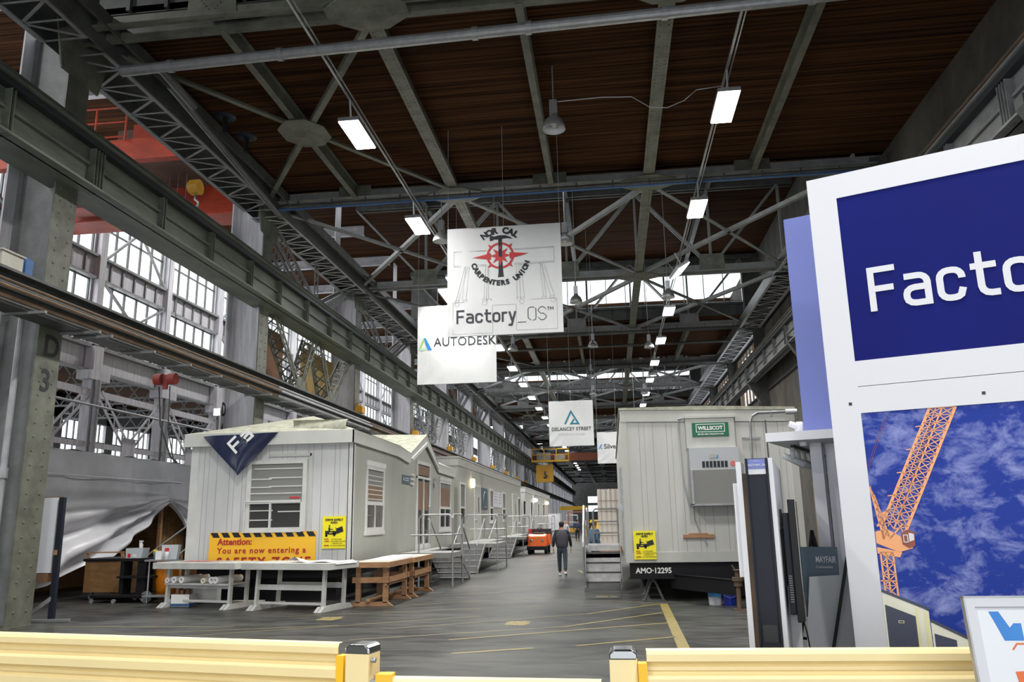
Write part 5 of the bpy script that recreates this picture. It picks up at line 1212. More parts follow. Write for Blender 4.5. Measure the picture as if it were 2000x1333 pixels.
# porch platforms on the left
def porch(label, x0, x1, y0, y1, z, sy0, sy1, sx0, sx1, toward, walk=None, n=5):
    c = thing('entry_platform', label, 'platform', (x1, y0, 0))
    obj('deck', MB().box((x0, y0, z - 0.05), (x1, y1, z)).box((x0, y0, z - 0.14), (x1, y0 + 0.03, z - 0.05)).box((x1 - 0.03, y0, z - 0.14), (x1, y1, z - 0.05)), M['deckgrey'], c)
    if walk: obj('walkway', MB().box((walk[0], y1, z - 0.05), (walk[1], walk[2], z)), M['deckgrey'], c)
    for x in (x0 + 0.55, x1):
        for y in (y0, y1): obj('leg', MB().cyl((x, y, 0), (x, y, z), 0.028), M['alu'], c)
    for k in range(n):
        t = (k + 0.5) / n; zz = z * (1 - (k + 1) / (n + 0.3)); ya = sy0 + (sy1 - sy0) * k / n; yb = sy0 + (sy1 - sy0) * (k + 1) / n
        obj('tread', MB().box((sx0, min(ya, yb), zz - 0.03), (sx1, max(ya, yb), zz)).box((sx0, (ya if toward else yb) - 0.01, zz), (sx1, (ya if toward else yb) + 0.01, zz + z / (n + 0.3))) , M['stepgrey'], c)
    m = MB()
    for x in (sx0, sx1): m.prism([(x, sy0, z), (x, sy1, 0.12), (x, sy1, 0.0), (x, sy0, z - 0.22)], (0.02, 0, 0))
    obj('stringer', m, M['grey'], c)
    m = MB(); h = z + 1.07
    rail(m, [(x0 + 0.55, y0, z), (x0 + 0.55, y0, h - 0.1), (x0 + 0.65, y0, h), (x1 - 0.1, y0, h), (x1, y0, h - 0.1), (x1, y0, z)]) if not toward else rail(m, [(x0 + 0.1, y1, z), (x0 + 0.1, y1, h - 0.1), (x0 + 0.2, y1, h), (x1 - 0.1, y1, h), (x1, y1, h - 0.1), (x1, y1, z)])
    yy = y0 if not toward else y1
    rail(m, [(x0 + 0.3, yy, z + 0.5), (x1, yy, z + 0.5)])
    rail(m, [(x1, y0 + 0.05, z), (x1, y0 + 0.05, h - 0.1), (x1, y0 + 0.15, h), (x1, y1 - 0.1, h), (x1, y1, h - 0.1), (x1, y1, z)]); rail(m, [(x1, y0, z + 0.5), (x1, y1, z + 0.5)])
    obj('guard_rail', m, M['alu'], c)
    for x in (sx0, sx1):
        m = MB(); rail(m, [(x, sy0, z + 0.2), (x, sy0, z + 0.9), (x, sy1, 0.95), (x, sy1, 0.0)], 0.024); obj('stair_rail', m, M['alu'], c)
    return c
porch('grey entry platform with rails beside the small white cabin door', XH + 0.09, -4.55, 23.1, 24.65, 0.93, 24.65, 26.2, -5.55, -4.6, False, (XH + 0.09, -5.62, 28.0))
porch('entry platform of the long trailer, its stair facing the camera', XH + 0.09, -4.28, 30.3, 33.0, 0.97, 30.3, 28.5, -5.6, -4.75, True, (XH + 0.09, -5.0, 38.0))
porch('farther entry platform, with wide stair, near the orange cart', XH + 0.09, -4.6, 42.2, 45.5, 0.95, 42.2, 39.6, -6.0, -4.95, True, (XH + 0.09, -5.3, 53.0))
porch('farthest entry platform, in front of the white trailer', XH + 0.09, -4.4, 60, 63, 1.0, 60, 58.0, -5.8, -4.8, True)
# ================================================================== TABLES
def place(t, loc, rz): t.location = loc; t.rotation_euler = (0, 0, rz); return t
def white_table(label, L, D, loc, rz, shelf):
    c = thing('work_table', label, 'table', (0, 0, 0), 'white work tables'); h = 0.99
    obj('tabletop', MB().box((-0.28, -0.12, h - 0.14), (L - 0.28, D + 0.02, h)), M['tablewhite'], c, bevel=0.006)
    for x in (0, L - 0.56):
        for y in (0.1, D - 0.14): obj('leg', MB().bar((x, y, 0.06), (x + (0.04 if x == 0 else 0.02), y, h - 0.14), 0.09, 0.06), M['tablewhite'], c)
        f = MB()
        for dx in (-0.05, 0.05): f.prism([(x + dx - 0.04, -0.12, 0.0), (x + dx - 0.04, D + 0.12, 0.0), (x + dx - 0.04, D + 0.0, 0.1), (x + dx - 0.04, 0.02, 0.1)], (0.08, 0, 0))
        obj('foot', f, M['tablewhite'], c)
    obj('stretcher', MB().box((0, 0.09, 0.42), (L - 0.56, 0.13, 0.53)).box((0, 0.12, 0.12), (L - 0.56, 0.16, 0.17)).box((0, D - 0.14, 0.42), (L - 0.56, D - 0.1, 0.53)), M['tablewhite'], c)
    if shelf: obj('shelf', MB().box((0, 0.0, 0.50), (L - 0.56, D - 0.08, 0.535)), M['tablewhite'], c)
    return place(c, loc, rz)
RZ = -0.262
tA = white_table('left white painted work table with paper rolls on its lower shelf', 2.36, 0.78, (-10.25, 17.95, 0), RZ, True)
tB = white_table('right white painted work table with a loose sheet on top', 2.30, 0.98, (-7.80, 17.28, 0), RZ, False)
def loc_(t, x, y, z): 
    a = t.rotation_euler[2]; return Vector((t.location.x + x * math.cos(a) - y * math.sin(a), t.location.y + x * math.sin(a) + y * math.cos(a), z))
def put(o, t, x, y, z=None):
    """rest an object built around the origin on table t"""
    p = loc_(t, x, y, z if z is not None else 0.99); o.location = p; o.rotation_euler = (0, 0, t.rotation_euler[2]); return o
# loose sheets and rolls
s = MB(); n = 12; rows = []
for j in range(n + 1):
    for i in range(n + 1):
        x = i / n * 1.25; y = j / n * 0.8; lift = 0.10 * math.exp(-((x - 0.15) ** 2) / 0.02) * max(0, 1 - j / n * 1.3) + 0.012 * math.sin(x * 9 + y * 5) + 0.015
        if i == n: lift = -0.03
        s.v.append((x, y - (0.25 * (1 - i / n)) * 0, lift))
s.f = [(j * (n + 1) + i, j * (n + 1) + i + 1, (j + 1) * (n + 1) + i + 1, (j + 1) * (n + 1) + i) for j in range(n) for i in range(n)]
o = tag(obj('plastic_sheet', s, M['paper'], loc=(0, 0, 0), smooth=True), 'crumpled white sheet on the right white table', 'sheet'); put(o, tB, 0.80, 0.08)
b = MB().box((-0.2, 0.1, 0), (1.4, 0.72, 0.012)); o = tag(obj('lettered_sign', b, M['tabletop'], loc=(0, 0, 0)), 'weathered sign with red lettering lying on the left white table', 'sign'); put(o, tA, 0.05, 0.0)
tm = text_mb('EXIT', 0.42, (0.2, 0.2, 0.013), (1, 0, 0), (0, 1, 0), bold=0.02); q = obj('lettering', tm, M['inkred'], loc=(0, 0, 0)); q.parent = o
for k, x in enumerate((0.08, 0.28, 0.50, 1.12, 1.36, 1.47)):
    r_ = 0.075 if k % 3 else 0.06
    m = MB().lathe((0, 0, r_), [(r_, -0.42), (r_, 0.42), (r_ * 0.45, 0.42), (r_ * 0.45, -0.42), (r_, -0.42)], 16, ax=(0, 1, 0))
    o = tag(obj('paper_roll', m, M['paper'] if k != 3 else M['cream'], loc=(0, 0, 0), smooth=False), 'white paper roll on the lower shelf, %s from the left' % ORD[k] if k != 3 else 'yellowish paper roll on the lower shelf of the left white table', 'paper roll', 'paper rolls on the table shelf'); put(o, tA, x, 0.40, 0.535)
# archive box
c = thing('archive_box', 'white cardboard box with a blue stripe on the floor under the left white table', 'box', (-9.85, 18.15, 0))
bx_ = MB().box((-10.08, 17.95, 0), (-9.62, 18.30, 0.012)).box((-10.08, 17.95, 0), (-9.62, 17.96, 0.28)).box((-10.08, 18.29, 0), (-9.62, 18.30, 0.28)).box((-10.08, 17.95, 0), (-10.07, 18.3, 0.28)).box((-9.63, 17.95, 0), (-9.62, 18.3, 0.28))
obj('carton', bx_, M['paper'], c)
obj('stripe', MB().box((-10.081, 17.945, 0.02), (-9.615, 17.95, 0.08)).box((-9.62, 17.95, 0.02), (-9.615, 18.3, 0.08)), mat('blue_stripe', (0.04, 0.10, 0.22)), c)
obj('contents', MB().box((-10.0, 18.0, 0.02), (-9.92, 18.2, 0.42)).box((-9.9, 18.02, 0.02), (-9.82, 18.22, 0.38)).cyl((-9.75, 18.1, 0.02), (-9.75, 18.1, 0.40), 0.06), M['brown'], c)
# bundle under the tables
m = MB(); m.box((-10.0, 18.74, 0.0), (-9.3, 18.88, 0.42)); tag(obj('foam_pack', m, M['tablewhite'], bevel=0.08), 'pale wrapped pack on the floor behind the left white table', 'package')
tag(obj('plank_pile', MB().box((-8.9, 18.3, 0.0), (-8.0, 18.6, 0.05)).box((-8.85, 18.33, 0.05), (-8.1, 18.6, 0.09)), M['tabletop']), 'low pile of boards on the floor between the white tables', 'boards')

def brown_table(label, x0, x1, y0, y1):
    c = thing('trestle_table', label, 'table', (x0, y0, 0), 'brown trestle tables'); h = 0.95
    obj('tabletop', MB().box((x0 - 0.06, y0 - 0.12, h - 0.12), (x1 + 0.06, y1 + 0.06, h - 0.005)), M['tablewood'], c)
    obj('surface', MB().box((x0 - 0.03, y0 - 0.09, h - 0.005), (x1 + 0.03, y1 + 0.03, h)), M['tabletop'], c)
    for y in (y0 + 0.05, y1 - 0.15):
        for x in (x0 + 0.05, x1 - 0.13): obj('leg', MB().box((x, y, 0.07), (x + 0.11, y + 0.09, h - 0.12)), M['tablewood'], c)
        obj('foot', MB().prism([(x0 - 0.1, y, 0), (x1 + 0.1, y, 0), (x1 - 0.02, y, 0.09), (x0 + 0.02, y, 0.09)], (0, 0.09, 0)), M['tablewood'], c)
        obj('cross_rail', MB().box((x0 - 0.02, y - 0.04, 0.50), (x1 + 0.02, y, 0.62)), M['tablewood'], c)
    obj('side_rail', MB().box((x1 - 0.02, y0, 0.50), (x1 + 0.02, y1, 0.62)).box((x0 + 0.3, y0, 0.09), (x0 + 0.4, y1, 0.15)).box((x1 - 0.08, y0, 0.44), (x1 - 0.02, y1, 0.48)), M['tablewood'], c)
brown_table('nearer brown wooden trestle table beside the small cabin', -5.78, -4.98, 17.9, 19.75)
brown_table('farther brown wooden trestle table, end to end with the nearer one', -5.72, -4.92, 20.0, 21.9)
c = thing('drawing_stack', 'stack of white drawing sheets on the brown tables', 'papers', (-5.3, 19.5, 0.95))
for k in range(4):
    m = MB().box((-5.7 + 0.03 * k, 18.7 + 0.25 * k, 0.951 + 0.01 * k), (-5.05 - 0.02 * k, 20.9 - 0.1 * k, 0.959 + 0.01 * k)); obj('sheet', m, M['paper'] if k % 2 else M['board'], c)

# ================================================================== LEFT CORNER
c = thing('plastic_enclosure', 'large grey plastic sheeting enclosure gathered up at one corner on the left', 'tarpaulin', (-14.5, 22, 0))
bot = [(16.6, 0.05), (18.0, 0.27), (19.15, 0.47), (20.29, 0.84), (21.36, 1.08), (22.34, 1.44), (23.27, 1.98), (23.92, 2.5), (24.58, 2.1), (25.44, 1.61), (26.6, 1.2)]
def botz(y):
    for (a, za), (b_, zb) in zip(bot[:-1], bot[1:]):
        if a <= y <= b_: return za + (zb - za) * (y - a) / (b_ - a)
    return bot[0][1] if y < bot[0][0] else bot[-1][1]
m = MB(); NY, NZ = 150, 60
for j in range(NZ + 1):
    for i in range(NY + 1):
        y = 16.6 + 10 * i / NY; t = j / NZ; zt = 3.78; z = zt + (botz(y) - zt) * t
        dx = 0.05 * math.sin(y * 5 + 2 * math.sin(y * 1.7)) * (0.25 + t) + 0.035 * math.sin(z * 3 + y * 2.3)
        if z < 2.9 and y < 23.92:       # swag folds converging on the gathered apex
            ang = math.atan2(z - 2.75, 24.3 - y); f = min(1, (2.9 - z) * 1.6); dx += 0.16 * f * math.sin(ang * 34) * min(1, (24.1 - y) * 0.8)
        if z < 2.6 and y > 23.92: dx += 0.08 * math.sin(math.atan2(z - 2.6, y - 23.8) * 22)
        dx += 0.10 * math.exp(-((y - 23.92) ** 2) * 2) * (1 - abs(z - 2.6)) * (z < 3.2)
        m.v.append((-13.8 + dx, y, z))
m.f = [(j * (NY + 1) + i, (j + 1) * (NY + 1) + i, (j + 1) * (NY + 1) + i + 1, j * (NY + 1) + i + 1) for j in range(NZ) for i in range(NY)]
obj('sheeting', m, M['tarp'], c, smooth=True)
tp = MB(); NY2 = 30
for j in range(2):
    for i in range(NY2 + 1): tp.v.append((-13.8 - 3 * j, 16.6 + 10 * i / NY2, 3.78 + 0.04 * math.sin(i * 1.7)))
tp.f = [(i, i + 1, NY2 + 2 + i, NY2 + 1 + i) for i in range(NY2)]
obj('roof_sheet', tp, M['tarp'], c, smooth=True)
obj('batten', MB().tube([(-13.68, 16.6, 3.12), (-13.66, 20, 3.13), (-13.68, 24.5, 3.16)], 0.02, 6), M['tarp'], c)
obj('post', MB().box((-14.0, 23.86, 0), (-13.9, 23.96, 3.75)).box((-13.75, 23.87, 2.42), (-13.68, 23.95, 2.72)), M['tablewood'], c)
obj('inner_boards', MB().box((-17.0, 16.6, 0), (-16.9, 26.6, 3.7)).box((-16.9, 26.5, 0), (-13.9, 26.6, 3.6)), M['ply'], c)
m = MB()
for k in range(7): m.box((-14.2, 24.25 + k * 0.22, 0), (-14.15, 24.44 + k * 0.22, 2.4 - 0.02 * (k % 3)))
obj('plank_screen', m, M['ply'], c)
tag(obj('leaning_pole', MB().cyl((-12.6, 20.7, 0.9), (-11.0, 21.6, 2.35), 0.025), M['alu']), 'upper slanted metal pole left of the small cabin', 'pole', None)
tag(obj('leaning_pole', MB().cyl((-12.1, 20.7, 0.6), (-10.9, 21.6, 1.85), 0.025), M['alu']), 'lower slanted metal pole left of the small cabin', 'pole', None)
# whiteboard on a dark stand
c = thing('whiteboard_stand', 'white board on a dark wooden A-frame stand beside the nearest column', 'board', (-11.3, 15.4, 0))
obj('board', MB().box((-12.3, 15.42, 0.93), (-11.27, 15.46, 2.42)), M['board'], c)
obj('backing', MB().box((-12.3, 15.46, 0.76), (-11.20, 15.5, 2.44)).box((-12.3, 15.40, 0.75), (-11.3, 15.46, 0.92)), M['brown'], c)
obj('post', MB().bar((-11.13, 15.4, 0), (-11.18, 15.45, 2.42), 0.08, 0.11), M['navyblack'], c)
obj('brace', MB().bar((-11.66, 15.25, 0.04), (-11.16, 15.4, 0.45), 0.06, 0.08).bar((-11.7, 15.2, 0.03), (-10.7, 15.35, 0.03), 0.09, 0.05), M['grey'], c)
obj('clip', MB().box((-11.2, 15.36, 1.28), (-11.14, 15.40, 1.38)), M['tablewood'], c)

def wheel(m, c, r, w, ax): 
    c = Vector(c); a = Vector(ax) * w / 2; m.cyl(c - a, c + a, r, n=18); return m
# plywood cart
c = thing('plywood_cart', 'plywood box cart with a black rim near the gathered sheeting', 'cart', (-12.9, 20.2, 0))
obj('bin', MB().box((-13.45, 19.7, 0.2), (-11.6, 20.9, 0.98)), M['ply'], c)
obj('rim', MB().box((-13.5, 19.66, 0.96), (-12.5, 20.94, 1.03)), M['black'], c, bevel=0.02)
obj('handle', MB().bar((-13.45, 19.75, 1.18), (-12.45, 19.75, 1.18), 0.1, 0.03).bar((-13.4, 19.75, 1.03), (-13.5, 19.75, 1.18), 0.08, 0.05).bar((-12.45, 19.75, 1.03), (-12.5, 19.75, 1.18), 0.08, 0.05), M['tablewood'], c)
for x in (-13.3, -12.1):
    for y in (19.85, 20.75): obj('caster', wheel(MB(), (x, y, 0.08), 0.08, 0.05, (0, 1, 0)).box((x - 0.03, y - 0.04, 0.1), (x + 0.03, y + 0.04, 0.2)), M['grey'], c)
obj('pull_bar', MB().cyl((-12.42, 19.62, 0.1), (-12.32, 19.62, 1.0), 0.02), M['alu'], c)
# cleaning cart
c = thing('janitor_cart', 'black janitor cart with an orange bag left of the white tables', 'cart', (-11.9, 19.3, 0))
obj('base', MB().box((-12.75, 18.95, 0.12), (-11.35, 19.55, 0.2)), M['black'], c, bevel=0.02)
for x0, x1 in ((-12.10, -12.00), (-11.65, -11.42)): obj('upright', MB().box((x0, 19.1, 0.2), (x1, 19.45, 1.0)), M['black'], c)
obj('shelf', MB().box((-12.12, 19.05, 0.98), (-11.35, 19.5, 1.05)), M['black'], c); obj('shelf', MB().box((-12.12, 19.0, 0.58), (-11.2, 19.5, 0.63)), M['black'], c)
for p, r_ in (((-12.7, 18.98, 0.05), 0.05), ((-12.1, 18.93, 0.05), 0.05), ((-11.3, 19.0, 0.14), 0.14), ((-11.7, 19.55, 0.14), 0.14)): obj('wheel', wheel(MB(), p, r_, 0.05, (0, 1, 0)), M['grey'] if r_ > 0.1 else M['alu'], c)
m = MB().lathe((-11.1, 19.52, 0.18), [(0.001, 0), (0.24, 0.0), (0.27, 0.3), (0.28, 0.6), (0.26, 0.84)], 14); obj('bag', m, M['orangeb'], c, smooth=True)
obj('bag_ring', MB().lathe((-11.1, 19.52, 1.0), [(0.25, 0), (0.29, 0), (0.29, 0.05), (0.25, 0.05)], 14), M['black'], c)
t = thing('plastic_tub', 'clear plastic tub of bottles on top of the janitor cart', 'tub', (-11.75, 19.28, 1.05))
obj('tub', MB().prism([(-11.98, 19.1, 1.05), (-11.58, 19.1, 1.05), (-11.54, 19.1, 1.29), (-12.0, 19.1, 1.29)], (0, 0.3, 0)), M['clear'], t)
obj('contents', MB().box((-11.93, 19.09, 1.07), (-11.86, 19.1, 1.16)), M['bred'], t)
obj('contents', MB().box((-11.80, 19.09, 1.07), (-11.70, 19.1, 1.14)), M['cream'], t)
def spray(x, y, z, lab, body, head):
    t = thing('spray_bottle', lab, 'bottle', (x, y, z))
    obj('bottle', MB().lathe((x, y, z), [(0.001, 0), (0.045, 0), (0.045, 0.13), (0.018, 0.18), (0.018, 0.2), (0.001, 0.2)], 12), body, t, smooth=True)
    obj('trigger', MB().box((x - 0.05, y - 0.02, z + 0.19), (x + 0.04, y + 0.02, z + 0.23)).bar((x - 0.03, y, z + 0.2), (x - 0.05, y, z + 0.14), 0.02, 0.02), head, t)
spray(-11.72, 19.3, 1.29 - 0.05, 'white spray bottle standing in the clear tub', M['bottle'], M['cwhite'])
spray(-11.14, 18.99, 1.02, 'spray bottle with yellow trigger beside the left white table', M['denim'], M['byel'])
m = MB()
t = thing('utility_rack', 'small rack of cleaning supplies behind the left end of the white table', 'rack', (-10.95, 18.9, 0))
for x in (-11.25, -10.75): obj('post', MB().cyl((x, 18.95, 0), (x, 18.95, 1.02), 0.02), M['alu'], t)
obj('shelf', MB().box((-11.3, 18.8, 0.98), (-10.5, 19.15, 1.02)), M['alu'], t); obj('shelf', MB().box((-11.3, 18.8, 0.15), (-10.6, 19.15, 0.19)), M['alu'], t)
tag(obj('paper_towel_box', MB().box((-11.06, 18.85, 1.02), (-10.92, 18.98, 1.22)), M['paper']), 'small white carton on the supply rack', 'carton')
tag(obj('plastic_tub', MB().prism([(-10.98, 19.0, 1.02), (-10.6, 19.0, 1.02), (-10.56, 19.0, 1.36), (-11.0, 19.0, 1.36)], (0, 0.13, 0)), M['clear']), 'clear plastic tub on the supply rack', 'tub')
t = thing('cleaner_bottle', 'white bottle with red cap on the supply rack', 'bottle', (-10.8, 18.9, 1.02))
obj('bottle', MB().lathe((-10.8, 18.9, 1.02), [(0.001, 0), (0.05, 0), (0.05, 0.18), (0.03, 0.22)], 12), M['bottle'], t, smooth=True); obj('cap', MB().cyl((-10.8, 18.9, 1.2), (-10.8, 18.9, 1.29), 0.048), M['bred'], t)

# ================================================================== BANNERS
def ripple(u_, v_):
    return 0.3 * (0.025 * math.sin(u_ * 17 + 3 * v_) * (1 - abs(u_ - 0.5)) * (0.3 + v_) + 0.03 * math.sin((u_ + v_) * 6) + 0.03 * math.exp(-(u_ ** 2 + v_ ** 2) * 8) * math.sin((u_ - v_) * 25))
def onto(mb, x0, x1, z0, z1, y, d=0.007):
    """lay flat printing on the rippled cloth"""
    ym = max(v[1] for v in mb.v)
    mb.v = [(v[0], y + ripple((v[0] - x0) / (x1 - x0), (v[2] - z0) / (z1 - z0)) - d - (ym - v[1]) * 0.5, v[2]) for v in mb.v]
    return mb
def hanging(name, label, x0, x1, z0, z1, y, wires=True, droop=0.03):
    zt = ZL if any(a <= y <= b for a, b in LOW) else ZH
    m = MB(); n = 28
    for j in range(n + 1):
        for i in range(n + 1):
            u_, v_ = i / n, j / n; x = x0 + (x1 - x0) * u_; z = z0 + (z1 - z0) * v_
            m.v.append((x, y + ripple(u_, v_), z))
    m.f = [(j * (n + 1) + i, j * (n + 1) + i + 1, (j + 1) * (n + 1) + i + 1, (j + 1) * (n + 1) + i) for j in range(n) for i in range(n)]
    o = obj(name, m, M['cloth'], smooth=True); tag(o, label, 'banner')
    if wires:
        w_ = MB()
        for x in (x0 + 0.02, (x0 + x1) / 2, x1 - 0.02): w_.cyl((x, y, z1), (x, y, zt), 0.006, n=5)
        w_.cyl((x0, y + 0.02, z1), (x1, y + 0.02, z1), 0.015, n=6); w_.cyl((x0, y + 0.02, z0), (x1, y + 0.02, z0), 0.012, n=6)
        obj('wire', w_, M['inkgrey'], o)
    return o
yb = 20.0
o = hanging('union_banner', 'largest hanging white banner with a red compass and hammer emblem', -4.07, -1.02, 6.52, 9.5, yb)
BD = (lambda x0, x1, z0, z1, y: (x0, x1, z0, z1, y))(-4.07, -1.02, 6.52, 9.5, yb)
B = PL((-4.07, yb - 0.026, 6.52), (1, 0, 0)); W_ = 3.05; Hh = 2.98
cx, cy = 1.43, 2.16
g = MB()
for a in range(48):
    t0 = 2 * PI * a / 48; t1 = 2 * PI * (a + 1) / 48
    B.poly(g, [(cx + 0.31 * math.cos(t0), cy + 0.31 * math.sin(t0)), (cx + 0.37 * math.cos(t0), cy + 0.37 * math.sin(t0)), (cx + 0.37 * math.cos(t1), cy + 0.37 * math.sin(t1)), (cx + 0.31 * math.cos(t1), cy + 0.31 * math.sin(t1))], 0)
B.poly(g, [(cx - 0.75, cy - 0.03), (cx - 0.25, cy - 0.10), (cx - 0.25, cy + 0.08)], 0.001); B.poly(g, [(cx + 0.75, cy + 0.03), (cx + 0.25, cy + 0.08), (cx + 0.25, cy - 0.10)], 0.001)
st = []
for k in range(16):
    a = PI * k / 8; r_ = (0.30 if k % 4 == 0 else 0.28) if k % 2 == 0 else 0.13
    st.append((cx + r_ * math.cos(a + PI / 8 * 0), cy + r_ * math.sin(a)))
B.poly(g, st, 0.002)
for k in range(4):
    a = PI / 4 + PI / 2 * k; ca, sa = math.cos(a), math.sin(a)
    B.poly(g, [(cx + 0.36 * ca - 0.04 * sa, cy + 0.36 * sa + 0.04 * ca), (cx + 0.36 * ca + 0.04 * sa, cy + 0.36 * sa - 0.04 * ca), (cx + 0.47 * ca, cy + 0.47 * sa)], 0.001)
obj('compass_emblem', onto(g, *BD), M['inkred'], o)
g = MB()
B.poly(g, [(cx - 0.07, cy - 0.60), (cx + 0.09, cy - 0.59), (cx + 0.075, cy - 0.50), (cx + 0.05, cy - 0.1), (cx + 0.05, cy + 0.45), (cx - 0.05, cy + 0.45), (cx - 0.04, cy - 0.1), (cx - 0.055, cy - 0.5)], 0.005)
B.poly(g, [(cx - 0.28, cy + 0.43), (cx - 0.19, cy + 0.43), (cx - 0.17, cy + 0.46), (cx - 0.05, cy + 0.45), (cx + 0.05, cy + 0.45), (cx + 0.08, cy + 0.47), (cx + 0.20, cy + 0.48), (cx + 0.34, cy + 0.45), (cx + 0.27, cy + 0.51), (cx + 0.15, cy + 0.56), (cx - 0.02, cy + 0.57), (cx - 0.17, cy + 0.54), (cx - 0.19, cy + 0.565), (cx - 0.28, cy + 0.56)], 0.006)
obj('hammer_emblem', onto(g, *BD), M['ink'], o)
bb = B.p(cx, cy, 0.002)
obj('lettering', onto(join(arc_text('NOR CAL', 0.235, B.p(cx, cy - 0.05, 0.002), B.r, B.u, 0.68, 124, 56, bold=0.013), arc_text('CARPENTERS UNION', 0.185, B.p(cx, cy - 0.02, 0.002), B.r, B.u, 0.80, 198, 342, inward=True, bold=0.011)), *BD), M['ink'], o)
tm, xe = square_word('Factory', 0.24, 0.27, 0.21, 0.035, 0.052, B.p(0, 0.34, 0.003), B.r, B.u, 0.0)
obj('wordmark', onto(tm, *BD), M['vest'], o)
tm2, xe = square_word('_OS', xe + 0.0, 0.27, 0.22, 0.045, 0.016, B.p(0, 0.34, 0.003), B.r, B.u, 0.0)
tm2 = join(tm2, B.text('TM', 0.13, xe - 0.03, 0.60, 0.003))
obj('thin_wordmark', onto(tm2, *BD), M['ink'], o)
g = MB(); t_ = 0.007
def ln(x0, y0, x1, y1):
    d = Vector((x1 - x0, y1 - y0)); n_ = Vector((-d.y, d.x)).normalized() * t_ / 2
    B.poly(g, [(x0 - n_.x, y0 - n_.y), (x1 - n_.x, y1 - n_.y), (x1 + n_.x, y1 + n_.y), (x0 + n_.x, y0 + n_.y)], 0.0)
for y in (1.90, 1.93, 2.31, 2.33): ln(0.18, y, 1.06, y); ln(1.80, y, 2.86, y)
ln(0.18, 1.9, 0.18, 2.33); ln(2.86, 1.9, 2.86, 2.33); ln(0.15, 0.92, 2.9, 0.92); ln(0.15, 0.06, 1.2, 0.06); ln(0.15, 0.06, 0.15, 0.92); ln(2.9, 0.1, 2.9, 0.92); ln(1.83, 0.1, 2.9, 0.1); ln(1.2, 0.06, 1.2, 0.8); ln(1.2, 0.8, 1.83, 0.8); ln(1.83, 0.1, 1.83, 0.8)
for xa, xb in ((0.48, 0.24), (0.56, 0.30), (0.50, 0.40), (0.60, 0.50), (1.04, 0.98), (1.10, 1.04), (1.12, 1.10), (1.85, 1.86), (1.92, 1.95), (1.98, 2.05), (2.48, 2.55), (2.54, 2.62), (2.50, 2.74), (2.58, 2.84)): ln(xa, 1.9, xb, 0.98)
for x in (0.26, 0.48, 1.0, 1.12, 1.9, 2.0, 2.56, 2.78):
    ln(x - 0.06, 0.98, x + 0.06, 0.98); ln(x - 0.05, 0.92, x - 0.05, 0.98); ln(x + 0.05, 0.92, x + 0.05, 0.98)
for x in (0.26, 1.0, 1.98, 2.8):
    for a in range(12): ln(x + 0.06 * math.cos(a * PI / 6), 0.87 + 0.06 * math.sin(a * PI / 6), x + 0.06 * math.cos((a + 1) * PI / 6), 0.87 + 0.06 * math.sin((a + 1) * PI / 6))
obj('line_drawing', onto(g, *BD), M['inkgrey'], o)

o = hanging('software_banner', 'hanging white banner with a green and blue letter A, behind the largest one', -7.30, -4.17, 7.02, 10.16, 30.0)
BD = (lambda x0, x1, z0, z1, y: (x0, x1, z0, z1, y))(-7.30, -4.17, 7.02, 10.16, 30.0)
B = PL((-7.30, 29.974, 7.02), (1, 0, 0)); 
obj('lettering', onto(B.text('AUTODESK', 0.50, 0.66, 1.50, 0.0, bold=0.004, space=1.06, xs=0.91), *BD), M['ink'], o)
g = MB(); B.poly(g, [(0.25, 1.85), (0.33, 1.85), (0.58, 1.36), (0.42, 1.36)], 0.0); obj('blue_stroke', onto(g, *BD), M['cyan'], o)
g = MB(); B.poly(g, [(0.25, 1.85), (0.31, 1.80), (0.12, 1.42), (0.06, 1.42)], 0.002); obj('green_stroke', onto(g, *BD), M['lime'], o)
g = MB(); B.poly(g, [(0.06, 1.42), (0.14, 1.47), (0.40, 1.40), (0.18, 1.33)], 0.003); obj('pale_stroke', onto(g, *BD), mat('pale_green_ink', (0.35, 0.65, 0.45)), o)
k = 1.25; yy = 30 * k
o = hanging('foundation_banner', 'smaller hanging white banner with a teal triangle emblem', -2.20 * k, -0.53 * k, 1.8 + 2.68 * k, 1.8 + 4.38 * k, yy)
BD = (lambda x0, x1, z0, z1, y: (x0, x1, z0, z1, y))(-2.20 * k, -0.53 * k, 1.8 + 2.68 * k, 1.8 + 4.38 * k, yy)
B = PL((-2.20 * k, yy - 0.026, 1.8 + 2.68 * k), (1, 0, 0)); w0 = 1.67 * k
g = MB(); q = (w0 * 0.5, 1.22)
stroke(g, [(w0 * 0.36, 1.02), (w0 * 0.50, 1.62), (w0 * 0.665, 1.04), (w0 * 0.50, 1.04), (w0 * 0.57, 1.26)], 0.075, B.p(0, 0, 0.0), B.r, B.u, 0.0)
obj('triangle_emblem', onto(g, *BD), M['teal'], o)
obj('lettering', onto(B.text('DELANCEY STREET', 0.235, w0 * 0.5, 0.72, 0.0, align='CENTER', bold=0.002, xs=0.93), *BD), M['ink'], o)
obj('pale_lettering', onto(B.text('FOUNDATION', 0.155, w0 * 0.5, 0.50, 0.0, align='CENTER', space=1.3), *BD), mat('pale_grey_ink', (0.48, 0.49, 0.50)), o)
yy = 44.0; f_ = lambda px: 0
o = hanging('partner_banner', 'farthest hanging white banner, partly hidden by the right-hand trailer', -0.62, 1.5, 4.73, 6.43, yy)
BD = (lambda x0, x1, z0, z1, y: (x0, x1, z0, z1, y))(-0.62, 1.5, 4.73, 6.43, yy)
B = PL((-0.62, yy - 0.026, 4.73), (1, 0, 0))
obj('lettering', onto(B.text('Silver', 0.36, 0.36, 0.80, 0.0, bold=0.003), *BD), M['ink'], o)
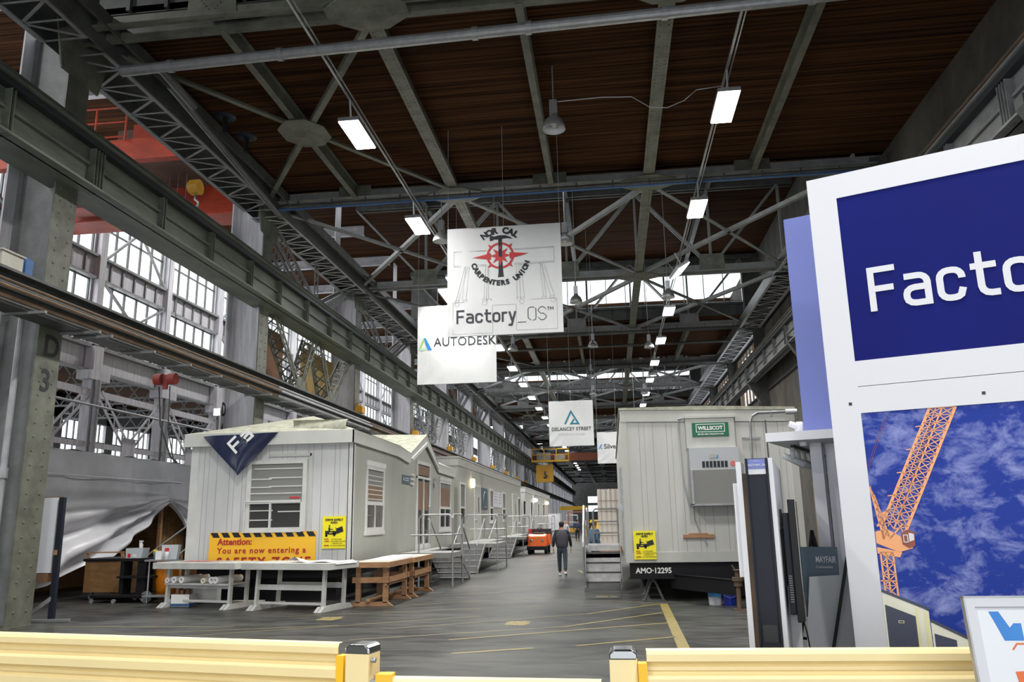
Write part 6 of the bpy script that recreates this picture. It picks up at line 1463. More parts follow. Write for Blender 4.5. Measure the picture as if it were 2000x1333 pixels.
g = MB(); B.poly(g, [(0.08, 0.79), (0.15, 0.79), (0.27, 1.03), (0.20, 1.03)], 0.0); B.poly(g, [(0.20, 0.79), (0.29, 0.79), (0.26, 0.87)], 0.0); obj('blue_mark', onto(g, *BD), M['cyan'], o)

# wrapped stack
c = thing('wrapped_stack', 'tall cream plastic-wrapped stack of panels behind the metal stairs', 'stack', (0.3, 45, 0))
m = MB(); n = 36
for k in range(n + 1):
    x = -0.75 + 2.2 * k / n; d = 0.03 * math.cos(k * PI / 2.2); m.v += [(x, 45 + d, 0.35), (x, 45 + d, 3.40 - 0.02 * (k % 3 == 0))]
m.f = [(2 * k, 2 * k + 2, 2 * k + 3, 2 * k + 1) for k in range(n)]
m.box((-0.75, 45.04, 0.35), (1.45, 47, 3.38)); obj('wrapped_panels', m, M['wrap'], c)
m = MB()
for z in (0.9, 1.5, 2.2, 2.75): m.box((-0.76, 44.955, z), (1.46, 44.965, z + 0.02))
obj('strap', m, M['brown'], c); obj('pallet', MB().box((-0.8, 44.9, 0), (1.5, 47, 0.35)), M['brown'], c)

# ================================================================== UTILITY CART
c = thing('electric_cart', 'orange electric utility cart parked beside the trailers', 'vehicle', (-4.0, 45, 0))
b = MB().prism([(-4.55, 44.0, 0.35), (-4.55, 44.0, 0.95), (-4.55, 44.35, 1.05), (-4.55, 44.9, 1.05), (-4.55, 44.95, 0.5), (-4.55, 46.6, 0.5), (-4.55, 46.6, 0.35)], (1.0, 0, 0))
b.box((-4.55, 45.6, 0.5), (-3.55, 46.6, 0.95)); obj('body', b, M['cartor'], c, bevel=0.05)
obj('bumper', MB().box((-4.6, 43.9, 0.22), (-3.5, 44.05, 0.42)), M['black'], c, bevel=0.02)
obj('side_panel', MB().box((-3.54, 45.0, 0.45), (-3.44, 46.6, 1.02)), M['cartor'], c)
obj('seat', MB().box((-4.4, 45.1, 0.7), (-3.65, 45.5, 0.85)).box((-4.4, 45.45, 0.85), (-3.65, 45.6, 1.12)), M['black'], c, bevel=0.04)
obj('dash', MB().box((-4.3, 44.35, 1.0), (-3.7, 44.7, 1.13)), M['black'], c, bevel=0.04)
s = MB(); P_ = Vector((-3.98, 44.85, 1.22)); ax = Vector((0, -0.75, 0.66)).normalized(); ex = Vector((1, 0, 0)); ey = ax.cross(ex)
s.tube([P_ + (ex * math.cos(a * PI / 10) + ey * math.sin(a * PI / 10)) * 0.19 for a in range(21)], 0.018, 6); s.cyl(P_, P_ - ax * 0.3, 0.02); s.bar(P_ - ex * 0.18, P_ + ex * 0.18, 0.03, 0.02)
obj('steering_wheel', s, M['black'], c)
for x in (-4.35, -3.75): obj('headlamp', MB().lathe((x, 43.99, 0.72), [(0.001, 0.02), (0.07, 0.01), (0.08, 0)], 14, ax=(0, -1, 0)), M['chrome'], c)
obj('badge', MB().cyl((-4.05, 43.985, 0.86), (-4.05, 44.0, 0.86), 0.06), M['craneyel'], c)
for x in (-4.5, -3.6):
    for y in (44.4, 46.2): obj('wheel', wheel(MB(), (x, y, 0.24), 0.24, 0.16, (1, 0, 0)), M['rubber'], c)
obj('tray', MB().box((-3.60, 45.8, 1.0), (-3.42, 46.6, 1.12)).box((-4.55, 46.5, 0.95), (-3.45, 46.6, 1.3)), M['ink'], c)

# distant yellow equipment and frames
def far_box(name, a, b, m, label, cat, **k): return tag(box(name, a, b, m), label, cat)
far_box('yellow_machine', (-3.0, 90, 0), (-0.6, 93, 1.7), M['yellow2'], 'blocky yellow machine far down the aisle behind the people', 'machine')
c = thing('scissor_lift', 'distant yellow lift with rails in the middle of the far aisle', 'machine', (-3.8, 84, 0))
obj('platform', MB().box((-4.6, 84, 0.5), (-3.5, 86, 0.9)), M['craneyel'], c); m = MB()
for x in (-4.6, -3.5): m.cyl((x, 84, 0), (x, 84, 2.2), 0.06)
m.cyl((-4.6, 84, 2.2), (-3.5, 84, 2.2), 0.05); m.cyl((-4.6, 84, 1.5), (-3.5, 84, 1.5), 0.05); obj('guard_rail', m, M['pale'], c)
far_box('wrapped_module', (-5.4, 70, 0), (-4.4, 72, 2.3), M['tarp'], 'white wrapped module standing beyond the orange cart', 'package')
m = MB().box((-4.0, 75.0, 2.4), (-2.2, 75.15, 2.5)).box((-4.0, 75, 0), (-3.9, 75.15, 2.4)).box((-2.3, 75, 0), (-2.2, 75.15, 2.4)); tag(obj('timber_frame', m, M['girder']), 'reddish open frame straddling the far aisle', 'frame')

# ================================================================== PEOPLE
def skin_mesh(name, chains, mt, parent, root=0, sub=2):
    """chains: list of [(x,y,z,r), ...]; the first point of a later chain may repeat an earlier point to branch there"""
    vs = []; rs = []; es = []; idx = {}
    for ch in chains:
        prev = None
        for (x, y, z, r) in ch:
            k = (round(x, 4), round(y, 4), round(z, 4))
            if k not in idx: idx[k] = len(vs); vs.append((x, y, z)); rs.append(r)
            i = idx[k]
            if prev is not None and prev != i: es.append((prev, i))
            prev = i
    me = bpy.data.meshes.new(name); me.from_pydata(vs, es, []); o = bpy.data.objects.new(name, me); COL.objects.link(o)
    sk = o.modifiers.new('skin', 'SKIN'); sk.use_smooth_shade = True
    for i, r in enumerate(rs):
        d = me.skin_vertices[0].data[i]; rr_ = r if isinstance(r, tuple) else (r, r); d.radius = rr_; d.use_root = (i == root)
    ss = o.modifiers.new('sub', 'SUBSURF'); ss.levels = sub; ss.render_levels = sub
    bpy.context.view_layer.update()
    m2 = bpy.data.meshes.new_from_object(o.evaluated_get(bpy.context.evaluated_depsgraph_get()))
    bpy.data.objects.remove(o); m2.materials.clear(); m2.materials.append(mt)
    m2.polygons.foreach_set('use_smooth', [True] * len(m2.polygons))
    n = bpy.data.objects.new(name, m2); COL.objects.link(n); n.parent = parent; return n
def person(label, loc, rz, H=1.75, mats=('skin', 'blackc', 'jeans', 'cwhite', 'blackc'), vest=None, stride=0.0, beanie=True, arm=0.0, belly=0.0, group=None):
    """faces +Y before rotation; stride > 0 swings the left leg forward"""
    c = thing('person', label, 'person', (0, 0, 0), group); k = H / 1.75
    sk, sh, tr, so, ha = [M[q] for q in mats]
    def P(x, y, z, r): return (x * k, y * k, z * k, (r[0] * k, r[1] * k) if isinstance(r, tuple) else r * k)
    s = stride
    legs = {}
    for sd, f in ((-1, s), (1, -s)):
        hip = (0.09 * sd, 0.0, 0.90); knee = (0.10 * sd, 0.16 * f + 0.02, 0.50 + 0.0 * abs(f)); ank = (0.10 * sd, 0.30 * f if f > 0 else 0.42 * f, 0.09 if f >= 0 else 0.09 + 0.10 * abs(f) * 1.2)
        legs[sd] = (hip, knee, ank)
    arms = {}
    for sd, f in ((-1, -s), (1, s)):
        sh_ = (0.19 * sd, 0.0, 1.42); el = (0.27 * sd, -0.04 + 0.12 * f, 1.14); wr = (0.29 * sd, 0.04 + 0.24 * f + arm, 0.90); arms[sd] = (sh_, el, wr)
    # body: one continuous surface
    ch = [[P(0, 0, 0.95, (0.15, 0.10)), P(0, -0.01, 1.15, (0.13, 0.09)), P(0, -0.01, 1.36, (0.15, 0.095)), P(0, 0, 1.47, (0.07, 0.065)), P(0, 0.01, 1.53, 0.055), P(0, 0.02, 1.60, (0.07, 0.085)), P(0, 0.02, 1.67, (0.075, 0.09)), P(0, 0.01, 1.73, (0.05, 0.06))]]
    for sd in (-1, 1):
        h, n_, a = legs[sd]; ch.append([P(0, 0, 0.95, (0.15, 0.10)), P(*h, 0.085), P(*n_, 0.055), P(*a, 0.038), P(a[0], a[1] + 0.13, a[2] - 0.045, 0.035)])
        h, e, w = arms[sd]; ch.append([P(0, -0.01, 1.36, (0.15, 0.095)), P(*h, 0.055), P(*e, 0.04), P(*w, 0.028)])
    body = skin_mesh('body', ch, sk, c)
    for sd in (-1, 1):   # hands: palm, four unequal curled fingers and a thumb
        w = arms[sd][2]; hc = []
        pal = (w[0], w[1] + 0.01, w[2] - 0.07)
        hc.append([P(*w, 0.026), P(*pal, (0.018, 0.035))])
        for q, (dy, L) in enumerate(((-0.03, 0.065), (-0.01, 0.08), (0.012, 0.083), (0.032, 0.074))):
            b_ = (pal[0], pal[1] + dy, pal[2] - 0.025); hc.append([P(*pal, (0.018, 0.035)), P(*b_, 0.011), P(b_[0] - sd * 0.008, b_[1] + 0.004, b_[2] - L * 0.55, 0.010), P(b_[0] - sd * 0.028, b_[1] + 0.008, b_[2] - L, 0.008)])
        hc.append([P(*pal, (0.018, 0.035)), P(pal[0] - sd * 0.01, pal[1] + 0.045, pal[2] + 0.01, 0.013), P(pal[0] - sd * 0.025, pal[1] + 0.06, pal[2] - 0.035, 0.010)])
        skin_mesh('hand', hc, sk, c, sub=1)
    # clothing
    t = [[P(0, 0, 0.92, (0.165, 0.12)), P(0, -0.01 + belly * 0.3, 1.12, (0.155 + belly, 0.12 + belly)), P(0, -0.01, 1.36, (0.185, 0.12)), P(0, 0, 1.455, (0.10, 0.085))]]
    for sd in (-1, 1): h, e, w = arms[sd]; t.append([P(0, -0.01, 1.36, (0.185, 0.12)), P(*h, 0.072), P(*e, 0.056), P(w[0], w[1], w[2] + 0.03, 0.043)])
    skin_mesh('jacket', t, sh, c)
    if vest:
        skin_mesh('vest', [[P(0, 0, 0.83, (0.22, 0.15)), P(0, -0.01, 1.08, (0.225, 0.155)), P(0, -0.01, 1.33, (0.265, 0.16)), P(0, 0, 1.43, (0.20, 0.12)), P(0, 0, 1.50, (0.09, 0.09))]], M[vest], c)
    t = [[P(0, 0, 1.0, (0.155, 0.112)), P(0, 0, 0.90, (0.165, 0.12))]]
    for sd in (-1, 1): h, n_, a = legs[sd]; t.append([P(0, 0, 0.90, (0.165, 0.12)), P(h[0], h[1], h[2] - 0.08, 0.10), P(*n_, 0.077), P(a[0], a[1], a[2] + 0.03, 0.058)])
    skin_mesh('trousers', t, tr, c)
    for sd in (-1, 1):
        a = legs[sd][2]; lift = a[2] - 0.09; pit = lift * 0.9
        skin_mesh('shoe', [[P(a[0], a[1] - 0.05, 0.05 + lift + pit * 0.5, (0.042, 0.045)), P(a[0], a[1] + 0.05, 0.05 + lift * 0.5, (0.045, 0.045)), P(a[0] + sd * 0.01, a[1] + 0.16, 0.04, (0.045, 0.035)), P(a[0] + sd * 0.01, a[1] + 0.2, 0.037, (0.035, 0.028))]], so, c, sub=2)
    # face and ears, hair or beanie
    f = MB(); f.lathe((0, 0.095 * k, 1.615 * k), [(0.001, 0.028), (0.012, 0.012), (0.016, -0.005)], 8, ax=(0, 1, -0.25)); f.bar((-0.022 * k, 0.098 * k, 1.57 * k), (0.022 * k, 0.098 * k, 1.57 * k), 0.008, 0.006)
    for sd in (-1, 1): f.lathe((0.074 * sd * k, 0.0, 1.625 * k), [(0.001, 0.008), (0.018, 0.006), (0.024, -0.002)], 10, ax=(sd, 0, 0))
    q = obj('face_features', f, sk, None, loc=(0, 0, 0)); q.parent = c
    f = MB()
    for sd in (-1, 1): f.lathe((0.03 * sd * k, 0.093 * k, 1.64 * k), [(0.001, 0.006), (0.009, 0.004), (0.011, -0.004)], 8, ax=(0, 1, 0))
    q = obj('eye', f, M['ink'], None, loc=(0, 0, 0)); q.parent = c
    skin_mesh('beanie' if beanie else 'hair', [[P(0, -0.025, 1.575 if not beanie else 1.55, (0.062, 0.05)), P(0, 0.0, 1.64, (0.098, 0.10)), P(0, 0.0, 1.70, (0.096, 0.10)), P(0, 0, 1.75, (0.058, 0.062))]], ha, c)
    c.location = loc; c.rotation_euler = (0, 0, rz); return c
person('person in a dark beanie, charcoal vest and black sleeves walking away down the aisle', (-1.66, 26.95, 0), 0.0, 1.74, vest='vest', stride=0.42)
person('person with a blue shirt leaning behind the metal stairs', (-0.62, 28.3, 0), -1.0, 1.74, ('skinl', 'denim', 'blackc', 'blackc', 'brown'), belly=0.05, beanie=False)
person('person in a navy jacket seen from behind far down the aisle', (-2.95, 69.5, 0), 0.1, 1.78, ('skin', 'navy', 'blackc', 'blackc', 'blackc'), stride=0.15, beanie=False)
person('person in black standing right of the navy jacket far away', (-2.0, 72.5, 0), -0.2, 1.76, ('skin', 'blackc', 'blackc', 'blackc', 'blackc'), stride=0.1, beanie=False)
person('person in dark red and black left of the navy jacket far away', (-4.0, 66.0, 0), 0.4, 1.66, ('skinl', 'toolred', 'blackc', 'blackc', 'blackc'), stride=0.1, beanie=False)
person('person in a pale jacket just beyond the walking figure', (-3.3, 58.0, 0), 2.9, 1.70, ('skinl', 'greyb', 'blackc', 'blackc', 'brown'), stride=0.1, beanie=False)
# ================================================================== RIGHT FOREGROUND
u = Vector((0.912, -0.410, 0)).normalized(); v = Vector((0.410, 0.912, 0)).normalized()      # the display booth is turned by 24 degrees
BG = PL((1.88, 7.0, 0), u)
c = thing('display_sign', 'huge white framed sign with a blue panel above a crane picture', 'sign', (1.88, 7.0, 0))
m = MB(); WS = 3.6; HS_ = 4.75
BG.box(m, 0, 0, 0.235, HS_, -0.12, 0); BG.box(m, WS - 0.235, 0, WS, HS_, -0.12, 0); BG.box(m, 0.235, 4.53, WS - 0.235, HS_, -0.12, 0); BG.box(m, 0.235, 2.845, WS - 0.235, 3.06, -0.12, 0.0); BG.box(m, 0.235, 2.62, WS - 0.235, 2.84, -0.12, 0.0)
BG.box(m, 0.235, 0, WS - 0.235, 0.35, -0.12, 0)
obj('frame', m, M['cwhite'], c)
m = MB(); BG.box(m, 0.235, 3.06, WS - 0.235, 4.53, -0.06, -0.008)
bp_ = obj('blue_panel', m, M['signblue'], c)
tm, _ = square_word('Factory', 0.405, 0.283, 0.212, 0.038, 0.052, BG.p(0, 3.466, 0), BG.r, BG.u, 0.0)
obj('lettering', tm, M['cwhite'], bp_)
m = MB(); BG.box(m, 0.15, 2.69, 0.175, 2.715, 0, 0.002); BG.box(m, 1.12, 2.69, 1.145, 2.715, 0, 0.002)
obj('slot', m, M['ink'], c)
m = MB(); BG.box(m, 0.235, 0.35, WS - 0.235, 2.62, -0.06, -0.008); pt = obj('picture_panel', m, M['cloud'], c)
g = MB(); d0 = -0.005
def L2(a, b, w, mb=None, d=d0):
    d_ = Vector((b[0] - a[0], b[1] - a[1])); n_ = Vector((-d_.y, d_.x)).normalized() * w / 2
    BG.poly(mb if mb is not None else g, [(a[0] - n_.x, a[1] - n_.y), (b[0] - n_.x, b[1] - n_.y), (b[0] + n_.x, b[1] + n_.y), (a[0] + n_.x, a[1] + n_.y)], d)
def lat(a0, a1, b0, b1, n, w):
    for k in range(n):
        t0, t1 = k / n, (k + 1) / n; f = lambda p, q, t: (p[0] + (q[0] - p[0]) * t, p[1] + (q[1] - p[1]) * t)
        L2(f(a0, a1, t0), f(b0, b1, t1), w); L2(f(b0, b1, t0), f(a0, a1, t1), w); L2(f(a0, a1, t0), f(b0, b1, t0), w * 0.8)
J = [(0.743, 2.617), (0.30, 1.72), (0.928, 2.617), (0.452, 1.635)]
L2(J[0], J[1], 0.022); L2(J[2], J[3], 0.022); L2((0.835, 2.617), (0.38, 1.68), 0.012); L2((0.79, 2.617), (0.34, 1.70), 0.007)
lat(J[0], J[1], (0.835, 2.617), (0.38, 1.68), 16, 0.007); lat((0.835, 2.617), (0.38, 1.68), J[2], J[3], 16, 0.007)
for t in (0.15, 0.35, 0.55, 0.75): x, y = 0.743 - 0.44 * t, 2.617 - 0.897 * t; L2((x - 0.05, y - 0.005), (x, y), 0.008)
L2((0.238, 2.02), (0.30, 1.60), 0.016); L2((0.262, 1.95), (0.34, 1.62), 0.012); lat((0.238, 2.02), (0.30, 1.60), (0.262, 1.95), (0.34, 1.62), 7, 0.006)
L2((0.27, 1.78), (0.37, 1.83), 0.016); L2((0.26, 1.70), (0.33, 1.80), 0.014)
BG.poly(g, [(0.24, 1.66), (0.33, 1.68), (0.50, 1.57), (0.50, 1.53), (0.40, 1.50), (0.24, 1.57)], d0)
BG.poly(g, [(0.24, 1.54), (0.42, 1.50), (0.40, 1.46), (0.24, 1.49)], d0)
for x in (0.262, 0.30, 0.352): L2((x, 1.5), (x + 0.003, 1.16), 0.014)
lat((0.262, 1.5), (0.265, 1.16), (0.352, 1.5), (0.355, 1.16), 4, 0.008)
L2((0.24, 1.28), (0.36, 1.28), 0.01); L2((0.34, 1.60), (0.45, 1.72), 0.012)
obj('printed_crane', g, M['jumpor'], pt)
g2 = MB(); L2((0.40, 2.55), (0.24, 2.18), 0.003, g2); L2((0.44, 2.60), (0.245, 2.16), 0.003, g2); L2((0.75, 2.5), (0.42, 1.75), 0.004, g2, 0.0); BG.poly(g2, [(0.425, 1.645), (0.475, 1.675), (0.525, 1.655), (0.52, 1.55), (0.475, 1.53), (0.43, 1.56)], -0.003)
obj('printed_cables', g2, M['printdark'], pt)
g3 = MB(); BG.ring(g3, 0.44, 1.575, 0.475, 1.635, 0.006, -0.002, -0.001); BG.poly(g3, [(0.482, 1.58), (0.518, 1.595), (0.518, 1.64), (0.482, 1.65)], -0.002); obj('printed_cab', g3, M['cwhite'], pt)
g4 = MB(); BG.poly(g4, [(0.236, 1.20), (0.30, 1.19), (0.555, 1.06), (0.555, 0.36), (0.236, 0.36)], -0.004); BG.poly(g4, [(0.56, 0.98), (0.62, 0.96), (0.90, 0.82), (0.95, 0.36), (0.56, 0.36)], -0.004); obj('printed_building', g4, M['cream'], pt)
g5 = MB(); L2((0.236, 1.205), (0.56, 1.075), 0.022, g5, -0.002); L2((0.56, 0.995), (0.92, 0.82), 0.022, g5, -0.002)
BG.poly(g5, [(0.25, 1.10), (0.46, 1.02), (0.46, 0.4), (0.25, 0.4)], -0.002); BG.poly(g5, [(0.575, 0.90), (0.72, 0.86), (0.72, 0.4), (0.575, 0.4)], -0.002); obj('printed_windows', g5, M['printwin'], pt)
g6 = MB(); L2((0.47, 1.08), (0.47, 0.4), 0.02, g6, -0.001); L2((0.535, 1.06), (0.535, 0.4), 0.025, g6, -0.001); BG.ring(g6, 0.335, 0.965, 0.375, 0.985, 0.004, -0.001, 0); obj('printed_trim', g6, mat('print_pale_yellow', (0.75, 0.72, 0.40)), pt)
m = MB(); 
for s_ in (0.5, WS - 0.5): m.bar(BG.p(s_, 0.03, -0.1), BG.p(s_, 0.03, -1.2), 0.08, 0.06); m.bar(BG.p(s_, 2.2, -0.12), BG.p(s_, 0.05, -1.2), 0.06, 0.06)
obj('rear_brace', m, M['black'], c)

# display booth behind the sign
BO = PL((1.52, 8.02, 0), u); V = -1                         # depth runs along -n
c = thing('display_booth', 'white display booth with flat canopy roof and track lights', 'booth', (2.5, 9.5, 0))
m = MB(); BO.box(m, 0, 2.50, 3.3, 2.585, -4.4, 0); obj('canopy', m, M['cwhite'], c)
m = MB(); BO.box(m, 0.32, 0, 0.43, 2.50, -0.56, -0.42); obj('post', m, M['cwhite'], c)
m = MB(); BO.box(m, 0.43, 0, 3.2, 2.50, -0.70, -0.62); obj('back_wall', m, M['board'], c)
d = MB(); BO.box(d, 0.53, 0.05, 1.30, 2.15, -0.62, -0.605); dd = obj('cupboard_door', d, M['greyb'], c)
m = MB(); BO.box(m, 0.535, 1.75, 0.55, 1.87, -0.605, -0.595); BO.box(m, 0.535, 0.5, 0.55, 0.62, -0.605, -0.595); obj('hinge', m, M['alu'], dd)
m = MB(); BO.ring(m, 0.518, 0.02, 1.312, 2.162, 0.008, -0.62, -0.612); obj('door_gap', m, M['inkgrey'], dd)
m = MB(); BO.box(m, 0.12, 2.47, 0.15, 2.5, -2.6, -0.5); tr = obj('light_track', m, M['ink'], c)
for k, dd_ in enumerate((-0.5, -0.75, -1.05, -1.4, -1.8)):
    m = MB(); p0 = BO.p(0.135, 2.47, dd_); p1 = p0 - Vector((0, 0, 0.12)); m.cyl(p0, p1, 0.025, n=8); a = p1 - u * 0.10 * (1 if k % 2 else 1) + Vector((0, 0, 0.05)); b_ = p1 + u * 0.10 + v * 0.04 - Vector((0, 0, 0.06)); m.cyl(a, b_, 0.03, 0.036, n=12)
    tag(obj('spotlight', m, M['greyb'], smooth=True), 'small grey track spotlight under the booth canopy, %s one from the camera' % ORD[k], 'lamp', 'track spotlights under the canopy')
m = MB(); m.lathe(BO.p(0.30, 2.46, -0.25), [(0.001, 0), (0.035, 0), (0.04, 0.04)], 12); tag(obj('ceiling_sensor', m, M['cwhite']), 'small round sensor under the front of the canopy', 'sensor')
m = MB(); m.lathe(BO.p(0.25, 2.585, -0.4), [(0.03, 0), (0.05, 0.02), (0.055, 0.1), (0.03, 0.13), (0.001, 0.13)], 12); m.cyl(BO.p(0.3, 2.64, -0.4), BO.p(0.16, 2.70, -0.35), 0.03); tag(obj('camera_mount', m, M['cwhite'], smooth=True), 'small white round device on top of the booth canopy', 'device')
m = MB(); BO.box(m, 0.297, 2.59, 3.2, 4.845, -0.55, -0.35)
tag(obj('blue_header_panel', m, M['palblue']), 'tall violet-blue panel standing on the booth roof behind the big sign', 'panel')
m = MB().cyl(BO.p(-0.06, 0.0, -0.3), BO.p(-0.06, 2.75, -0.3), 0.008, n=6); m.cyl(BO.p(-0.06, 0, -0.3), BO.p(-0.06, 0.02, -0.3), 0.12, n=16)
tag(obj('thin_rod', m, M['steel']), 'thin dark rod standing at the corner of the booth canopy', 'rod')

# tall black totem between white boards
c = thing('display_totem', 'tall black recessed display column between two white boards', 'display stand', (1.1, 6.4, 0))
TT = PL((1.03, 6.33, 0), (0.974, -0.225, 0))
m = MB(); TT.box(m, 0.0, 0, 0.165, 2.23, -0.42, -0.02); TT.box(m, 0.0, 0, 0.012, 2.23, -0.02, 0.012); TT.box(m, 0.153, 0, 0.165, 2.23, -0.02, 0.012); TT.box(m, 0.012, 0.86, 0.153, 0.90, -0.02, 0.0); TT.box(m, 0.012, 0.86, 0.02, 1.03, -0.02, 0.0)
obj('column', m, M['navyblack'], c)
m = MB(); TT.box(m, 0.03, 0.90, 0.135, 1.02, -0.021, -0.012); obj('lower_slot', m, M['ink'], c)
m = MB(); TT.box(m, 0.018, 2.11, 0.147, 2.225, -0.02, -0.014); lb = obj('label_card', m, M['cwhite'], c)
m = MB(); TT.box(m, 0.018, 2.15, 0.147, 2.225, -0.014, -0.011); obj('blue_band', m, M['palblue'], lb)
obj('lettering', join(TT.text('FACTORY_OS', 0.021, 0.083, 2.172, -0.010, align='CENTER', bold=0.0004), TT.text('MADE IN', 0.011, 0.083, 2.203, -0.010, align='CENTER')), M['cwhite'], lb)
m = MB(); TT.box(m, -0.075, 0, -0.035, 2.21, -0.95, -0.05); TT.box(m, -0.11, 1.35, -0.075, 2.05, -0.60, -0.10); obj('left_board', m, M['cwhite'], c)
m = MB(); TT.box(m, -0.035, 0, 0.0, 2.12, -0.42, -0.06); obj('spacer', m, M['rust'], c)
m = MB(); TT.box(m, 0.168, 0, 0.20, 2.23, -1.9, 0.0); TT.box(m, 0.20, 0, 0.202, 2.20, -1.9, -0.04); obj('right_board', m, M['cwhite'], c)
# television seen edge-on
c = thing('television', 'wall-mounted black television seen edge-on beside the totem', 'television', TT.p(0.3, 1.0, -0.5))
m = MB(); TT.box(m, 0.275, 1.02, 0.328, 1.92, -1.05, -0.18); obj('screen_body', m, M['black'], c, bevel=0.006)
m = MB(); TT.box(m, 0.328, 1.03, 0.334, 1.91, -1.04, -0.19); obj('screen', m, M['glassdark'], c)
m = MB(); TT.box(m, 0.228, 1.07, 0.275, 1.82, -0.95, -0.22); obj('rear_casing', m, M['navyblack'], c, bevel=0.006)
m = MB()
for k in range(12): TT.box(m, 0.238, 1.16 + 0.017 * k, 0.265, 1.168 + 0.017 * k, -0.22, -0.217)
obj('vent_slot', m, M['grey'], c)
m = MB(); TT.box(m, 0.202, 1.25, 0.215, 1.85, -0.72, -0.42); TT.box(m, 0.215, 1.45, 0.23, 1.62, -0.66, -0.48); m.tube([TT.p(0.22, 1.70, -0.3), TT.p(0.26, 1.72, -0.24), TT.p(0.30, 1.75, -0.22), TT.p(0.31, 1.68, -0.25)], 0.012, 6); obj('wall_mount', m, M['ink'], c)
m = MB().tube([TT.p(0.30, 1.08, -0.3), TT.p(0.33, 0.95, -0.27), TT.p(0.345, 0.8, -0.26), TT.p(0.34, 0.02, -0.26)], 0.006, 5); obj('power_cable', m, M['black'], c)

# easels with poster and boards
def easel(p, h, label, sp=0.32):
    p = Vector(p); t = p + Vector((0, 0, h)); c = thing('easel', label, 'easel', p)
    for q in (p - u * sp, p + u * sp, p + v * 0.32): obj('leg', MB().bar(q, t, 0.025, 0.025), M['black'], c)
    obj('tray', MB().bar(p - u * sp * 0.62 + Vector((0, 0, h * 0.42)) - v * 0.05, p + u * sp * 0.62 + Vector((0, 0, h * 0.42)) - v * 0.05, 0.05, 0.02), M['black'], c)
    return c
easel((1.86, 7.98, 0), 1.66, 'black easel carrying the slate-blue poster')
PP = PL((1.72, 7.80, 0), u, Vector((0, 0, 1)) + v * 0.12)
m = MB(); PP.box(m, -0.06, 0.9, 0.27, 1.52, 0.0, 0.012)
po = tag(obj('slate_poster', m, M['slate']), 'slate-blue poster with white lettering resting on the far easel', 'poster')
obj('lettering', join(PP.text('MAYFAIR', 0.08, 0.075, 1.38, 0.014, xs=0.55, bold=0.0012), PP.text('Communities', 0.034, 0.075, 1.33, 0.014, xs=0.8)), M['cwhite'], po)
easel((2.02, 7.32, 0), 1.62, 'black easel with splayed legs, right behind the big sign', 0.40)
m = MB(); QQ = PL((1.55, 7.60, 0), u, Vector((0, 0, 1)) + v * 0.14); QQ.poly(m, [(0.0, 0.02), (0.62, 0.02), (0.62, 1.31), (0.13, 1.27)], 0, 0.02)
tag(obj('leaning_board', m, M['greyb']), 'light grey board leaning on the floor behind the television', 'board')
m = MB(); Q2 = PL((1.38, 7.30, 0), u, Vector((0, 0, 1)) + v * 0.05); Q2.poly(m, [(0.0, 0.02), (0.14, 0.02), (0.16, 0.95), (0.02, 1.05)], 0, 0.02)
tag(obj('leaning_board', m, M['board']), 'narrow white board leaning below the television', 'board')
# doorway clutter seen past the booth
tag(box('ochre_partition', (4.95, 20.5, 0), (5.15, 20.7, 2.6), M['yelbr']), 'ochre partition standing behind the right-hand trailer corner', 'partition')
tag(box('red_cabinet', (4.35, 18.2, 1.6), (4.42, 18.6, 2.7), M['toolred']), 'narrow red panel fixed at the right trailer corner', 'panel') if False else None

# small framed sign at the lower right
c = thing('framed_sign', 'small aluminium framed sign with blue and orange marks, bottom right corner', 'sign', (1.95, 4.3, 0))
SG_ = PL((1.755, 4.28, 0), Vector((1, 0.0, 0)), Vector((-0.03, 0.06, 1)))
m = MB(); SG_.ring(m, 0, 0.0, 0.8, 1.39, 0.045, -0.03, 0.0); obj('frame', m, M['cwhite'], c)
m = MB(); SG_.box(m, -0.008, 0.0, 0.0, 1.395, -0.035, 0.002); SG_.box(m, -0.008, 1.39, 0.8, 1.397, -0.035, 0.002); obj('frame_edge', m, M['alu'], c)
m = MB(); SG_.box(m, 0.045, 0.045, 0.755, 1.345, -0.02, -0.006); pn = obj('panel', m, M['board'], c)
m = MB(); SG_.box(m, 0.04, 1.342, 0.76, 1.348, -0.02, 0.001); obj('seam', m, M['inkgrey'], c)
g = MB()
for k in range(10):
    t = k / 10; SG_.poly(g, [(0.10 + 0.055 * t, 1.325 - 0.13 * t), (0.145 + 0.05 * t, 1.325 - 0.13 * t), (0.15 + 0.05 * t, 1.315 - 0.13 * t), (0.104 + 0.055 * t, 1.314 - 0.13 * t)], -0.004)
SG_.poly(g, [(0.10, 1.325), (0.146, 1.325), (0.185, 1.25), (0.205, 1.27), (0.24, 1.27), (0.24, 1.19), (0.15, 1.19), (0.125, 1.26)], -0.005)
obj('blue_lettering', g, mat('marker_blue', (0.05, 0.23, 0.62)), pn)
g = MB(); SG_.poly(g, [(0.175, 1.15), (0.20, 1.18), (0.25, 1.18), (0.25, 1.172), (0.203, 1.172), (0.183, 1.147)], -0.004); SG_.poly(g, [(0.17, 1.05), (0.25, 1.055), (0.25, 0.98), (0.18, 0.98)], -0.004); obj('orange_lettering', g, mat('marker_orange', (0.7, 0.16, 0.05)), pn)

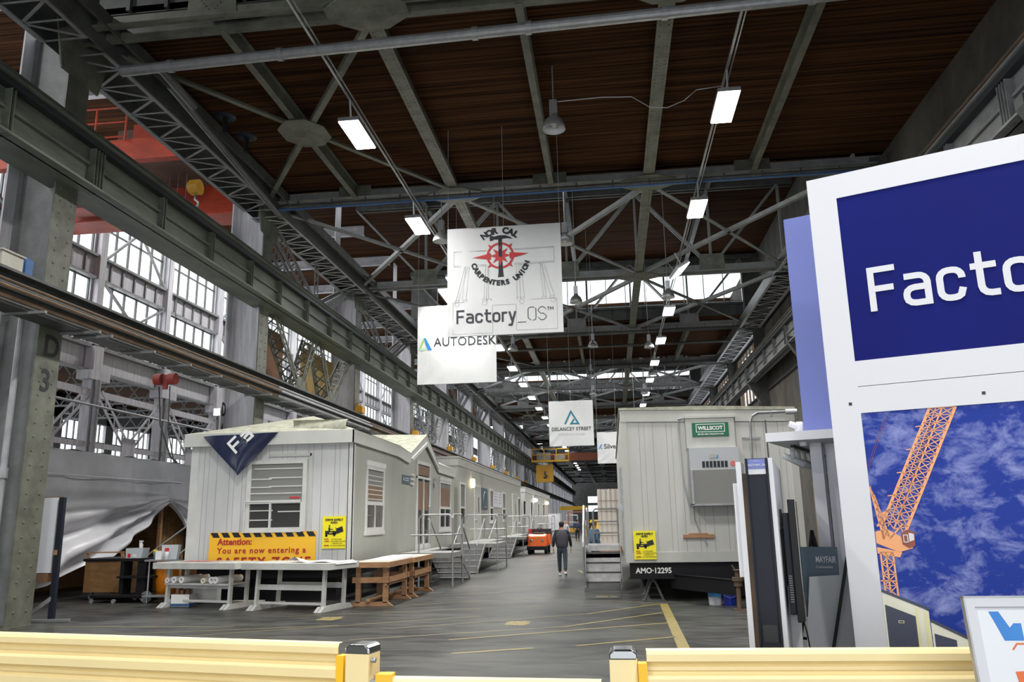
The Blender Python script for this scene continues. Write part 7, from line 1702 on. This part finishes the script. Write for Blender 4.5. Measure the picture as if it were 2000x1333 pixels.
# ================================================================== BARRIERS
def barrier(name, label, a, b, ztop, grp=None, n=2, h=0.36, posts=(True, True), m_='yellow'):
    a = Vector((*a, 0)); b = Vector((*b, 0)); d = (b - a).normalized(); n_ = Vector((d.y, -d.x, 0)); 
    if n_.y > 0: n_ = -n_
    c = thing(name, label, 'barrier', a, grp)
    for k in range(n):
        zt = ztop - k * (h + 0.08)
        prof = [(0.0, 0.0), (0.045, -0.004), (0.055, -0.025), (0.055, -0.062), (0.012, -0.085), (0.0, -0.10), (0.004, -0.118), (0.058, -0.142), (0.062, -0.155), (0.062, -0.205), (0.012, -0.232), (0.0, -0.245), (0.004, -0.262), (0.055, -0.285), (0.055, -0.335), (0.045, -0.355), (0.0, -0.36)]
        prof = [(x, z * h / 0.36) for x, z in prof]; back = [(x - 0.006, z) for x, z in prof[::-1]]
        poly = [a + n_ * x + Vector((0, 0, zt + z)) for x, z in prof + back]; q = len(poly)
        mb = MB(); mb.v = [tuple(p) for p in poly] + [tuple(p + (b - a)) for p in poly]; mb.f = [(i, (i + 1) % q, q + (i + 1) % q, q + i) for i in range(q)]
        obj('guard_rail', mb, M[m_], c)
    for p, on in ((a, posts[0]), (b, posts[1])):
        if on: obj('end_bracket', MB().prism([p + n_ * 0.0 + Vector((0, 0, ztop - 0.07)), p + n_ * 0.075 + Vector((0, 0, ztop - 0.07)), p + n_ * 0.075 + Vector((0, 0, 0.3)), p + Vector((0, 0, 0.3))], d * (0.05 if p is b else -0.05)), M['yellow2'], c)
    return c
def post(x, y, zt, label, rz):
    c = thing('barrier_post', label, 'post', (0, 0, 0), 'yellow barrier posts')
    obj('tube', MB().box((-0.08, -0.08, 0.0), (0.08, 0.08, zt - 0.05)), M['yellow'], c, bevel=0.008)
    obj('cap', MB().prism([(-0.083, -0.083, zt - 0.055), (0.083, -0.083, zt - 0.055), (0.083, -0.083, zt - 0.02), (0.055, -0.083, zt + 0.003), (-0.055, -0.083, zt + 0.003), (-0.083, -0.083, zt - 0.02)], (0, 0.166, 0)), M['chrome'], c, bevel=0.01)
    obj('base_plate', MB().box((-0.15, -0.15, 0), (0.15, 0.15, 0.015)), M['yellow2'], c)
    c.location = (x, y, 0); c.rotation_euler = (0, 0, rz); return c
ra = math.atan2(5.14 - 5.65, -1.68 + 4.47)
barrier('safety_barrier', 'cream-yellow ribbed steel barrier across the lower left', (-5.9, 5.92), (-1.72, 5.15), 1.07, 'yellow barriers')
post(-1.57, 5.10, 1.07, 'yellow barrier post with metal cap, left one', ra)
post(0.03, 4.98, 1.06, 'yellow barrier post with metal cap, right one', 0.0)
barrier('safety_barrier', 'cream-yellow ribbed steel barrier across the lower right', (0.16, 4.93), (3.4, 5.03), 1.065, 'yellow barriers')
gt = barrier('barrier_gate', 'lower yellow gate rail between the two capped barrier posts', (-1.36, 5.07), (-0.10, 5.0), 0.885, None, 1, 0.30, (False, False), 'yellow')
obj('end_cap', MB().box((-1.46, 5.0, 0.55), (-1.36, 5.09, 0.905)), M['yellow2'], gt)
obj('hinge', MB().box((-1.52, 5.03, 0.84), (-1.40, 5.07, 0.87)).cyl((-1.465, 5.045, 0.86), (-1.465, 5.045, 0.895), 0.016), M['alu'], gt)
obj('bolt', MB().cyl((-1.495, 5.04, 0.98), (-1.47, 5.04, 0.98), 0.016), M['alu'], gt)
